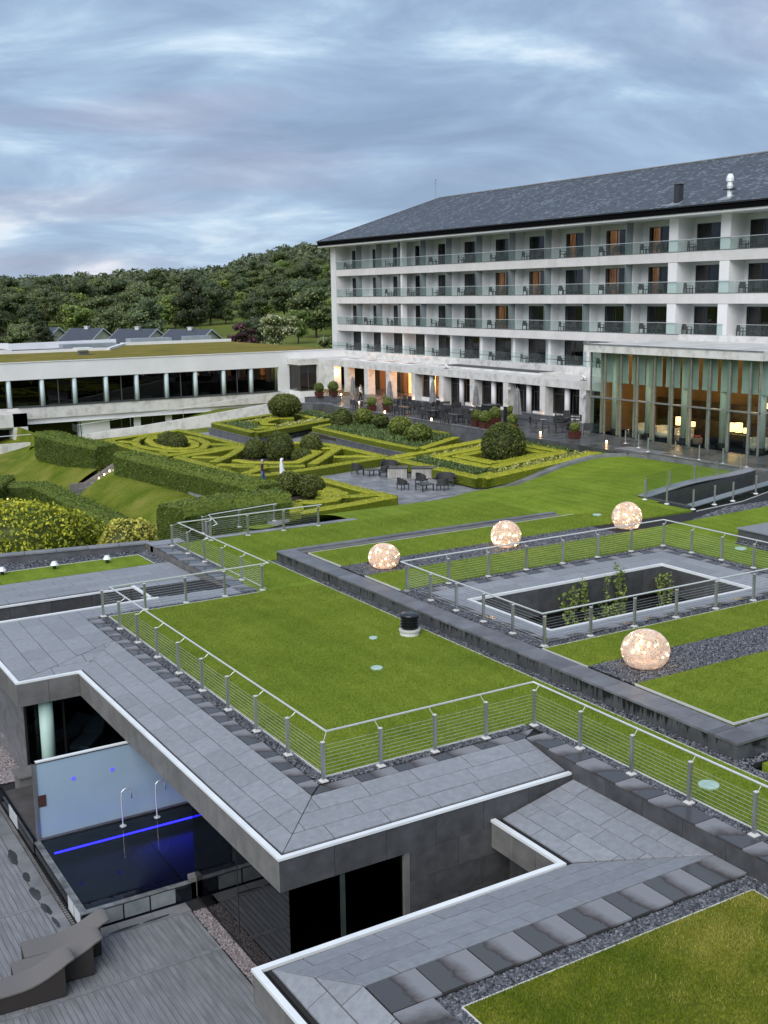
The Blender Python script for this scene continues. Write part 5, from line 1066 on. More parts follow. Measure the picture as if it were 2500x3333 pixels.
for i, (x, y, a, lb) in enumerate(((59.9, 61.3, 0, 'cream lounge chair seen through the second bay of pavilion glass'), (59.8, 59.4, .3, 'cream lounge chair behind the left mint column of the pavilion'), (59.7, 50.6, .2, 'cream tub chair near the right corner of the pavilion'), (61.2, 49.9, -.5, 'cream tub chair cut by the right photo edge in the pavilion'), (59.6, 57.2, .1, 'low cream armchair below the left glowing lamps'))):
    if i == 0:
        sf = thing('lounge_chair', lb, 'armchair', (x, y, -.42), 'cream chairs in the pavilion')
        MB().lathe(x, y, [(.55, -.38), (.6, -.2), (.6, .02), (.5, .06)], 18).build('seat', wh, sf, True)
        b = MB()
        for k in range(12):
            t0 = -.9+k*.26; t1 = t0+.27; b.add([(x+q*math.cos(t_), y+q*math.sin(t_), z) for z in (-.2, .42) for q, t_ in ((.55, t0), (.55, t1), (.68, t1), (.68, t0))], [(0, 1, 5, 4), (2, 3, 7, 6), (4, 5, 6, 7), (1, 2, 6, 5), (3, 0, 4, 7)])
        b.build('backrest', wh, sf)
    else: dup(sf, (x, y, -.42), a*3, lb)
for i, (x, y, m_, lb) in enumerate(((58.9, 57.0, rb, 'brown drum stool behind the fifth bay of pavilion glass'), (58.9, 55.3, rb, 'brown drum stool with red cushion inside the pavilion'))):
    t = thing('drum_stool', lb, 'stool', (x, y, -.42)); MB().lathe(x, y, [(.33, -.42), (.36, -.3), (.36, .0), (.32, .06)], 16).build('seat', m_, t, True)
    if i: MB().lathe(x, y, [(.24, .06), (.26, .14), (.2, .2)], 12).build('cushion', rd, t, True)
t = thing('floor_lamp', 'tall floor lamp with square cream shade near the right end of the pavilion', 'lamp', (60.5, 51.0, -.42))
MB().tube([(60.5, 51.0, -.42), (60.5, 51.0, 2.3)], .03, 6).build('stem', M['black'], t); MB().prism([(60.3, 50.8), (60.7, 50.8), (60.7, 51.25), (60.3, 51.25)], 2.3, 2.65).build('lamp_shade', shade, t)

# ================================================================ low white wing with green roof
wg = thing('wing_building', 'long low white wing with ribbon windows and a sedum covered roof', 'building', (45, 118, -4.5))
def wp(name, mb, m, par=None, **k): return mb.build(name, m, par or wg, **k)
wp('fascia', MB().box(-30, 66.2, 118, 118.4, 2.02, 3.75), M['white']); wp('coping', MB().box(-30, 66.2, 117.94, 118.44, 3.75, 3.83), M['clad_fascia'] if False else M['concrete'])
wp('sill_wall', MB().box(26.0, 58.85, 118, 118.4, -2.0, -.82), M['limestone']); wp('lower_band', MB().box(27.9, 58.85, 118.35, 118.6, -2.5, -2.0), M['white']); wp('soffit', MB().box(28, 58.8, 118.05, 119.4, -2.55, -2.45), M['white'])
wp('window_sill', MB().box(27.9, 57.6, 117.93, 118.2, -.82, -.74), M['gframe']); wp('jamb', MB().box(57.5, 58.85, 118, 118.4, -.82, 2.02), M['white'])
M['mintcol'] = vary('pale mint pillar', (.46, .56, .57), (.54, .64, .65), .5, 1)
wgl = glassmat('wing glass', (.30, .33, .32), 1.35)
xs = [27.15+3.37*i for i in range(10)]
for x in xs[:-1]: wp('column', MB().lathe(x, 118.28, [(.23, -.76), (.23, 2.02)], 16), M['mintcol'], smooth=True)
xs = [16.9, 20.4, 23.8]+xs
for i, (a, b) in enumerate(zip(xs, xs[1:])):
    zb = -.74 if a > 27 else -1.9
    f = MB().box(a+.24, a+.3, 118.42, 118.5, zb, 2.02).box(b-.3, b-.24, 118.42, 118.5, zb, 2.02).box(a+.3, b-.3, 118.42, 118.5, zb, zb+.07).box(a+.3, b-.3, 118.42, 118.5, 1.95, 2.02)
    if i % 2 == 0: f.box((a+b)/2-.05, (a+b)/2+.05, 118.42, 118.5, zb, 1.95)
    w_ = wp('window', f, M['gframe']); wp('pane', MB().box(a+.3, b-.3, 118.455, 118.465, zb+.07, 1.95), wgl, w_)
    if i % 2 == 0 or i > 8: wp('curtain', MB().box(b-.9, b-.4, 118.8, 118.84, zb, 2.0), M['curtain'], w_)
    t = thing('dining_table', f'white clothed dining table seen through the {ORD[i]} wing window from the left', 'table', ((a+b)/2, 119.3, -1.2), 'dining tables behind the wing windows')
    MB().box((a+b)/2-.8, (a+b)/2+.2, 119.0, 119.8, -.75, -.45).build('tablecloth', mat('white tablecloth', (.55, .62, .62), .8) if i == 0 else bpy.data.materials['white tablecloth'], t)
wp('room', MB().box(14, 58.8, 123.5, 123.7, -2, 2).box(14, 58.8, 118.6, 123.5, 1.98, 2.04).box(14, 58.8, 118.6, 123.5, -1.3, -1.2), M['interior'])
# lower floor
wp('lower_wall', MB().box(34.4, 37.6, 118.9, 119.1, -5, -2.5).box(37.6, 60, 118.9, 119.1, -5, -3.75).box(37.6, 60, 118.9, 119.1, -2.62, -2.5), M['white'])
for x in (40.3, 43.9, 47.4, 51.0, 54.5): wp('pier', MB().box(x, x+.75, 118.88, 119.08, -3.75, -2.62), M['white'])
for x0, x1 in ((37.6, 40.3), (41.05, 43.9), (44.65, 47.4), (48.15, 51.0), (51.75, 54.5)):
    w_ = wp('window', MB().box(x0, x1, 119.0, 119.06, -3.75, -3.68).box((x0+x1)/2-.04, (x0+x1)/2+.04, 119.0, 119.06, -3.68, -2.62), M['gframe']); wp('pane', MB().box(x0, x1, 119.03, 119.04, -3.68, -2.62), wgl, w_)
wp('dark_room', MB().box(28, 60, 121, 121.2, -5, -2.5), M['interior']); wp('recess_glass', MB().box(28.2, 34.3, 119.6, 119.62, -5, -2.55), wgl); wp('pier', MB().box(34.3, 34.5, 118.9, 119.6, -5, -2.5), M['white'])
# block at the left end
bk = wp('terrace_block', MB().box(10, 28.0, 115.0, 115.5, -2.4, -1.1).box(26.6, 28.0, 115.0, 118.3, -5, -1.1).box(23.5, 25.0, 116.0, 116.4, -5, -2.4).box(10, 22.3, 115.0, 115.5, -5, -2.4).box(10, 27, 115.5, 118.5, -2.6, -2.4), M['limestone'])
wp('dark_recess', MB().box(22, 27, 117.2, 117.3, -5, -2.5), M['interior'])
# roof
wp('roof_deck', MB().box(-30, 66.2, 118.4, 152, 3.2, 3.62), M['under'])
sd = wp('green_roof', MB().prism([(-30, 118.45), (66.1, 118.45), (66.1, 151), (50, 151), (44, 139), (-30, 139)], 3.62, 3.72), M['sedum'])
wp('roof_kerb', MB().box(-30, 44, 139, 139.5, 3.6, 4.05).box(50, 66.2, 151, 151.5, 3.6, 4.1), M['white']); wp('roof_kerb', MB().prism([(44, 139), (44.5, 138.9), (50.5, 150.9), (50, 151)], 3.6, 4.0), M['white'])
wp('lower_roof', MB().box(-30, 46, 139.5, 158, 3.0, 3.5).box(46, 66, 151.5, 160, 3.0, 3.6), vary('wet pale roof', (.42, .43, .45), (.56, .57, .59), .3, .3, 5)); wp('green_roof', MB().box(-30, 34, 145.5, 155, 3.5, 3.9), vary('rusty sedum', (.17, .10, .05), (.26, .16, .08), .9, .8, 6))
wp('roof_kerb', MB().box(-30, 36, 155, 155.7, 3.5, 4.4).prism([(36, 155), (52, 159.2), (52, 159.9), (36, 155.7)], 3.5, 4.3).box(-30, 34, 145, 145.5, 3.5, 3.95), M['white'])
wp('roof_duct', MB().box(41, 48, 147, 149, 3.5, 4.3).box(52, 58, 153, 155, 3.6, 4.5).box(60, 64, 153, 154.4, 3.6, 4.6), vary('galvanised duct', (.32, .36, .38), (.42, .46, .48), .35, 1, metal=.4))
t = thing('roof_cowl', 'pale square vent cowl on the sedum roof', 'vent', (38.5, 130, 3.72)); MB().prism([(38, 129.5), (39, 129.5), (39, 130.5), (38, 130.5)], 3.72, 4.15).build('base', M['clad_pale'], t); MB().prism([(37.6, 129.1), (39.4, 129.1), (39.4, 130.9), (37.6, 130.9)], 4.3, 4.55).box(38, 39, 129.5, 130.5, 4.15, 4.3).build('lid', M['cap'], t)
# ================================================================ ground and garden terraces
def zg(x, y):
    z = -4.45 + 2.1*ss((x-21.2)/4.6)
    if y > 100 and x < 34: z = min(z, -3.2 - 1.2*ss((30-x)/8.0)*1.0) if x < 27 else z
    return z
grid('bank', 6, 27, 45, 117, 84, 144, M['rough'], zg, lambda x, y: not (22.5 < x and 80.4 < y < 83.0))
grid('ground', 26, 70, 92, 121, 20, 14, M['rough'], lambda x, y: -2.32 - .75*ss((43-x)/12)*ss((y-96)/4) - 1.6*ss((y-104.9+(x-31)*.2)/2.0)*ss((50-x)/8))
tag(MB().prism([(26.4, 54.4), (43, 57.2), (52.3, 56.2), (57, 60), (57, 99), (51, 100.2), (38.6, 97.2), (28.8, 94.0), (26.4, 92)], -2.6, -2.2).build('garden_terrace', M['paving']), kind='structure')
rr6 = random.Random(66)
gt = bpy.data.objects['garden_terrace']
# flagstones laid where the patio shows, between the hedges
def flags(P, z, pitch, m, par_, seed, ln=1.0):
    slabs(par_, P, lambda x, y: z, 'y', rows(min(p[0] for p in P), max(p[0] for p in P), max(1, round((max(p[0] for p in P)-min(p[0] for p in P))/pitch))), ln, m, 'flagstone', gap=.02, th=.03, seed=seed)
flags([(34.6, 57.4), (41.6, 57.2), (41.6, 66.5), (36.5, 68.6), (34.3, 65.6)], -2.17, .75, M['paving'], gt, 61)
flags([(37.3, 84.5), (43.0, 71.5), (44.6, 73), (44.6, 86), (39.4, 86), (39.4, 95), (37.0, 96)], -2.17, .85, M['paving'], gt, 62, 1.3)
# upper terrace
ut = tag(MB().prism([(52.25, 57.6), (52.25, 98.6), (50.9, 100.5), (52, 104.5), (61.9, 104.5), (66, 111), (66, 45), (52.3, 45)], -2.6, -.42).build('upper_terrace', M['paving_dark']), kind='structure')
flags([(53.6, 57.6), (57.3, 57.6), (57.3, 64.8), (60.8, 66), (60.8, 96), (52.4, 96), (52.4, 70)], -.395, 1.05, M['paving_dark'], ut, 63, 1.5)
flags([(53.0, 53.5), (54.4, 53.5), (54.4, 57.2), (53.0, 57.2)], -.393, .5, M['paving'], ut, 64, .9)
# retaining walls of the raised beds and terrace, clad in slate panels
def wallrun(name, label, pts, z0, z1, m='darkwall', pl_=1.1, cap=True, th=.3):
    t = thing(name, label, 'wall', (pts[0][0], pts[0][1], z0)); core = MB(); k = 0
    for (xa, ya), (xb, yb) in zip(pts, pts[1:]):
        d = Vector((xb-xa, yb-ya, 0)); L_ = d.length; d /= L_; n = Vector((d.y, -d.x, 0)); mid = Vector(((xa+xb)/2, (ya+yb)/2, 0))
        core.obox(mid-n*th/2+Vector((0, 0, (z0+z1)/2)), d*(L_/2), n*(th/2-.004), (0, 0, (z1-z0)/2-.002)); q = max(1, round(L_/pl_))
        for i in range(q):
            c = Vector((xa, ya, 0))+d*(L_*(i+.5)/q)
            MB().obox(c+n*.012+Vector((0, 0, (z0+z1)/2-.01)), d*(L_/q/2-.006), n*.014, (0, 0, (z1-z0)/2-.02)).build('panel', M[m], t)
            if cap: MB().obox(c-n*(th/2-.04)+Vector((0, 0, z1+.025)), d*(L_/q/2-.005), n*(th/2+.02), (0, 0, .025)).build('cap_slab', M['kerbstone'], t)
    core.build('core', M['under'], t); return t
wallrun('retaining_wall', 'dark slate retaining wall below the back left flower bed', [(39.5, 95.9), (39.4, 86.0), (51.7, 93.2)], -2.2, -1.62)
wallrun('retaining_wall', 'dark slate retaining wall along the middle planting bed', [(48.6, 88.0), (44.95, 86.2), (44.3, 69.2), (46, 68.4)], -2.2, -1.52)
wallrun('retaining_wall', 'dark slate wall holding up the terrace of black tables', [(51.0, 99.9), (53.0, 98.2), (52.2, 95), (52.2, 70.0)], -2.2, -.40, pl_=1.4)
wallrun('planter_wall', 'tall dark planter block under two potted box balls by the arcade', [(51.7, 100.4), (55.3, 99.5), (56.4, 101.5)], -1.4, .12, pl_=1.3)
wallrun('planter_wall', 'low grey planter block in front of the white arcade windows', [(59.2, 84.5), (59.2, 78.2), (61, 78.2)], -.4, .05, pl_=1.6)
wallrun('planter_wall', 'low grey planter block left of the umbrella by the arcade', [(58.9, 95.5), (58.9, 88.5), (61, 88.5)], -.4, .0, pl_=1.6)
wallrun('planter_wall', 'grey block beside the round tables below the arcade', [(59.4, 76.2), (59.4, 71.4), (61, 71.4)], -.4, .1, pl_=1.6)
kb = thing('garden_kerb', 'stone kerb ramping up between the garden hedges and the lawn slope', 'kerb', (40, 57, -2.2))
kp = [(26.6, 54.3), (31, 55.0), (34.9, 55.6), (38.5, 57.1), (42.3, 57.15), (45, 56.95), (48, 56.6), (50.3, 56.0), (51.9, 54.8), (52.15, 53.0)]
for (xa, ya), (xb, yb) in zip(kp, kp[1:]):
    n = max(1, round(math.hypot(xb-xa, yb-ya)/1.15))
    for i in range(n):
        a = Vector((xa+(xb-xa)*i/n, ya+(yb-ya)*i/n, 0)); b = Vector((xa+(xb-xa)*(i+1)/n, ya+(yb-ya)*(i+1)/n, 0)); d = (b-a); L_ = d.length; d.normalize(); q = Vector((-d.y, d.x, 0))
        z0 = zkerb(a.x)+.17; z1 = zkerb(b.x)+.17; vs = []
        for p, z in ((a+d*.006, z0), (b-d*.006, z1)):
            for s_, h in ((0, -.5), (.62, -.5), (.62, 0), (0, 0)): v_ = p+q*s_; vs.append((v_.x, v_.y, z+h))
        MB().add(vs, [(0, 1, 2, 3), (7, 6, 5, 4), (3, 2, 6, 7), (1, 0, 4, 5), (0, 3, 7, 4), (2, 1, 5, 6)]).build('kerb_stone', M['kerbstone'], kb)
wallrun('terrace_kerb', 'dark stone kerb wall of the pavilion terrace above the lawn', [(52.15, 53.2), (51.95, 44.6)], -1.0, -.2, 'kerbstone', 1.3)
wallrun('terrace_kerb', 'dark stone kerb wall continuing to the right edge of the photo', [(51.95, 44.6), (56, 40)], -1.0, -.2, 'kerbstone', 1.3)
# white ramp wall and rail along the wing
rw = thing('ramp_wall', 'pale stone ramp wall falling to the left in front of the wing', 'wall', (40, 102, -2))
rp = [(30.6, 104.9, -2.45, -3.0), (35.5, 103.9, -1.95, -2.75), (40.5, 102.8, -1.35, -2.45), (45, 101.8, -.75, -2.4), (49, 100.9, -.25, -2.4), (51.8, 100.4, .1, -2.4)]
for a, b in zip(rp, rp[1:]):
    d = Vector((b[0]-a[0], b[1]-a[1], 0)).normalized(); q = Vector((-d.y, d.x, 0))*.35; g = d*.006
    vs = []
    for p in (a, b):
        s_ = 1 if p is a else -1
        for o in (0, 1): vs += [(p[0]+g.x*s_+q.x*o, p[1]+g.y*s_+q.y*o, p[3]), (p[0]+g.x*s_+q.x*o, p[1]+g.y*s_+q.y*o, p[2])]
    MB().add(vs, [(0, 4, 5, 1), (2, 3, 7, 6), (1, 5, 7, 3), (0, 1, 3, 2), (4, 6, 7, 5)]).build('panel', M['limestone'], rw)
MB().tube([(a[0], a[1]+1.9, a[2]+.75) for a in rp], .018, 6).build('handrail', M['steel_bright'], rw)
for a in rp[:3]: MB().box(a[0]-.02, a[0]+.02, a[1]+1.88, a[1]+1.92, a[3], a[2]+.75).build('post', M['steel'], rw)
MB().box(30.6, 30.62, 105, 108.5, -2.4, -1.7).build('glass_panel', M['bal'], rw)
rw2 = thing('ramp_wall', 'pale stone wall with handrail cut by the left photo edge below the wing', 'wall', (22, 109, -4)); MB().box(10, 27.9, 109.5, 109.9, -5, -3.35).box(27.5, 27.9, 104.8, 109.5, -5, -3.35).build('wall', M['limestone'], rw2); MB().tube([(10, 109.7, -2.6), (27.6, 109.7, -2.6), (27.7, 105.0, -3.0)], .04, 6).build('handrail', M['steel_bright'], rw2)

# ================================================================ foliage helpers
RF = np.random.default_rng(21)
def cards(P, Nn, size, tone, jit=.6, asp=.55):
    """leaf shaped four-sided faces at points P, roughly facing normals Nn"""
    n = len(P); d = Nn + RF.normal(0, jit, (n, 3)); d /= np.linalg.norm(d, axis=1, keepdims=True)+1e-9
    u = np.cross(d, RF.normal(0, 1, (n, 3))); u /= np.linalg.norm(u, axis=1, keepdims=True)+1e-9; v = np.cross(d, u)
    s = (size*RF.uniform(.65, 1.35, n))[:, None]
    V = np.stack([P-u*s, P-v*s*asp+d*s*.12, P+u*s, P+v*s*asp+d*s*.12], 1)
    return V.reshape(-1, 3), np.arange(n*4).reshape(-1, 4), tone
def solid_and_cards(name, m, parent, solids, P, Nn, size, tone, jit=.6, kind=None, asp=.55, core_tone=.0):
    V, F, t = cards(P, Nn, size, tone, jit, asp); Vs = [V]; Fs = [F]; ts = [t]; o = len(V)
    for si, (v, f) in enumerate(solids):
        v = np.asarray(v, float); f = np.asarray([q if len(q) == 4 else (*q, q[-1]) for q in f if len(q) in (3, 4)]); Vs.append(v); Fs.append(f+o); ts.append(np.full(len(f), core_tone[si] if isinstance(core_tone, list) else core_tone)); o += len(v)
    return npmesh(name, np.concatenate(Vs), np.concatenate(Fs), m, parent, kind, np.concatenate(ts))
def hedge(name, pts, hw, z0, h, m, parent=None, dens=330, size=.036, zf=None, topt=(.70, .2), sidet=(.30, .14), rough=.016, closed=False):
    """clipped hedge along a polyline: solid heart with a skin of small leaves; new growth on top is lighter"""
    z = (lambda x, y: z0) if zf is None else zf
    ps = [Vector((x, y, 0)) for x, y in pts]; dens_p = []
    for a, b in zip(ps, ps[1:]):
        n = max(1, int((b-a).length/.8))
        for i in range(n): dens_p.append(a.lerp(b, i/n))
    dens_p.append(ps[-1]); L_, Rr = [], []
    for i, p in enumerate(dens_p):
        d0 = (p-dens_p[i-1]).normalized() if i else (dens_p[1]-p).normalized(); d1 = (dens_p[i+1]-p).normalized() if i < len(dens_p)-1 else d0
        d = (d0+d1); d = d.normalized() if d.length > .1 else d0; q = Vector((-d.y, d.x, 0)); k = min(1.6, 1/max(.5, q.dot(Vector((-d0.y, d0.x, 0))))); L_.append(p+q*hw*k); Rr.append(p-q*hw*k)
    sh = hw*.12; V = []; F = []
    for a, b in zip(L_, Rr):
        c = (a+b)/2; zz = z(c.x, c.y)
        for p, s_, hh in ((a, 1, 0), (a, 1, h*.86), (a, .86, h-.03), (b, .86, h-.03), (b, 1, h*.86), (b, 1, 0)): v_ = c+(p-c)*s_*.97; V.append((v_.x, v_.y, zz+hh))
    for i in range(len(L_)-1):
        for k in range(5): o = i*6+k; F.append((o, o+1, o+7, o+6))
    F.append((0, 1, 4, 5)); F.append((1, 2, 3, 4)); o = (len(L_)-1)*6; F.append((o+5, o+4, o+1, o)); F.append((o+4, o+3, o+2, o+1))
    V = np.array(V); tri = []; Ns = []; isT = []
    for f in F:
        a, b, c, d = (V[i] for i in f); n = np.cross(c-a, d-b); A = np.linalg.norm(n)/2
        if A < 1e-6: continue
        n = n/(2*A); k = max(1, int(A*dens*(1 if abs(n[2]) > .5 else .8))); u = RF.random((k, 1)); w_ = RF.random((k, 1))
        tri.append((a*(1-u)+b*u)*(1-w_)+(d*(1-u)+c*u)*w_); Ns.append(np.repeat(n[None], k, 0)); isT.append(np.full(k, n[2]))
    P = np.concatenate(tri); Nn = np.concatenate(Ns); up = np.abs(np.concatenate(isT)); cen = V.mean(0)
    # outward normals: flip those that face the hedge's own centre line
    side = Nn[:, 2] < -.3; Nn[side] *= -1
    lump = np.sin(P[:, 0]*5.1+P[:, 1]*3.3)+np.sin(P[:, 1]*4.7-P[:, 2]*6)*.8
    P = P+Nn*RF.normal(0, rough, (len(P), 1))+Nn*(lump[:, None]*.012)
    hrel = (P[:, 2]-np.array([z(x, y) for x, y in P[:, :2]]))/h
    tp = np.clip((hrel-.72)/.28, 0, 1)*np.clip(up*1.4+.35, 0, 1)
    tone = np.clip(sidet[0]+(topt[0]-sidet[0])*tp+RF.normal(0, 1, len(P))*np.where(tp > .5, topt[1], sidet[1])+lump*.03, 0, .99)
    top_f = [f for i, f in enumerate(F) if i < 5*(len(L_)-1) and i % 5 in (1, 2, 3)]; oth = [f for i, f in enumerate(F) if not (i < 5*(len(L_)-1) and i % 5 in (1, 2, 3))]
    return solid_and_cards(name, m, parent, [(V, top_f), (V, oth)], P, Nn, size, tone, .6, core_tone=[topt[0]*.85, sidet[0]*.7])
def blob(name, c, r, m, parent=None, n=2200, size=.06, tone=(.4, .2), lumps=.10, flat=None, seed=0, jit=.7, toplight=.18):
    """rounded bush: uneven leafy skin over a dark heart; r = (rx, ry, rz); c = centre"""
    rr = np.random.default_rng(seed+100); d = rr.normal(0, 1, (n, 3)); d /= np.linalg.norm(d, axis=1, keepdims=True)
    if flat is not None: d[:, 2] = np.maximum(d[:, 2], flat); 
    k = rr.normal(0, 3.2, (6, 3)); ph = rr.uniform(0, 6.28, 6); w_ = sum(np.sin(d@k[i]+ph[i]) for i in range(6))/6
    rad_ = 1+lumps*w_+rr.normal(0, .03, n)-np.abs(rr.normal(0, .05, n)); P = np.array(c)+d*np.array(r)*rad_[:, None]
    Nn = d/np.array(r); Nn /= np.linalg.norm(Nn, axis=1, keepdims=True)
    tn = np.clip(tone[0]+toplight*(d[:, 2])+rr.normal(0, tone[1], n)+.12*w_, 0, .99); V = []; F = []  # upward leaves toned lighter, top light put into the colour
    U_, W_ = 14, 9
    for j in range(W_+1):
        th = math.pi*j/W_
        for i in range(U_): 
            a = 2*math.pi*i/U_; q = np.array([math.sin(th)*math.cos(a), math.sin(th)*math.sin(a), math.cos(th)])
            if flat is not None: q[2] = max(q[2], flat)
            s_ = .90+lumps*float(sum(np.sin(q@k[i_]+ph[i_]) for i_ in range(6))/6); V.append(tuple(np.array(c)+q*np.array(r)*s_))
    for j in range(W_):
        for i in range(U_): F.append((j*U_+i, (j+1)*U_+i, (j+1)*U_+(i+1) % U_, j*U_+(i+1) % U_))
    return solid_and_cards(name, m, parent, [(V, F)], P, Nn, size, tn, jit)
M['box'] = leafmat('box hedge leaves', (.055, .08, .009), (.23, .27, .02), (.70, .67, .06))
M['yew'] = leafmat('dark hedge leaves', (.035, .055, .009), (.095, .140, .020), (.20, .26, .035))
M['ball'] = leafmat('topiary leaves', (.03, .042, .012), (.092, .115, .024), (.22, .25, .05))
M['bay'] = leafmat('box ball leaves', (.05, .075, .016), (.16, .20, .04), (.36, .40, .08))
M['golden'] = leafmat('golden shrub leaves', (.045, .065, .009), (.19, .24, .022), (.60, .60, .05))
M['golden2'] = leafmat('pale gold shrub leaves', (.06, .07, .014), (.30, .30, .06), (.64, .60, .12))
M['strap'] = leafmat('strap leaves', (.05, .09, .022), (.12, .18, .05), (.25, .32, .11))
M['flower'] = leafmat('yellow green flowers', (.10, .14, .03), (.36, .38, .09), (.66, .64, .26))
A=[[(29.1,92.9),(29.1,89.0),(29.2,84.7),(29.5,80.9)],[(29.1,92.9),(31.6,94.1),(34.2,94.9)],[(36.7,96.0),(36.8,91.8),(36.9,87.2),(37.0,83.2)],[(29.6,80.8),(32.1,81.6),(36.9,82.9)],[(33.5,93.1),(32.5,93.4),(31.3,91.8),(30.4,89.9),(30.0,87.9),(30.2,85.6),(31.1,83.0),(32.1,82.3),(33.6,83.1),(35.1,85.7),(35.7,89.0),(35.4,91.1),(34.6,92.6)],[(33.1,91.8),(32.5,91.9),(31.8,90.4),(31.2,87.3),(31.5,84.7),(32.5,83.8),(33.5,84.4),(34.4,86.6),(34.6,89.0),(34.2,91.0)],[(29.7,91.5),(30.5,90.3)],[(30.4,83.2),(29.7,81.0)],[(35.0,85.3),(36.8,83.4)],[(34.2,94.9),(36.7,96.0)]]
B2=[[(30.2,79.7),(30.4,76.3),(30.4,72.6),(30.4,69.0),(30.5,68.2)],[(30.2,79.7),(33.0,80.6),(36.7,82.3)],[(31.1,78.9),(32.7,77.6)],[(31.3,75.5),(33.9,78.3),(36.3,81.6)],[(31.2,74.3),(33.1,72.3)],[(30.7,68.5),(32.0,67.9),(35.1,68.4),(38.6,69.3),(42.6,70.3)],[(42.0,81.4),(42.7,78.9),(42.8,75.3),(42.7,70.4)],[(42.3,76.7),(39.5,73.5),(36.6,70.3)],[(39.7,72.7),(41.2,71.9),(42.5,70.6)],[(33.1,75.6),(33.4,74.0),(35.0,72.6),(36.2,71.9),(37.8,73.3),(40.0,75.7),(39.7,76.8)],[(40.5,78.5),(42.0,76.9)],[(31.7,72.9),(33.6,71.2),(35.9,70.0)],[(30.9,69.2),(33.6,71.4)],[(36.7,82.3),(42.0,81.4)]]
Bf=[[(29.8,65.8),(31.8,65.1),(34.1,64.9)],[(34.1,64.9),(34.1,61.0),(34.2,58.0),(34.5,56.0)],[(34.5,56.0),(31.8,55.4),(29.3,55.0),(27.5,54.7)],[(29.9,63.3),(31.1,63.8)],[(32.6,61.7),(32.7,59.8),(32.5,58.6),(31.0,57.1),(29.8,57.1),(29.0,57.9)],[(32.1,60.2),(31.7,58.8),(31.2,58.1),(30.6,57.9)],[(32.0,57.8),(33.0,57.4),(34.0,57.3)],[(27.5,54.7),(29.0,57.9)]]
Dh=[[(39.9,95.5),(39.9,91.0),(39.8,86.6)],[(39.8,86.6),(44.4,88.7),(50.6,91.9)],[(39.9,95.5),(43.2,97.1),(50.1,100.2)],[(50.1,99.9),(52.0,100.3),(51.7,97.0),(51.0,92.3)],[(49.3,98.1),(49.1,93.3)],[(43.4,94.4),(45.9,95.9)],[(47.5,94.6),(46.1,95.3),(43.8,93.5),(43.2,91.7),(43.8,90.9)],[(40.7,88.9),(42.8,88.9)],[(41.9,90.3),(42.4,88.9)]]
def bed(label, lines, z0, h, hw, name='knot_hedge', zf=None, soil=None, **k):
    t = thing(name, label, 'hedge', (lines[0][0][0], lines[0][0][1], z0))
    for l in lines: hedge('hedge_row', l, hw, z0, h, M['box'], t, zf=zf, **k)
    if soil: MB().prism(ccw(soil), (lambda x, y: (zf(x, y) if zf else z0)-.25), (lambda x, y: (zf(x, y) if zf else z0)+.02)).build('soil', M['soil'], t)
    return t
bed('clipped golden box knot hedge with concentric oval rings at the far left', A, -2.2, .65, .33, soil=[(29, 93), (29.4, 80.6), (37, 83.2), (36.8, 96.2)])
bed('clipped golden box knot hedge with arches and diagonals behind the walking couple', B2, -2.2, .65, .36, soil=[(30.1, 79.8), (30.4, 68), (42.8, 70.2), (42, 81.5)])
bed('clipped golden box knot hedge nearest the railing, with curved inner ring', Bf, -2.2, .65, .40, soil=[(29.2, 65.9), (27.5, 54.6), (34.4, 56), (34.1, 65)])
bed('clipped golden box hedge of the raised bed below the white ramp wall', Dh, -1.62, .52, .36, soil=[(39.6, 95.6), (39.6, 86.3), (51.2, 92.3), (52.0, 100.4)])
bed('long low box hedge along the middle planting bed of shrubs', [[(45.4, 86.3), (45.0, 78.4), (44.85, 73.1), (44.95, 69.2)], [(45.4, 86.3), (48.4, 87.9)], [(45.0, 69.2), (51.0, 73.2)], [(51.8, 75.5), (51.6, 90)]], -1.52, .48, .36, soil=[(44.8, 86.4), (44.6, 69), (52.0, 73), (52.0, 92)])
def zF(x, y): return -2.12+.9*min(1.05, max(0, (x-42)/11.5))
def sq(i, j=None):
    j = i if j is None else j; return [(42.3+i, 69.0-j), (42.3+i, 57.75+j), (53.5-i, 58.0+j), (53.5-i, 68.9-j), (42.3+i, 69.0-j)]
Fh = [sq(.0)[k:k+2] for k in range(4)]+[sq(2.35)[k:k+2] for k in range(4)]
ft = bed('big square box hedge in concentric squares round a large topiary ball', Fh, -2.1, .66, .46, zf=zF, soil=[(42, 69.2), (42, 57.5), (53.8, 57.8), (53.8, 69.1)], size=.038, dens=330)
for k in range(4):
    p = [(46.1, 65.9), (46.1, 61.3), (50.6, 61.3), (50.6, 65.9), (46.1, 65.9)]; hedge('hedge_row', p[k:k+2], .55, 0, .55, M['box'], ft, zf=zF, dens=330, size=.038)
for x, y in ((42.9, 67.9), (43.0, 58.7), (52.6, 58.9), (52.6, 68)): hedge('hedge_row', [(x-.55, y), (x+.75, y)], .30, 0, .62, M['box'], ft, zf=zF, dens=330, size=.038)
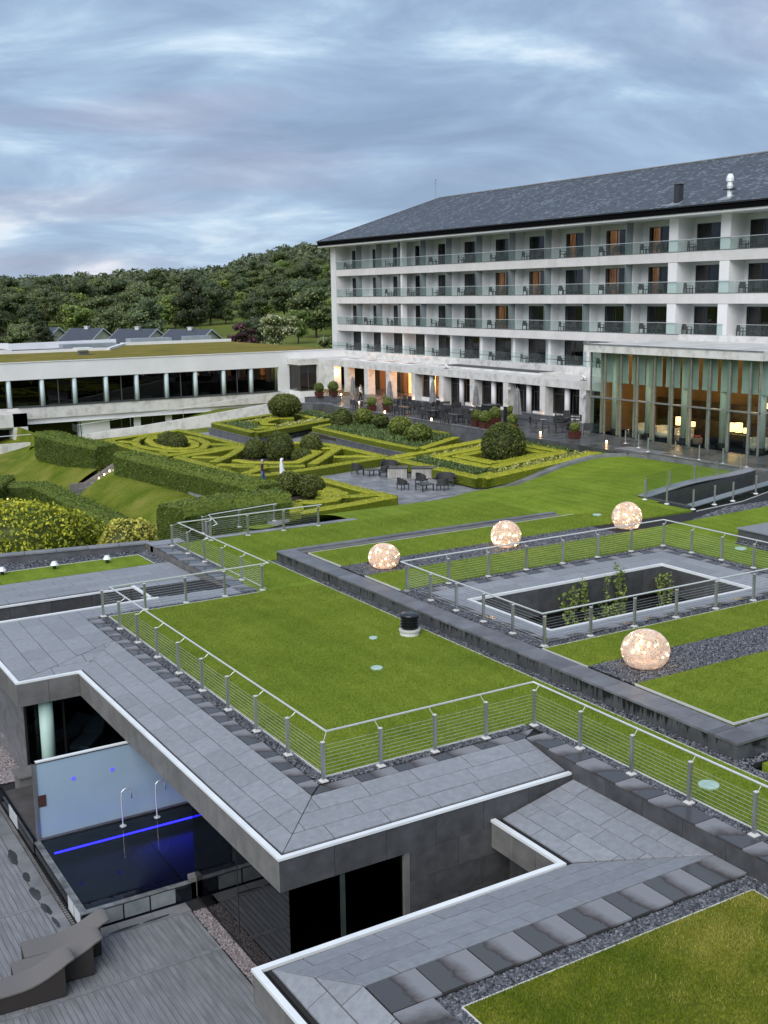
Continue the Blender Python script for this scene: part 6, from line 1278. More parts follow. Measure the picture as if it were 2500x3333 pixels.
# topiary domes and balls
def top(label, x, y, z, r, h, m='ball', n=2600, size=.07, stem=0, **k):
    t = thing('topiary_ball', label, 'topiary', (x, y, z), 'clipped topiary')
    if stem: MB().lathe(x, y, [(.06, z-.1), (.05, z+stem+.2)], 8).build('trunk', M['soil'], t); blob('crown', (x, y, z+stem+h/2), (r, r, h/2), M[m], t, n, size, seed=int(x*10+y), **k)
    else: blob('crown', (x, y, z+h*.42), (r, r, h*.58), M[m], t, n, size, flat=-.72, seed=int(x*10+y), **k)
    return t
top('dark clipped dome at the back of the oval ring hedge', 32.5, 87.7, -2.2, .92, 1.55); top('dark clipped dome at the front of the oval ring hedge', 32.7, 85.9, -2.2, .80, 1.5)
top('dark clipped dome at the left of the arch hedge group', 36.4, 79.2, -2.2, .95, 1.5); top('narrow dark clipped dome half hidden in the arch group', 38.3, 79.8, -2.2, .75, 1.45)
top('tallest dark clipped dome in the middle of the arch hedge group', 37.6, 77.5, -2.2, 1.1, 2.15, n=3200); top('small low clipped ball at the front of the arch hedge group', 38.4, 75.3, -2.2, .78, 1.05); top('dark clipped dome at the right of the arch hedge group', 40.6, 78.0, -2.2, .90, 1.75)
top('left dark clipped dome in the ring hedge nearest the railing', 31.0, 62.9, -2.2, .82, 1.5); top('right dark clipped dome in the ring hedge nearest the railing', 31.9, 61.4, -2.2, .88, 1.45); top('dark clipped dome between two others nearest the railing', 32.0, 63.0, -2.2, .70, 1.3)
top('large dark topiary ball in the middle of the square hedge', 48.4, 63.6, -1.62, 1.55, 2.75, n=6000, size=.085); top('large dark topiary ball above the raised bed by the ramp wall', 47.3, 96.0, -1.62, 1.55, 2.2, n=4200, size=.085, stem=.45)
for i, (x, y, r, h, st_, lb) in enumerate(((48.3, 86.9, 1.0, 1.75, .0, 'dark conical shrub at the left end of the middle bed'), (50.0, 86.0, .85, 1.25, .5, 'loose round shrub second from left in the middle bed'), (49.4, 82.0, .75, 1.0, .55, 'dark round headed shrub third from left in the middle bed'), (48.6, 77.6, .95, 1.45, .35, 'pale leafed round shrub fourth from left in the middle bed'), (47.8, 73.7, 1.05, 1.4, .25, 'round shrub at the right end of the middle bed'))):
    top(lb, x, y, -1.5, r, h, 'ball' if i in (0, 2) else 'bay', 2000, .09, st_, lumps=.16, tone=(.3, .22))
# strap-leaved plants and flower strips
def straps(name, P, z, n, m, h=.45, zf=None, seed=3):
    rr = np.random.default_rng(seed); xs = [p[0] for p in P]; ys = [p[1] for p in P]; P = ccw(P); px = rr.uniform(min(xs), max(xs), n*5); py = rr.uniform(min(ys), max(ys), n*5); ok = np.ones(n*5, bool)
    for i in range(len(P)): (x0, y0), (x1, y1) = P[i], P[(i+1) % len(P)]; ok &= ((x1-x0)*(py-y0)-(y1-y0)*(px-x0)) >= 0
    px, py = px[ok][:n], py[ok][:n]; n = len(px); pz = np.array([zf(x, y) for x, y in zip(px, py)]) if zf else np.full(n, z)
    a = rr.uniform(0, 6.28, n); l = h*rr.uniform(.5, 1.1, n); o = rr.uniform(.25, .8, n)*l; w_ = .022+.01*rr.random(n); dx, dy = np.cos(a), np.sin(a); B_ = np.stack([px, py, pz], 1); d = np.stack([dx, dy, 0*dx], 1); s_ = np.stack([-dy, dx, 0*dx], 1)
    mid = B_+d*(o*.45)[:, None]+np.array([0, 0, 1])*(l*.85)[:, None]; tip = B_+d*(o*1.15)[:, None]+np.array([0, 0, 1])*(l*.7)[:, None]
    V = np.stack([B_-s_*w_[:, None], B_+s_*w_[:, None], mid+s_*w_[:, None]*1.3, mid-s_*w_[:, None]*1.3, tip], 1).reshape(-1, 3); b = np.arange(n)[:, None]*5
    F = np.concatenate([b+np.array([0, 1, 2, 3]), b+np.array([3, 2, 4, 4])]); t_ = np.clip(rr.normal(.5, .22, n), 0, .99); return npmesh(name, V, F, m, None, 'stuff', np.concatenate([t_, t_]))
def flowers(name, P, z, n, m, h=.35, zf=None, seed=5, size=.07):
    rr = np.random.default_rng(seed); xs = [p[0] for p in P]; ys = [p[1] for p in P]; P = ccw(P); px = rr.uniform(min(xs), max(xs), n*6); py = rr.uniform(min(ys), max(ys), n*6); ok = np.ones(n*6, bool)
    for i in range(len(P)): (x0, y0), (x1, y1) = P[i], P[(i+1) % len(P)]; ok &= ((x1-x0)*(py-y0)-(y1-y0)*(px-x0)) >= 0
    px, py = px[ok][:n], py[ok][:n]; n = len(px); pz = np.array([zf(x, y) for x, y in zip(px, py)]) if zf else np.full(n, z); lump = np.sin(px*6)*np.sin(py*5.3)
    V, F, t_ = cards(np.stack([px, py, pz+h*(.55+.3*rr.random(n)+.2*lump)], 1), np.tile([0, 0, 1.], (n, 1)), size, np.clip(rr.normal(.52, .22, n)+.2*lump, 0, .99), .8, .8); return npmesh(name, V, F, m, None, 'stuff', t_)
straps('strap_plants', [(45.6, 85.4), (45.4, 70.2), (51.4, 74.3), (51.4, 89)], -1.5, 5200, M['strap'], .62, seed=7)
straps('strap_plants', [(40.5, 94.8), (40.4, 89), (42.2, 89.6), (42.6, 95.5)], -1.6, 1300, M['strap'], .6, seed=8); straps('strap_plants', [(49.6, 98.5), (49.6, 93), (51.3, 94), (51.6, 99.2)], -1.6, 1800, M['strap'], .7, seed=9)
flowers('flower_strip', [(43.4, 96.6), (43.8, 95.2), (48.6, 97.8), (48.4, 99)], -1.6, 1500, M['flower'], seed=11); flowers('flower_strip', [(43.6, 90.8), (44.0, 89.2), (50.0, 92.3), (49.4, 93.6)], -1.6, 2600, M['flower'], .5, seed=12)
flowers('flower_strip', [(44.8, 69.0), (44.8, 67.1), (51.6, 67.1), (51.6, 68.4)], 0, 2000, M['flower'], .5, zF, 13); flowers('flower_strip', [(44.2, 60.0), (44.2, 58.5), (52.4, 58.6), (52.4, 60.0)], 0, 3400, M['flower'], .62, zF, 14)
straps('strap_plants', [(42.9, 67.4), (42.9, 59.4), (44.5, 59.4), (44.5, 67.4)], 0, 2600, M['strap'], .75, zF, 15); straps('strap_plants', [(51.2, 67.2), (51.2, 60.2), (53.1, 60.2), (53.1, 67.2)], 0, 2600, M['strap'], .75, zF, 16)
# dark hedges on the bank, and shrubs behind the parapet
def bighedge(label, pts, hw, z0, h, n=170, size=.075, m='yew'):
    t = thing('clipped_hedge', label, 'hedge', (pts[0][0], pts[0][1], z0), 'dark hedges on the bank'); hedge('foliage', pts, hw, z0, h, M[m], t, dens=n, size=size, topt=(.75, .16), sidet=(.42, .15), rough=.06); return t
bighedge('tall dark green hedge above the bank, beyond the lit steps', [(24.6, 95.5), (25.2, 88.5), (26.0, 83.2)], .95, -3.0, 2.25)
bighedge('tall dark green hedge above the bank, on the near side of the lit steps', [(26.1, 79.4), (27.0, 71), (28.3, 60.0)], .95, -3.0, 2.2)
bighedge('broad dark hedge corner right behind the wire railing', [(20.9, 56.6), (24, 57.6), (28.0, 57.4)], 1.25, -4.2, 3.4, 170, .07)
bighedge('low mid green hedge along the foot of the bank', [(18.0, 84.0), (20.6, 82.6), (20.8, 75), (21.0, 62)], .85, -4.4, 1.4, 170, .07)
bighedge('dark hedge cut by the left photo edge below the bank', [(15.5, 78.5), (18.9, 86)], .8, -4.4, 1.7, 170, .07)
for i, (c, r, n, m_, sz, lb, tn) in enumerate((((13.0, 56.2, -2.0), (3.7, 2.3, 2.5), 11000, 'golden', .10, 'large golden green shrub with dark hollow behind the slate parapet', (.36, .22)), ((17.55, 53.6, -2.3), (1.55, 1.3, 1.65), 3200, 'golden2', .10, 'small pale golden shrub at the corner of the slate parapet', (.45, .24)))):
    t = thing('golden_shrub', lb, 'shrub', (c[0], c[1], -4.4)); blob('foliage', c, r, M[m_], t, n, sz, tn, .26, seed=40+i, jit=.9, toplight=.30)  # lower leaves toned darker, shade of the hollow put into the colour
    MB().tube([(c[0], c[1], -4.5), (c[0]+.2, c[1], c[2])], .12, 8).build('trunk', M['soil'], t)
# garden steps with candles
st_ = thing('garden_steps', 'stone steps between sloping walls cut through the bank, lined with lights', 'steps', (24.5, 82, -4.3))
for i in range(9): MB().box(22.6+i*.42, 23.03+i*.42, 80.7, 82.7, -5, -4.30+i*.235).build('step', M['kerbstone'], st_)
for y in (80.45, 82.75):
    MB().add([(22.9, y, -5), (26.6, y, -5), (26.6, y, -1.95), (24.0, y, -3.35), (22.9, y, -3.4), (22.9, y+.25, -5), (26.6, y+.25, -5), (26.6, y+.25, -1.95), (24.0, y+.25, -3.35), (22.9, y+.25, -3.4)], [(0, 1, 2, 3, 4), (9, 8, 7, 6, 5), (4, 3, 8, 9), (3, 2, 7, 8), (0, 4, 9, 5), (1, 6, 7, 2)]).build('side_wall', M['clad_fascia'], st_)
M['candle'] = emit('candle light', (1, .72, .36), 5)
def candle(x, y, z, lb, r=.05, h=.12, power=0):
    t = thing('candle_lantern', lb, 'lantern', (x, y, z), 'small candle lanterns'); MB().lathe(x, y, [(r*1.15, z), (r*1.15, z+.02)], 8).build('base', M['black'], t); MB().lathe(x, y, [(r*.5, z+.02), (r, z+h*.4), (r*.8, z+h), (r*.2, z+h*1.1)], 8).build('flame', M['candle'], t)
    if power: lamp('candle_glow', (x, y, z+h+.12), power, (1, .6, .28), .05)
wd = ['bottom', 'second lowest', 'third lowest', 'fourth lowest', 'fifth lowest', 'sixth lowest', 'top']
for i, k in enumerate((0, 2, 4, 5, 6, 7, 8)): candle(22.85+k*.42, 81.0, -4.30+k*.235, f'lit candle lantern on the {wd[i]} lit step, near side', .075, .16); 
for i, k in enumerate((5, 6, 7, 8)): candle(22.85+k*.42, 82.3, -4.30+k*.235, f'lit candle lantern on the {wd[i+3]} lit step, far side', .06, .14)
lamp('step_glow', (24.6, 81.6, -2.9), 9, (1, .65, .32), .3)
for i, (x, y) in enumerate(((18.0, 83.6), (18.3, 82.8), (17.8, 82.9), (17.5, 81.6))): candle(x, y, -4.1, f'{ORD[i]} candle lantern from the left on the lower steps at the photo edge', .08, .17)
MB().box(16.2, 18.9, 80.6, 84.8, -4.6, -4.12).build('step', M['kerbstone'], st_)
# glass balustrades with steel posts, the stair well and its sloping wall
def glassrail(label, pts, zf, h=1.0, post=.92, name='glass_balustrade', panes=True, spacing=None):
    t = thing(name, label, 'balustrade', (pts[0][0], pts[0][1], zf(*pts[0])))
    for x, y in pts:
        z = zf(x, y); p = MB().lathe(x, y, [(.048, z), (.048, z+post)], 10).build('post', M['steel'], t); MB().lathe(x, y, [(.13, z), (.12, z+.02), (.06, z+.05)], 12).build('base_plate', M['plate'], p)
    for (xa, ya), (xb, yb) in zip(pts, pts[1:]):
        d = Vector((xb-xa, yb-ya, 0)); L_ = d.length; d /= L_; n = Vector((-d.y, d.x, 0)); a = Vector((xa, ya, zf(xa, ya))); b = Vector((xb, yb, zf(xb, yb))); q = []
        for p, s_ in ((a, 1), (b, -1)): p = p+d*.05*s_+n*.07; q += [p+Vector((0, 0, .06)), p+Vector((0, 0, h))]
        MB().add([q[0], q[2], q[3], q[1]], [(0, 1, 2, 3)]).build('pane', M['clear'], t)
    return t
M['clear'] = glassmat('clear balustrade glass', (.86, .92, .91), .9, 0, 1.45)
zw = lambda x, y: U
glassrail('glass balustrade along the front of the stair well', [(38.35, 39.2), (38.35, 37.75), (38.35, 36.1), (40.0, 36.35), (41.4, 36.5), (43.8, 37.2), (46.4, 37.9), (49, 38.7)], zw)
glassrail('glass balustrade climbing behind the stair well', [(38.9, 39.7), (41.4, 40.6), (44.1, 41.5), (47.1, 42.7), (50.3, 43.9)], lambda x, y: U-.35*ss((x-42)/8))
glassrail('glass balustrade on the pavilion terrace edge', [(54.1, 57.3), (53.3, 55.2), (52.35, 53.35), (52.3, 50.9), (52.3, 48.9), (52.3, 47.0), (52.3, 45.2), (54.2, 42.4)], lambda x, y: -.17)
sw = thing('stair_well', 'sunken stair well with grey stone walls at the lawn edge', 'stairwell', (44, 39, -3))
MB().prism([(38.6, 36.5), (38.9, 36.5), (38.9, 39.5), (38.6, 39.5)], -3.5, U+.03).prism([(38.9, 39.3), (51.6, 43.8), (51.6, 44.45), (38.9, 39.85)], -3.5, lambda x, y: U+.04-.4*ss((x-42)/9)).build('wall', M['clad'], sw)
slabs(sw, [(38.6, 39.25), (51.7, 43.8), (51.7, 44.55), (38.6, 39.95)], lambda x, y: U+.09-.4*ss((x-42)/9), 'x', [(39, 45)], 1.25, M['slate'], 'cap_slab', seed=71)
slabs(sw, [(38.6, 36.35), (52, 40.0), (52, 40.6), (38.9, 37.0), (38.9, 39.9), (38.55, 39.9)][:4], lambda x, y: U+.05, 'x', [(36, 41)], 1.25, M['slate'], 'cap_slab', seed=72)
MB().prism([(38.9, 37.0), (52, 40.6), (52, 43.8), (38.9, 39.4)], -3.6, -3.4).build('floor', M['interior'], sw); MB().prism([(51.3, 40), (51.6, 40), (51.6, 44), (51.3, 44)], -3.4, 0).build('end_wall', M['clad_fascia'], sw)
MB().prism([(38.9, 36.9), (52, 40.5), (52, 40.6), (38.9, 37.0)], -3.4, U+.0).build('near_wall', M['clad'], sw)
# ================================================================ terrace and patio furniture
M['wicker2'] = vary('charcoal wicker', (.022, .022, .024), (.05, .05, .053), .5, 70, 2, .1)
M['tabletop'] = vary('dark table top', (.028, .028, .03), (.06, .06, .063), .18, 3, 4)
M['pot'] = vary('oxblood planter', (.055, .014, .010), (.10, .028, .02), .5, 4, 4, .15)
M['canvas'] = vary('grey umbrella canvas', (.15, .15, .155), (.22, .22, .225), .8, 3, 4, .1)
def terrace_chair():
    t = thing('terrace_chair', 'x', 'chair', (0, 0, 0), 'black chairs on the upper terrace')
    MB().box(-.25, .25, -.24, .25, .42, .47).build('seat', M['wicker2'], t)
    MB().box(-.26, .26, .24, .28, .47, .92).build('backrest', M['wicker2'], t)
    for sx in (-1, 1):
        MB().box(sx*.26-.02, sx*.26+.02, -.22, .26, .64, .68).box(sx*.26-.02, sx*.26+.02, -.24, -.20, .42, .64).build('armrest', M['wicker2'], t)
        for y in (-.22, .24): MB().box(sx*.24-.02, sx*.24+.02, y-.02, y+.02, 0, .42).build('leg', M['wicker2'], t)
    return t
def terrace_table(w, l):
    t = thing('terrace_table', 'x', 'table', (0, 0, 0), 'black tables on the upper terrace'); MB().box(-w, w, -l, l, .71, .75).build('top', M['tabletop'], t)
    for sx in (-1, 1):
        for sy in (-1, 1): MB().box(sx*(w-.06)-.03, sx*(w-.06)+.03, sy*(l-.06)-.03, sy*(l-.06)+.03, 0, .71).build('leg', M['wicker2'], t)
    return t
tc0 = terrace_chair(); used = [False]; zt = -.395
def pchair(x, y, a, lb):
    if not used[0]: used[0] = True; tc0.location = (x, y, zt); tc0.rotation_euler = (0, 0, a); tc0['label'] = lb
    else: dup(tc0, (x, y, zt), a, lb)
tt0 = terrace_table(.42, .75); tables = [(53.0, 76.3, 'nearest the planting bed wall, below the tallest closed umbrella'), (54.2, 74.6, 'beside the clustered red planters'), (54.8, 81.3, 'beside the middle closed umbrella'), (56.2, 78.6, 'in front of the black bin'), (53.1, 84.3, 'at the terrace wall left of the lamp'), (53.3, 80.2, 'at the terrace wall behind the round shrub'), (56.7, 86.1, 'under the third closed umbrella from the left'), (57.2, 83.3, 'between the third and fourth closed umbrellas'), (56.9, 91.2, 'in front of the lit dining bays'), (53.0, 91.3, 'right of the tall dark planter block')]
SH = ['nearest the bed wall', 'beside the red planters', 'by the middle umbrella', 'facing the black bin', 'left of the wall lamp', 'behind the round shrub', 'under the third umbrella', 'between two umbrellas', 'before the lit bays', 'by the tall planter block']
for i, (x, y, lb) in enumerate(tables):
    if i == 0: tt0.location = (x, y, zt); tt0['label'] = 'black rectangular table '+lb
    else: dup(tt0, (x, y, zt), R.uniform(-.1, .1), 'black rectangular table '+lb)
    for j, (dx, dy, a, wd_) in enumerate(((-.75, -.35, 1.57, 'near garden'), (-.75, .4, 1.57, 'far garden'), (.75, -.35, -1.57, 'near hotel'), (.75, .4, -1.57, 'far hotel'))):
        pchair(x+dx+R.uniform(-.1, .1), y+dy+R.uniform(-.08, .08), a+R.uniform(-.25, .25), f'black chair on the {wd_} side of the table {SH[i]}')
tt0_lbls = None
def round_table():
    t = thing('round_table', 'x', 'table', (0, 0, 0), 'round dark tables by the pavilion'); MB().lathe(0, 0, [(.42, .70), (.42, .74)], 18).build('top', M['tabletop'], t); MB().lathe(0, 0, [(.05, .02), (.05, .70)], 8).build('stem', M['wicker2'], t); MB().lathe(0, 0, [(.24, 0), (.2, .03)], 12).build('base', M['wicker2'], t); return t
rt = None
for i, (x, y, n, lb) in enumerate(((56.2, 68.8, 1, 'leftmost, beside the tall closed umbrella'), (55.2, 66.0, 2, 'nearest the square hedge'), (58.7, 68.7, 3, 'behind the potted ball near the pavilion'), (60.3, 70.6, 3, 'against the white arcade pillar'))):
    if rt is None: rt = round_table(); rt.location = (x, y, zt); rt['label'] = 'round dark table '+lb
    else: dup(rt, (x, y, zt), None, 'round dark table '+lb)
    for j in range(n):
        a = [2.6, -.5, 1.0][j] if n > 1 else 2.2; pchair(x+.75*math.cos(a), y+.75*math.sin(a), a-1.57, f'{["left", "right", "rear"][j]} black chair at the round table {lb}')
pchair(54.9, 63.9, .4, 'black chair just behind the potted ball near the pavilion'); pchair(56.0, 63.4, -.7, 'black chair right of the potted ball near the pavilion')
def umbrella(x, y, lb, s=1.0):
    t = thing('closed_umbrella', lb, 'umbrella', (x, y, zt), 'closed grey umbrellas on the terrace'); n = 16
    prof = [(.30, .78), (.27, .95), (.22, 1.5), (.16, 2.1), (.13, 2.28), (.15, 2.3), (.10, 2.42), (.02, 2.48)]; V = []; F = []
    for r, z in prof:
        for k in range(n): a = 2*math.pi*k/n; q = r*s*(1.12 if k % 2 else .82)*(1 if z < 2.2 else .95); V.append((x+q*math.cos(a), y+q*math.sin(a), zt+z*s))
    for i in range(len(prof)-1):
        for k in range(n): F.append((i*n+k, i*n+(k+1) % n, (i+1)*n+(k+1) % n, (i+1)*n+k))
    MB().add(V, F).build('canopy', M['canvas'], t); MB().lathe(x, y, [(.03, zt), (.03, zt+2.55*s)], 8).build('pole', M['steel'], t); MB().lathe(x, y, [(.3, zt), (.28, zt+.06)], 14).build('base', M['clad'], t); return t
for x, y, lb, s in ((55.8, 97.9, 'closed grey umbrella beside the waiter in the white shirt', 1.0), (54.5, 88.8, 'closed grey umbrella in front of the glowing timber bay', 1.08), (57.2, 85.7, 'closed grey umbrella before the first white windows', 1.08), (58.2, 80.4, 'closed grey umbrella left of the black bin', 1.05), (55.8, 71.5, 'tallest closed grey umbrella, right of the red planters', 1.22)): umbrella(x, y, lb, s)
def potted(x, y, r, lb, i, s=.36, z=zt):
    t = thing('potted_box_ball', lb, 'potted plant', (x, y, z), 'box balls in dark red planters'); w2 = s*.82
    MB().add([(x-w2, y-w2, z), (x+w2, y-w2, z), (x+w2, y+w2, z), (x-w2, y+w2, z), (x-s, y-s, z+.52), (x+s, y-s, z+.52), (x+s, y+s, z+.52), (x-s, y+s, z+.52)], [(3, 2, 1, 0), (4, 5, 6, 7), (0, 1, 5, 4), (1, 2, 6, 5), (2, 3, 7, 6), (3, 0, 4, 7)]).build('planter', M['pot'], t)
    blob('ball', (x, y, z+.5+r*.85), (r, r, r), M['bay'], t, 750, .055, seed=200+i, lumps=.04)
for i, (x, y, r, lb, z) in enumerate(((53.1, 100.0, .5, 'dark box ball in a pot at the left end of the tall planter block', .12), (54.6, 99.8, .55, 'dark box ball in a pot at the right end of the tall planter block', .12), (52.6, 88.9, .42, 'box ball in dark red pot, front left of three by the second umbrella', zt), (53.6, 87.6, .42, 'box ball in dark red pot, front right of three by the second umbrella', zt), (54.9, 89.9, .42, 'box ball in dark red pot behind two others by the second umbrella', zt), (53.2, 73.4, .45, 'pale box ball in red planter, left of the three clustered planters', zt), (52.7, 71.6, .50, 'pale box ball in red planter, front of the three clustered planters', zt), (55.2, 73.6, .50, 'pale box ball in red planter beside the black bin', zt), (53.7, 69.4, .42, 'pale box ball in red planter right of the black board', zt), (54.3, 62.8, .36, 'small pale box ball in red planter near the glass pavilion', zt), (57.6, 74.6, .42, 'box ball in red planter behind the black board', zt))): potted(x, y, r, lb, i, z=z)
t = thing('waste_bin', 'tall black bin box on the terrace before the arcade windows', 'bin', (56.8, 76.4, zt)); MB().box(56.2, 57.3, 75.7, 76.9, zt, zt+1.25).build('body', M['black'], t); MB().box(56.15, 57.35, 75.65, 76.95, zt+1.25, zt+1.3).build('lid', M['clad'], t)
t = thing('menu_board', 'slim tall black board standing behind the large topiary ball', 'board', (55.4, 72.6, zt)); MB().box(55.3, 55.4, 72.3, 72.65, zt, zt+1.5).build('board', M['black'], t); MB().box(55.2, 55.5, 72.25, 72.7, zt, zt+.04).build('foot', M['black'], t)
for x, y, z, lb in ((53.8, 66.1, zt, 'lit glass lantern on the terrace before the round tables'), (54.2, 59.3, zt, 'lit glass lantern at the right corner of the square hedge'), (55.4, 99.6, .12, 'lit lantern on the tall dark planter block'), (55.6, 96.4, zt, 'lit lantern at the foot of the waiter'), (52.6, 86.6, zt, 'lit lantern on the terrace wall before the red pots'), (52.5, 78.9, zt, 'lit lantern on the terrace wall behind the round shrub')): candle(x, y, z, lb, .075, .2, 2.0)
# tub chairs, low tables and two fire-pit counters on the lower patio
def tub(w=.34):
    t = thing('tub_chair', 'x', 'armchair', (0, 0, 0), 'woven tub chairs on the lower patio'); b = MB()
    MB().box(-w, w, -.30, .30, .36, .44).build('seat', M['wicker2'], t)
    n = 14; V = []; F = []
    for k in range(n+1):
        a = math.pi*(-.12+1.24*k/n); h = .60+.24*math.sin(max(0, min(math.pi, math.pi*k/n)))
        for q, z in ((1.0, .36), (1.06, h), (.96, h), (.90, .40)): V.append((w*1.08*q*math.cos(a), .36*q*math.sin(a)-.0, z))
    for k in range(n):
        for j in range(4): F.append((k*4+j, k*4+(j+1) % 4, k*4+4+(j+1) % 4, k*4+4+j))
    b.add(V, F).build('backrest', M['wicker2'], t)
    for x in (-w+.05, w-.05):
        for y in (-.26, .26): MB().box(x-.022, x+.022, y-.022, y+.022, 0, .36).build('leg', M['wicker2'], t)
    return t
zp = -2.165; c0 = tub(); c0.location = (38.7, 67.5, zp); c0.rotation_euler = (0, 0, 1.9); c0['label'] = 'woven tub chair facing the low table, closest to the arch hedge'
dup(c0, (39.5, 65.3, zp), -1.9, 'woven tub chair with its back to the lawn, left patio group'); dup(c0, (41.0, 67.0, zp), -.5, 'wide woven tub seat beside the first counter box', scale=(1.6, 1.1, 1))
dup(c0, (37.9, 60.3, zp), 1.5, 'woven tub chair at the left of the kerbside patio group'); dup(c0, (39.7, 60.9, zp), .4, 'woven tub chair behind the low table, kerbside patio group'); dup(c0, (41.0, 60.0, zp), -.7, 'wide woven tub seat at the hedge, kerbside patio group', scale=(1.7, 1.1, 1)); dup(c0, (39.8, 58.6, zp), -2.6, 'woven tub chair nearest the stone kerb')
for i, (x, y, lb) in enumerate(((39.2, 66.4, 'low dark table between the tub chairs by the arch hedge'), (38.9, 59.3, 'low dark table between the tub chairs near the kerb'))):
    t = thing('low_table', lb, 'table', (x, y, zp)); MB().box(x-.45, x+.45, y-.45, y+.45, zp+.40, zp+.45).build('top', M['tabletop'], t)
    for sx in (-1, 1):
        for sy in (-1, 1): MB().box(x+sx*.4-.03, x+sx*.4+.03, y+sy*.4-.03, y+sy*.4+.03, zp, zp+.4).build('leg', M['wicker2'], t)
U1, V1 = Vector((.8, -.6, 0)), Vector((.6, .8, 0))
M['pine'] = vary('weathered pale timber', (.26, .25, .235), (.40, .385, .36), .7, 2, 4, .1)
for i, (cx, cy, hl, lb) in enumerate(((40.3, 64.75, .66, 'slatted counter box with dark top on the patio, left one'), (41.75, 63.55, .9, 'slatted counter box with dark top on the patio, right one beside the square hedge'))):
    t = thing('patio_counter', lb, 'counter', (cx, cy, zp)); c = Vector((cx, cy, 0)); MB().obox(c+Vector((0, 0, zp+.33)), U1*(hl-.03), V1*.42, (0, 0, .33)).build('core', M['under'], t); MB().obox(c+Vector((0, 0, zp+.695)), U1*(hl+.03), V1*.5, (0, 0, .03)).build('top', M['tabletop'], t)
    n = int(hl*2/.11)
    for k in range(n): MB().obox(c-V1*.435+U1*(-hl+(k+.5)*2*hl/n)+Vector((0, 0, zp+.33)), U1*(hl/n-.005), V1*.012, (0, 0, .33)).build('slat', M['pine'], t)
    for k in range(8): MB().obox(c-U1*(hl-.015)+V1*(-.40+(k+.5)*.1)+Vector((0, 0, zp+.33)), V1*.045, U1*.012, (0, 0, .33)).build('slat', M['pine'], t)

# ================================================================ slim trees in the sunken court
M['birch'] = leafmat('young tree leaves', (.07, .11, .02), (.17, .24, .05), (.34, .40, .10))
def slim(x, y, h, lb, seed):
    rr = random.Random(seed); t = thing('young_tree', lb, 'tree', (x, y, -3.6), 'young trees in the sunken court'); P = []; b = MB()
    for s in range(3):
        a = rr.uniform(0, 6.28); tip = Vector((x+.45*math.cos(a), y+.45*math.sin(a), -3.6+h*rr.uniform(.8, 1))); p = [Vector((x, y, -3.65)).lerp(tip, u)+Vector((rr.gauss(0, .03), rr.gauss(0, .03), 0)) for u in (0, .3, .6, .85, 1)]; b.tube(p, .022, 5, True, .006)
        for u in np.linspace(.3, 1, 9):
            c = Vector((x, y, -3.65)).lerp(tip, u); aa = rr.uniform(0, 6.28); e = c+Vector((math.cos(aa)*.32*(1.15-u), math.sin(aa)*.32*(1.15-u), .22)); b.tube([c, e], .006, 4)
            for k in range(24): q = c.lerp(e, rr.uniform(.2, 1.15)); P.append((q.x+rr.gauss(0, .06), q.y+rr.gauss(0, .06), q.z+rr.gauss(0, .07)))
    P = np.array(P); b.build('trunk', M['clad_fascia'], t); V, F, tn = cards(P, np.tile([.2, -.3, .8], (len(P), 1)), .058, np.clip(RF.normal(.55, .2, len(P)), 0, .99), .9, .7); npmesh('crown', V, F, M['birch'], t, None, tn)
slim(25.2, 29.0, 3.5, 'slim young tree nearest the left corner of the sunken court', 1); slim(26.4, 29.2, 3.6, 'slim young tree second from left in the sunken court', 2); slim(28.0, 29.3, 3.9, 'slim young tree in the middle of the sunken court', 3); slim(26.6, 28.2, 3.1, 'low slim young tree at the near rim of the sunken court', 4); slim(29.6, 28.9, 3.6, 'slim young tree at the right end of the sunken court', 5)
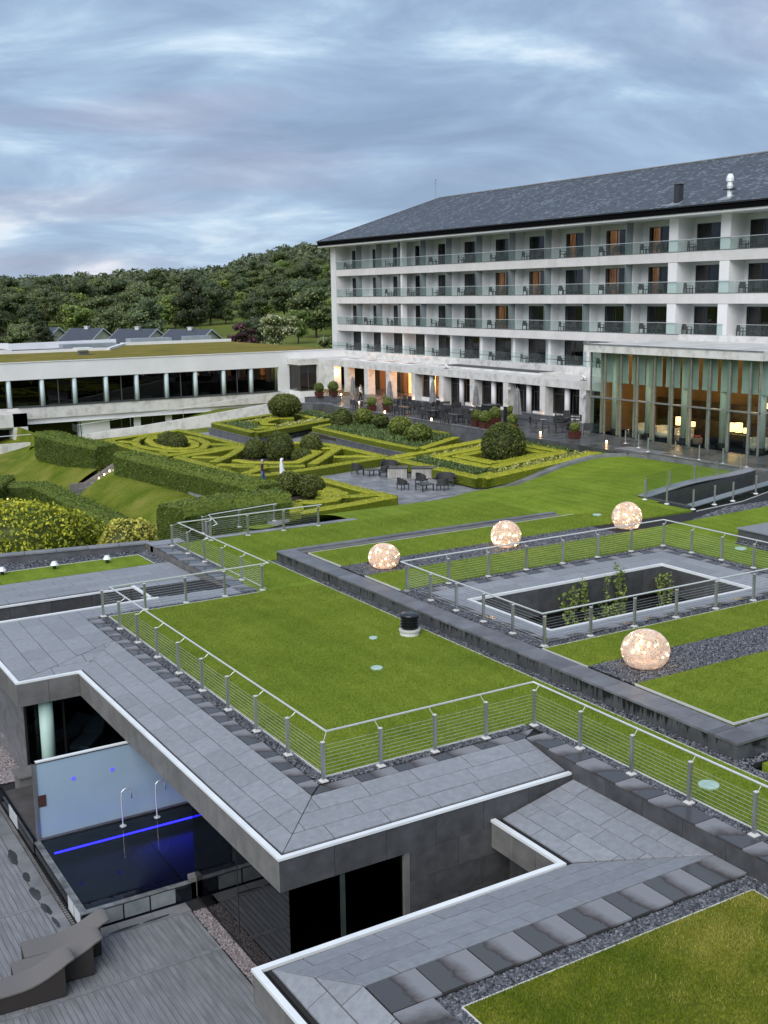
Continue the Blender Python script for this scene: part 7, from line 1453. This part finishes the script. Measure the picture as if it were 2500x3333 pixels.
# ================================================================ people
def person(label, x, y, z, heading, H, top, leg, skin, hair, walk=1.0, hood=None, arms=0.):
    bm = bmesh.new(); sk = bm.verts.layers.skin.verify(); w_ = walk
    J = dict(pel=((0, 0, .95), .125), spi=((0, 0, 1.14), .12), che=((0, .0, 1.34), .135), nek=((0, .02, 1.475), .055), hea=((0, .035, 1.575), .088), cro=((0, .03, 1.665), .075),
             ls=((-.165, 0, 1.40), .062), le=((-.225, -.07*w_, 1.15), .047), lw=((-.21, .05*w_+.05, .93), .034), lh=((-.205, .08*w_+.06, .865), .033),
             rs=((.165, 0, 1.40), .062), re=((.225, .06*w_, 1.15), .047), rw=((.22, .17*w_+.05+arms, .96), .034), rh=((.21, .21*w_+.07+arms, .905), .033),
             lhp=((-.085, 0, .90), .098), lk=((-.095, .16*w_, .51), .064), la=((-.095, .22*w_, .10), .045), lt=((-.10, .22*w_+.16, .035), .036),
             rhp=((.085, 0, .90), .098), rk=((.095, -.03*w_, .50), .064), ra=((.095, -.28*w_, .14), .045), rt=((.10, -.28*w_+.14, .05), .036))
    vv = {}
    for k, (p, r) in J.items(): v = bm.verts.new(p); v[sk].radius = (r, r*(.8 if k in ('pel', 'spi', 'che') else 1)); v[sk].use_root = (k == 'pel'); vv[k] = v
    for a, b in (('pel', 'spi'), ('spi', 'che'), ('che', 'nek'), ('nek', 'hea'), ('hea', 'cro'), ('che', 'ls'), ('ls', 'le'), ('le', 'lw'), ('lw', 'lh'), ('che', 'rs'), ('rs', 're'), ('re', 'rw'), ('rw', 'rh'), ('pel', 'lhp'), ('lhp', 'lk'), ('lk', 'la'), ('la', 'lt'), ('pel', 'rhp'), ('rhp', 'rk'), ('rk', 'ra'), ('ra', 'rt')): bm.edges.new((vv[a], vv[b]))
    me = bpy.data.meshes.new('tmp'); bm.to_mesh(me); bm.free(); ob = bpy.data.objects.new('tmp', me); C.objects.link(ob)
    m1 = ob.modifiers.new('s', 'SKIN'); m1.use_smooth_shade = True; m2 = ob.modifiers.new('b', 'SUBSURF'); m2.levels = 2; m2.render_levels = 2
    dg = bpy.context.evaluated_depsgraph_get(); ev = bpy.data.meshes.new_from_object(ob.evaluated_get(dg)); bpy.data.objects.remove(ob)
    b = bmesh.new(); b.from_mesh(ev)
    for hx, hk in ((-1, 'lh'), (1, 'rh')):           # five bent fingers on each hand, nose and ears on the head
        c = Vector(J[hk][0])
        for q in range(5):
            mb = MB(); o = Vector((0, -.03+.018*q, -.02)) if q < 4 else Vector((-hx*.02, .03, .0)); L_ = (.062, .075, .07, .055, .05)[q]; dd = Vector((-hx*.012, .006, -L_*.6)) if q < 4 else Vector((-hx*.025, .03, -.03)); mb.tube([c+o, c+o+dd, c+o+dd*1.6+Vector((-hx*.012, 0, 0))], .009, 5, True, .006)
            nv = [b.verts.new(v) for v in mb.v]
            for f in mb.f: b.faces.new([nv[i] for i in f])
    for mb in (MB().tube([(0, .115, 1.60), (0, .145, 1.575)], .012, 5, True, .016), MB().obox((-.088, .03, 1.585), (.012, 0, 0), (0, .02, 0), (0, 0, .03)), MB().obox((.088, .03, 1.585), (.012, 0, 0), (0, .02, 0), (0, 0, .03))):
        nv = [b.verts.new(v) for v in mb.v]
        for f in mb.f: b.faces.new([nv[i] for i in f])
    b.to_mesh(ev); b.free(); ev.name = 'person'; ev.materials.clear()
    for m_ in (skin, top, leg, M['black']): ev.materials.append(m_)
    for p in ev.polygons:
        c = p.center; p.use_smooth = True; hand = (abs(c.x) > .15 and c.z < .90 and c.z > .8 and abs(c.x) > .16)
        p.material_index = 3 if c.z < .12 else 0 if (c.z > 1.47 or hand) else 2 if (c.z < .98 and abs(c.x) < .17) else 1
    o = bpy.data.objects.new('person', ev); C.objects.link(o); s = H/1.74; ORG[o.name] = Vector((0, 0, 0)); tag(o, label, 'person')
    for ex in (-.032, .032): MB().lathe(ex, .118, [(.003, 1.588), (.011, 1.596), (.011, 1.604), (.003, 1.612)], 6).build('eye', M['black'], o)
    MB().obox((0, .119, 1.545), (.022, 0, 0), (0, .004, 0), (0, 0, .005)).build('mouth', M['pot'], o)
    hb = MB(); V = []; F = []; n = 12; prof = [(.0, 1.745), (.06, 1.735), (.09, 1.70), (.102, 1.65), (.10, 1.60), (.088, 1.55)] if hood is None else [(.0, 1.77), (.08, 1.755), (.12, 1.70), (.13, 1.62), (.13, 1.54), (.14, 1.46)]
    for r, zz in prof:
        for k in range(n):
            a = 2*math.pi*k/n; cut = .72 if math.sin(a) > .3 and zz < 1.69 else 1.0; V.append((r*math.cos(a), .025+r*math.sin(a)*cut-(.03 if cut < 1 else 0), zz))
    for i in range(len(prof)-1):
        for k in range(n): F.append((i*n+k, (i+1)*n+k, (i+1)*n+(k+1) % n, i*n+(k+1) % n))
    hb.add(V, F).build('hair' if hood is None else 'hood', hair if hood is None else hood, o, True)
    if hood is not None:
        V = []; F = []
        for r, ry, zz in ((.17, .13, 1.42), (.20, .15, 1.2), (.19, .15, 1.0), (.21, .18, .75), (.22, .20, .62)):
            for k in range(14): a = 2*math.pi*k/14; V.append((r*math.cos(a), ry*math.sin(a)+(1.42-zz)*.03, zz))
        for i in range(4):
            for k in range(14): F.append((i*14+k, (i+1)*14+k, (i+1)*14+(k+1) % 14, i*14+(k+1) % 14))
        MB().add(V, F).build('coat', hood, o, True)
    o.location = (x, y, z); o.rotation_euler = (0, 0, heading); o.scale = (s, s, s); return o
skin = mat('skin', (.45, .28, .21), .6); grey = mat('grey hair', (.42, .41, .40), .8)
hd = math.atan2(-.52, .855)-math.pi/2
person('person walking right in dark purple jumper and blue jeans, grey haired', 31.3, 67.2, -2.17, hd, 1.74, mat('dark purple wool', (.045, .015, .035), .9), mat('blue denim', (.06, .11, .22), .85), skin, grey, 1.0)
person('person walking in a long white hooded coat and pale trousers', 32.6, 66.95, -2.17, hd, 1.72, mat('white coat', (.74, .76, .78), .8), mat('pale trousers', (.55, .60, .66), .8), skin, grey, .8, hood=mat('white hood', (.74, .76, .78), .8))
person('waiter in white shirt and black trousers walking by the arcade', 56.3, 97.3, -.395, math.pi+.55, 1.78, mat('white shirt', (.75, .75, .76), .8), M['black'], skin, mat('dark hair', (.02, .018, .016), .7), .5, None, .1)
# ================================================================ landscape beyond the wing
RT = np.random.default_rng(77)
HX = [(-60, 9), (0, 10), (10.5, 10), (12.4, 9), (14.3, 9.5), (17.7, 11), (19.7, 13), (21.7, 12), (23.7, 16), (25.6, 22), (27.4, 26), (28.6, 24), (31, 34), (40, 30), (70, 22), (120, 15)]
def hill(az, r):
    H = np.interp(az, [a for a, h in HX], [h for a, h in HX])
    t = np.clip((r-230)/430, 0, 1); t = t*t*(3-2*t); base = -.6 + 2.2*np.clip((r-170)/120, 0, 1)
    far = np.clip((r-700)/900, 0, 1)
    return base*(1-t) + H*t*(1-.35*far) - 4.2*np.clip((150-r)/40, 0, 1)
def terrain():
    az = np.linspace(-75, 125, 161); r = np.concatenate([np.linspace(20, 150, 8), np.linspace(165, 700, 46), np.linspace(760, 5200, 12)]); Aa, Rr_ = np.meshgrid(az, r, indexing='ij')
    X = Rr_*np.sin(np.radians(Aa)); Y = Rr_*np.cos(np.radians(Aa)); Z = hill(Aa, Rr_)+.5*np.sin(X*.02)*np.sin(Y*.017)-(Rr_ < 160)*1.5
    V = np.stack([X, Y, Z], -1).reshape(-1, 3); n = len(r); F = []
    for i in range(len(az)-1):
        for j in range(n-1): F.append((i*n+j, i*n+j+1, (i+1)*n+j+1, (i+1)*n+j))
    npmesh('hills', V, F, lawnmat('meadow', (.075, .10, .02), (.12, .15, .03), (.17, .19, .045), .04, 0, .7), None, 'structure', None, True)
    tag(MB().box(-6000, 6000, -6000, 6000, -8, -6.5).build('ground', M['rough']), kind='structure')
terrain()
def gz(x, y): return float(hill(math.degrees(math.atan2(x, y)), math.hypot(x, y)))+.5*math.sin(x*.02)*math.sin(y*.017)
def crownpts(rr, w, h, lobes, n, cone=0.):
    C_ = []; S_ = []
    for i in range(lobes):
        v = rr.uniform(0, 1); a = rr.uniform(0, 6.28); env = (math.sin(math.pi*(.12+.80*v))**.7)*(1-cone*v); q = rr.uniform(.15, .85)*env; s = w*.5*rr.uniform(.20, .44)*(1-.5*cone*v)
        C_.append((w*.5*q*math.cos(a), w*.5*q*math.sin(a), h*(.10+.74*v))); S_.append((s, s, s*rr.uniform(.6, .85)*min(1.3, h/w)))
    C_ = np.array(C_); S_ = np.array(S_); k = rr.integers(0, lobes, n); d = rr.normal(0, 1, (n, 3)); d /= np.linalg.norm(d, axis=1, keepdims=True)
    P = C_[k]+d*S_[k]*(1+rr.normal(-.05, .17, n))[:, None]; keep = np.ones(n, bool)
    for i in range(lobes): keep &= ~((((P-C_[i])/S_[i])**2).sum(1) < .62)
    return C_, S_, P[keep], d[keep], k[keep]
def ico():
    bm = bmesh.new(); bmesh.ops.create_icosphere(bm, subdivisions=1, radius=1); v = np.array([x.co[:] for x in bm.verts]); f = np.array([[q.index for q in p.verts] for p in bm.faces]); bm.free(); return v, f
IV, IF = ico()
def tree_mesh(seed, w, h, lobes, n, size, tone, cone=0., toplight=.16):
    rr = np.random.default_rng(seed); C_, S_, P, d, k = crownpts(rr, w, h, lobes, n, cone); lt = rr.normal(0, .13, lobes)
    tn = np.clip(tone[0]+lt[k]+toplight*d[:, 2]+rr.normal(0, tone[1], len(P)), 0, .99); solids = [(C_[i]+IV*S_[i]*.86, IF) for i in range(lobes)]  # crown tops paler, light from above mixed into the leaf tone
    return P, d, tn, solids
M['t_dark'] = leafmat('dark tree leaves', (0.036, 0.055, 0.024), (0.09, 0.122, 0.047), (0.175, 0.21, 0.08), .6, .15)
M['t_mid'] = leafmat('green tree leaves', (0.055, 0.078, 0.030), (0.135, 0.172, 0.062), (0.240, 0.275, 0.105), .6, .15)
M['t_lime'] = leafmat('light green tree leaves', (0.060, 0.100, 0.020), (0.170, 0.230, 0.048), (0.320, 0.380, 0.090), .6, .15)
M['t_grey'] = leafmat('grey green tree leaves', (0.050, 0.080, 0.036), (0.124, 0.170, 0.072), (0.220, 0.280, 0.130), .6, .15)
M['t_far'] = leafmat('haze tinted tree leaves', (.055, .075, .045), (.105, .135, .07), (.17, .20, .095), .7, .1)  # aerial haze put into the colour: leaves greyed and paled
M['t_cop'] = leafmat('copper beech leaves', (0.024, 0.012, 0.016), (0.080, 0.032, 0.040), (0.150, 0.064, 0.068), .6, .1)
M['t_cream'] = leafmat('cream flowered tree', (0.070, 0.100, 0.028), (0.260, 0.280, 0.110), (0.500, 0.500, 0.340), .6, .1)
M['t_yew'] = leafmat('brownish conifer needles', (0.020, 0.028, 0.012), (0.056, 0.072, 0.026), (0.130, 0.132, 0.048), .7, .1)
M['bark'] = vary('dark bark', (.03, .025, .02), (.06, .05, .04), .9, 3, 4)
protos = {}
def proto(key, m, w, h, lobes, n, size, tone=(.42, .2), cone=0., trunk=.14, tl=.16):
    out = []
    for s in range(3):
        P, d, tn, solids = tree_mesh(hash_(key)+s*7, w, h*(1-trunk), lobes, n, size, tone, cone, tl); up = np.array([0, 0, h*trunk]); ob = solid_and_cards('crown', m, None, [(v+up, f) for v, f in solids], P+up, d, size, tn, .8, core_tone=.02)
        cr = ob.data; C.objects.unlink(ob); bpy.data.objects.remove(ob)
        b = MB().tube([(0, 0, -1.0), (0, 0, h*trunk), (.1, 0, h*.45)], h*.03, 7, True, h*.012)
        for q in range(3): a = q*2.1+s; b.tube([(0, 0, h*trunk), (w*.16*math.cos(a), w*.16*math.sin(a), h*.42)], h*.014, 5, True, h*.006)
        tm_ = bpy.data.meshes.new('trunk'); tm_.from_pydata(b.v, [], b.f); tm_.materials.append(M['bark']); out.append((cr, tm_))
    protos[key] = out
def hash_(s): return sum(ord(c)*(i+3) for i, c in enumerate(s))
proto('oak', M['t_mid'], 12, 11, 34, 3800, .30); proto('dark', M['t_dark'], 12, 12, 34, 3800, .30); proto('lime', M['t_lime'], 9, 9.5, 28, 3200, .27); proto('willow', M['t_grey'], 9.5, 10, 28, 3200, .26)
proto('pine', M['t_yew'], 9, 12, 30, 3400, .25, cone=.55, trunk=.06); proto('copper', M['t_cop'], 6, 6, 11, 1700, .24); proto('cream', M['t_cream'], 9, 7, 16, 3400, .22, (.55, .24), 0, .04, .22); proto('bushy', M['t_mid'], 5, 4.2, 9, 1300, .22, trunk=.02)
def tree(key, x, y, s, label, group='trees beyond the wing', z=None, v=None, sz=None):
    cr, tm_ = protos[key][RT.integers(0, 3) if v is None else v]; t = thing('tree', label, 'tree', (x, y, gz(x, y) if z is None else z), group); t.rotation_euler = (0, 0, RT.uniform(0, 6.28)); t.scale = (s, s, s*(sz or RT.uniform(.92, 1.1)))
    for nm, me_ in (('crown', cr), ('trunk', tm_)): o = bpy.data.objects.new(nm, me_); C.objects.link(o); o.parent = t
    return t
def pol(az, r): return r*math.sin(rad(az)), r*math.cos(rad(az))
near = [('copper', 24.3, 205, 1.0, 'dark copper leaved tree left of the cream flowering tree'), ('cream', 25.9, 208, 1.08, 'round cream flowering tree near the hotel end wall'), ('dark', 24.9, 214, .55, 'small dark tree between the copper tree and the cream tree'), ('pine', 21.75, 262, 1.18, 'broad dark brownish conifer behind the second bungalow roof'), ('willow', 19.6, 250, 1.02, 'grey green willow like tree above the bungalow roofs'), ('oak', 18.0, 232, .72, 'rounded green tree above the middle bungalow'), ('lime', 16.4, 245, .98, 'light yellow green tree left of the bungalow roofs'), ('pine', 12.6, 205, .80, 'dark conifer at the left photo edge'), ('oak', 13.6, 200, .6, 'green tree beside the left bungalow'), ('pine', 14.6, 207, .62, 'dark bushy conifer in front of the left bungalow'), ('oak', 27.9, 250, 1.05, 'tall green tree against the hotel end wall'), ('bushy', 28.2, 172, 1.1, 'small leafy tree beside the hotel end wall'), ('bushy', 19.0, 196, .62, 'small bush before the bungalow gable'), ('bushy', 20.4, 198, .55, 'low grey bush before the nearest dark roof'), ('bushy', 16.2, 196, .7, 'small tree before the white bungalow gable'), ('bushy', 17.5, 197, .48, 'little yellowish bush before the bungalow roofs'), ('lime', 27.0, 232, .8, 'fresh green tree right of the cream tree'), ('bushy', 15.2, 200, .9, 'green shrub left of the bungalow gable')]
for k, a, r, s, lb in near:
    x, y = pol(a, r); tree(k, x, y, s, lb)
# belt of park trees in front of the hill
kinds = ['oak', 'dark', 'oak', 'dark', 'lime', 'willow']; nm_ = {'oak': 'round green park tree', 'dark': 'dark spreading park tree', 'lime': 'light green park tree', 'willow': 'grey green park tree'}
T1 = ['', 'first', 'second', 'third', 'fourth', 'fifth', 'sixth', 'seventh', 'eighth', 'ninth', 'tenth', 'eleventh', 'twelfth', 'thirteenth', 'fourteenth', 'fifteenth', 'sixteenth', 'seventeenth', 'eighteenth', 'nineteenth', 'twentieth']
def ordw(n): return T1[n] if n <= 20 else (('twenty', 'thirty', 'forty', 'fifty')[n//10-2]+'-'+T1[n % 10] if n % 10 else ('thirtieth', 'fortieth', 'fiftieth')[n//10-3])
for row, (r0, r1, n) in zip(('nearest', 'second', 'third', 'fourth', 'farthest'), ((275, 330, 38), (335, 400, 40), (405, 480, 46), (480, 560, 50), (560, 640, 54))):
    q = 0
    for i in range(n):
        a = 6 + 26*(i+RT.uniform(0, 1))/n; r = RT.uniform(r0, r1)
        if r < 310 and (23.0 < a < 24.4): continue
        k = kinds[int(RT.integers(0, 6))] if r < 420 else ['oak', 'dark', 'oak', 'lime', 'oak', 'willow'][int(RT.integers(0, 6))]
        q += 1; x, y = pol(a, r); tree(k, x, y, RT.uniform(.62, 1.08), f'{nm_[k]}, {ordw(q)} from the left in the {row} row of hillside trees', 'trees of the wooded hill')
# far woodland on the hill reads as one mass
def woods():
    P_, F_, T_ = [], [], []; o = 0; n = 0
    for i in range(1500):
        a = RT.uniform(2, 34); r = RT.uniform(520, 1050); x, y = pol(a, r); w = RT.uniform(9, 15); h = RT.uniform(8, 12.5); z = gz(x, y); rr = np.random.default_rng(3000+i); tb = RT.normal(.42, .15)
        k = 130; d = rr.normal(0, 1, (k, 3)); d[:, 2] = np.abs(d[:, 2])*.9+.02; d /= np.linalg.norm(d, axis=1, keepdims=True); q = rr.normal(0, 3.4, (3, 3)); lump = sum(np.sin(d@q[j]+j) for j in range(3))/3
        P = np.array([x, y, z+h*.35])+d*np.array([w/2, w/2, h*.66])*(1+.16*lump)[:, None]*rr.uniform(.9, 1.05, (k, 1)); V, F, tn = cards(P, d, 1.0, np.clip(tb+.2*d[:, 2]-.1+rr.normal(0, .16, k)+.1*lump, 0, .99), .7); P_.append(V); F_.append(F+o); T_.append(tn); o += len(V)  # top light put into the tone of upward leaves
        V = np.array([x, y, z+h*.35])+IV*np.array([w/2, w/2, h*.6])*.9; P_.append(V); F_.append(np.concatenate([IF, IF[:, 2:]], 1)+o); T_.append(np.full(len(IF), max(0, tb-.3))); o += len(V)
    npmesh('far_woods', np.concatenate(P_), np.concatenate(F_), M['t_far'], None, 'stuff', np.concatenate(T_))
woods()
# bungalows
def bungalow(az, r, rot, L_, W_, label, zr, ch=True):
    x, y = pol(az, r); z = gz(x, y)-.3; t = thing('bungalow', label, 'house', (x, y, z), 'bungalows beyond the wing'); e = 2.5; h = zr-z; q = W_/2; v = .45
    MB().box(-L_/2, L_/2, -q, q, 0, e).add([(-L_/2, -q, e), (-L_/2, q, e), (-L_/2, 0, h-.1), (L_/2, -q, e), (L_/2, q, e), (L_/2, 0, h-.1)], [(0, 2, 1), (3, 4, 5)]).build('wall', M['creamwall'], None).parent = t
    rf = MB(); 
    for s in (-1, 1): rf.add([(-L_/2-v, s*(q+v), e-.15), (L_/2+v, s*(q+v), e-.15), (L_/2+v, 0, h+.06), (-L_/2-v, 0, h+.06), (-L_/2-v, s*(q+v), e-.3), (L_/2+v, s*(q+v), e-.3), (L_/2+v, 0, h-.1), (-L_/2-v, 0, h-.1)], [(0, 1, 2, 3), (7, 6, 5, 4), (0, 3, 7, 4), (1, 5, 6, 2), (0, 4, 5, 1)])
    rf.build('roof', M['darkroof'], None).parent = t
    for sx in (-1, 1):
        b = MB()
        for s in (-1, 1): b.add([(sx*(L_/2+v), s*(q+v), e-.34), (sx*(L_/2+v+.05), s*(q+v), e-.34), (sx*(L_/2+v+.05), 0, h-.14), (sx*(L_/2+v), 0, h-.14), (sx*(L_/2+v), s*(q+v), e-.1), (sx*(L_/2+v+.05), s*(q+v), e-.1), (sx*(L_/2+v+.05), 0, h+.10), (sx*(L_/2+v), 0, h+.10)], [(0, 1, 2, 3), (7, 6, 5, 4), (0, 3, 7, 4), (1, 5, 6, 2), (0, 4, 5, 1), (3, 2, 6, 7)])
        b.build('gable_board', M['trim'], None).parent = t
    if ch: MB().box(-.4, .4, -.35, .35, h-.4, h+.35).box(-.5, .5, -.42, .42, h+.35, h+.45).build('chimney', M['trim'], None).parent = t
    for yy in (-q/2, q/2): MB().box(-L_/2-.03, -L_/2+.02, yy-.5, yy+.5, 1.0, 2.1).build('window', M['interior'], None).parent = t
    t.rotation_euler = (0, 0, rot)
M['creamwall'] = vary('cream house wall', (.50, .48, .40), (.58, .56, .48), .8, .5, 4); M['darkroof'] = vary('dark bungalow slates', (.035, .042, .058), (.055, .063, .082), .45, 2, 5, .05); M['trim'] = mat('pale barge board', (.55, .58, .60), .6)
bungalow(21.7, 206, rad(-56), 8, 8.5, 'bungalow with dark slate roof and white cowl nearest the wing roof', 4.35); bungalow(19.15, 214, rad(-54), 7.5, 8, 'bungalow with dark roof and cream gable, second from the right', 4.4); bungalow(16.75, 226, rad(-52), 6.5, 7.5, 'bungalow with dark roof and cream gable left of the middle', 4.4); bungalow(14.7, 236, rad(-50), 6.5, 7.5, 'bungalow partly hidden by conifers at the far left', 4.5)
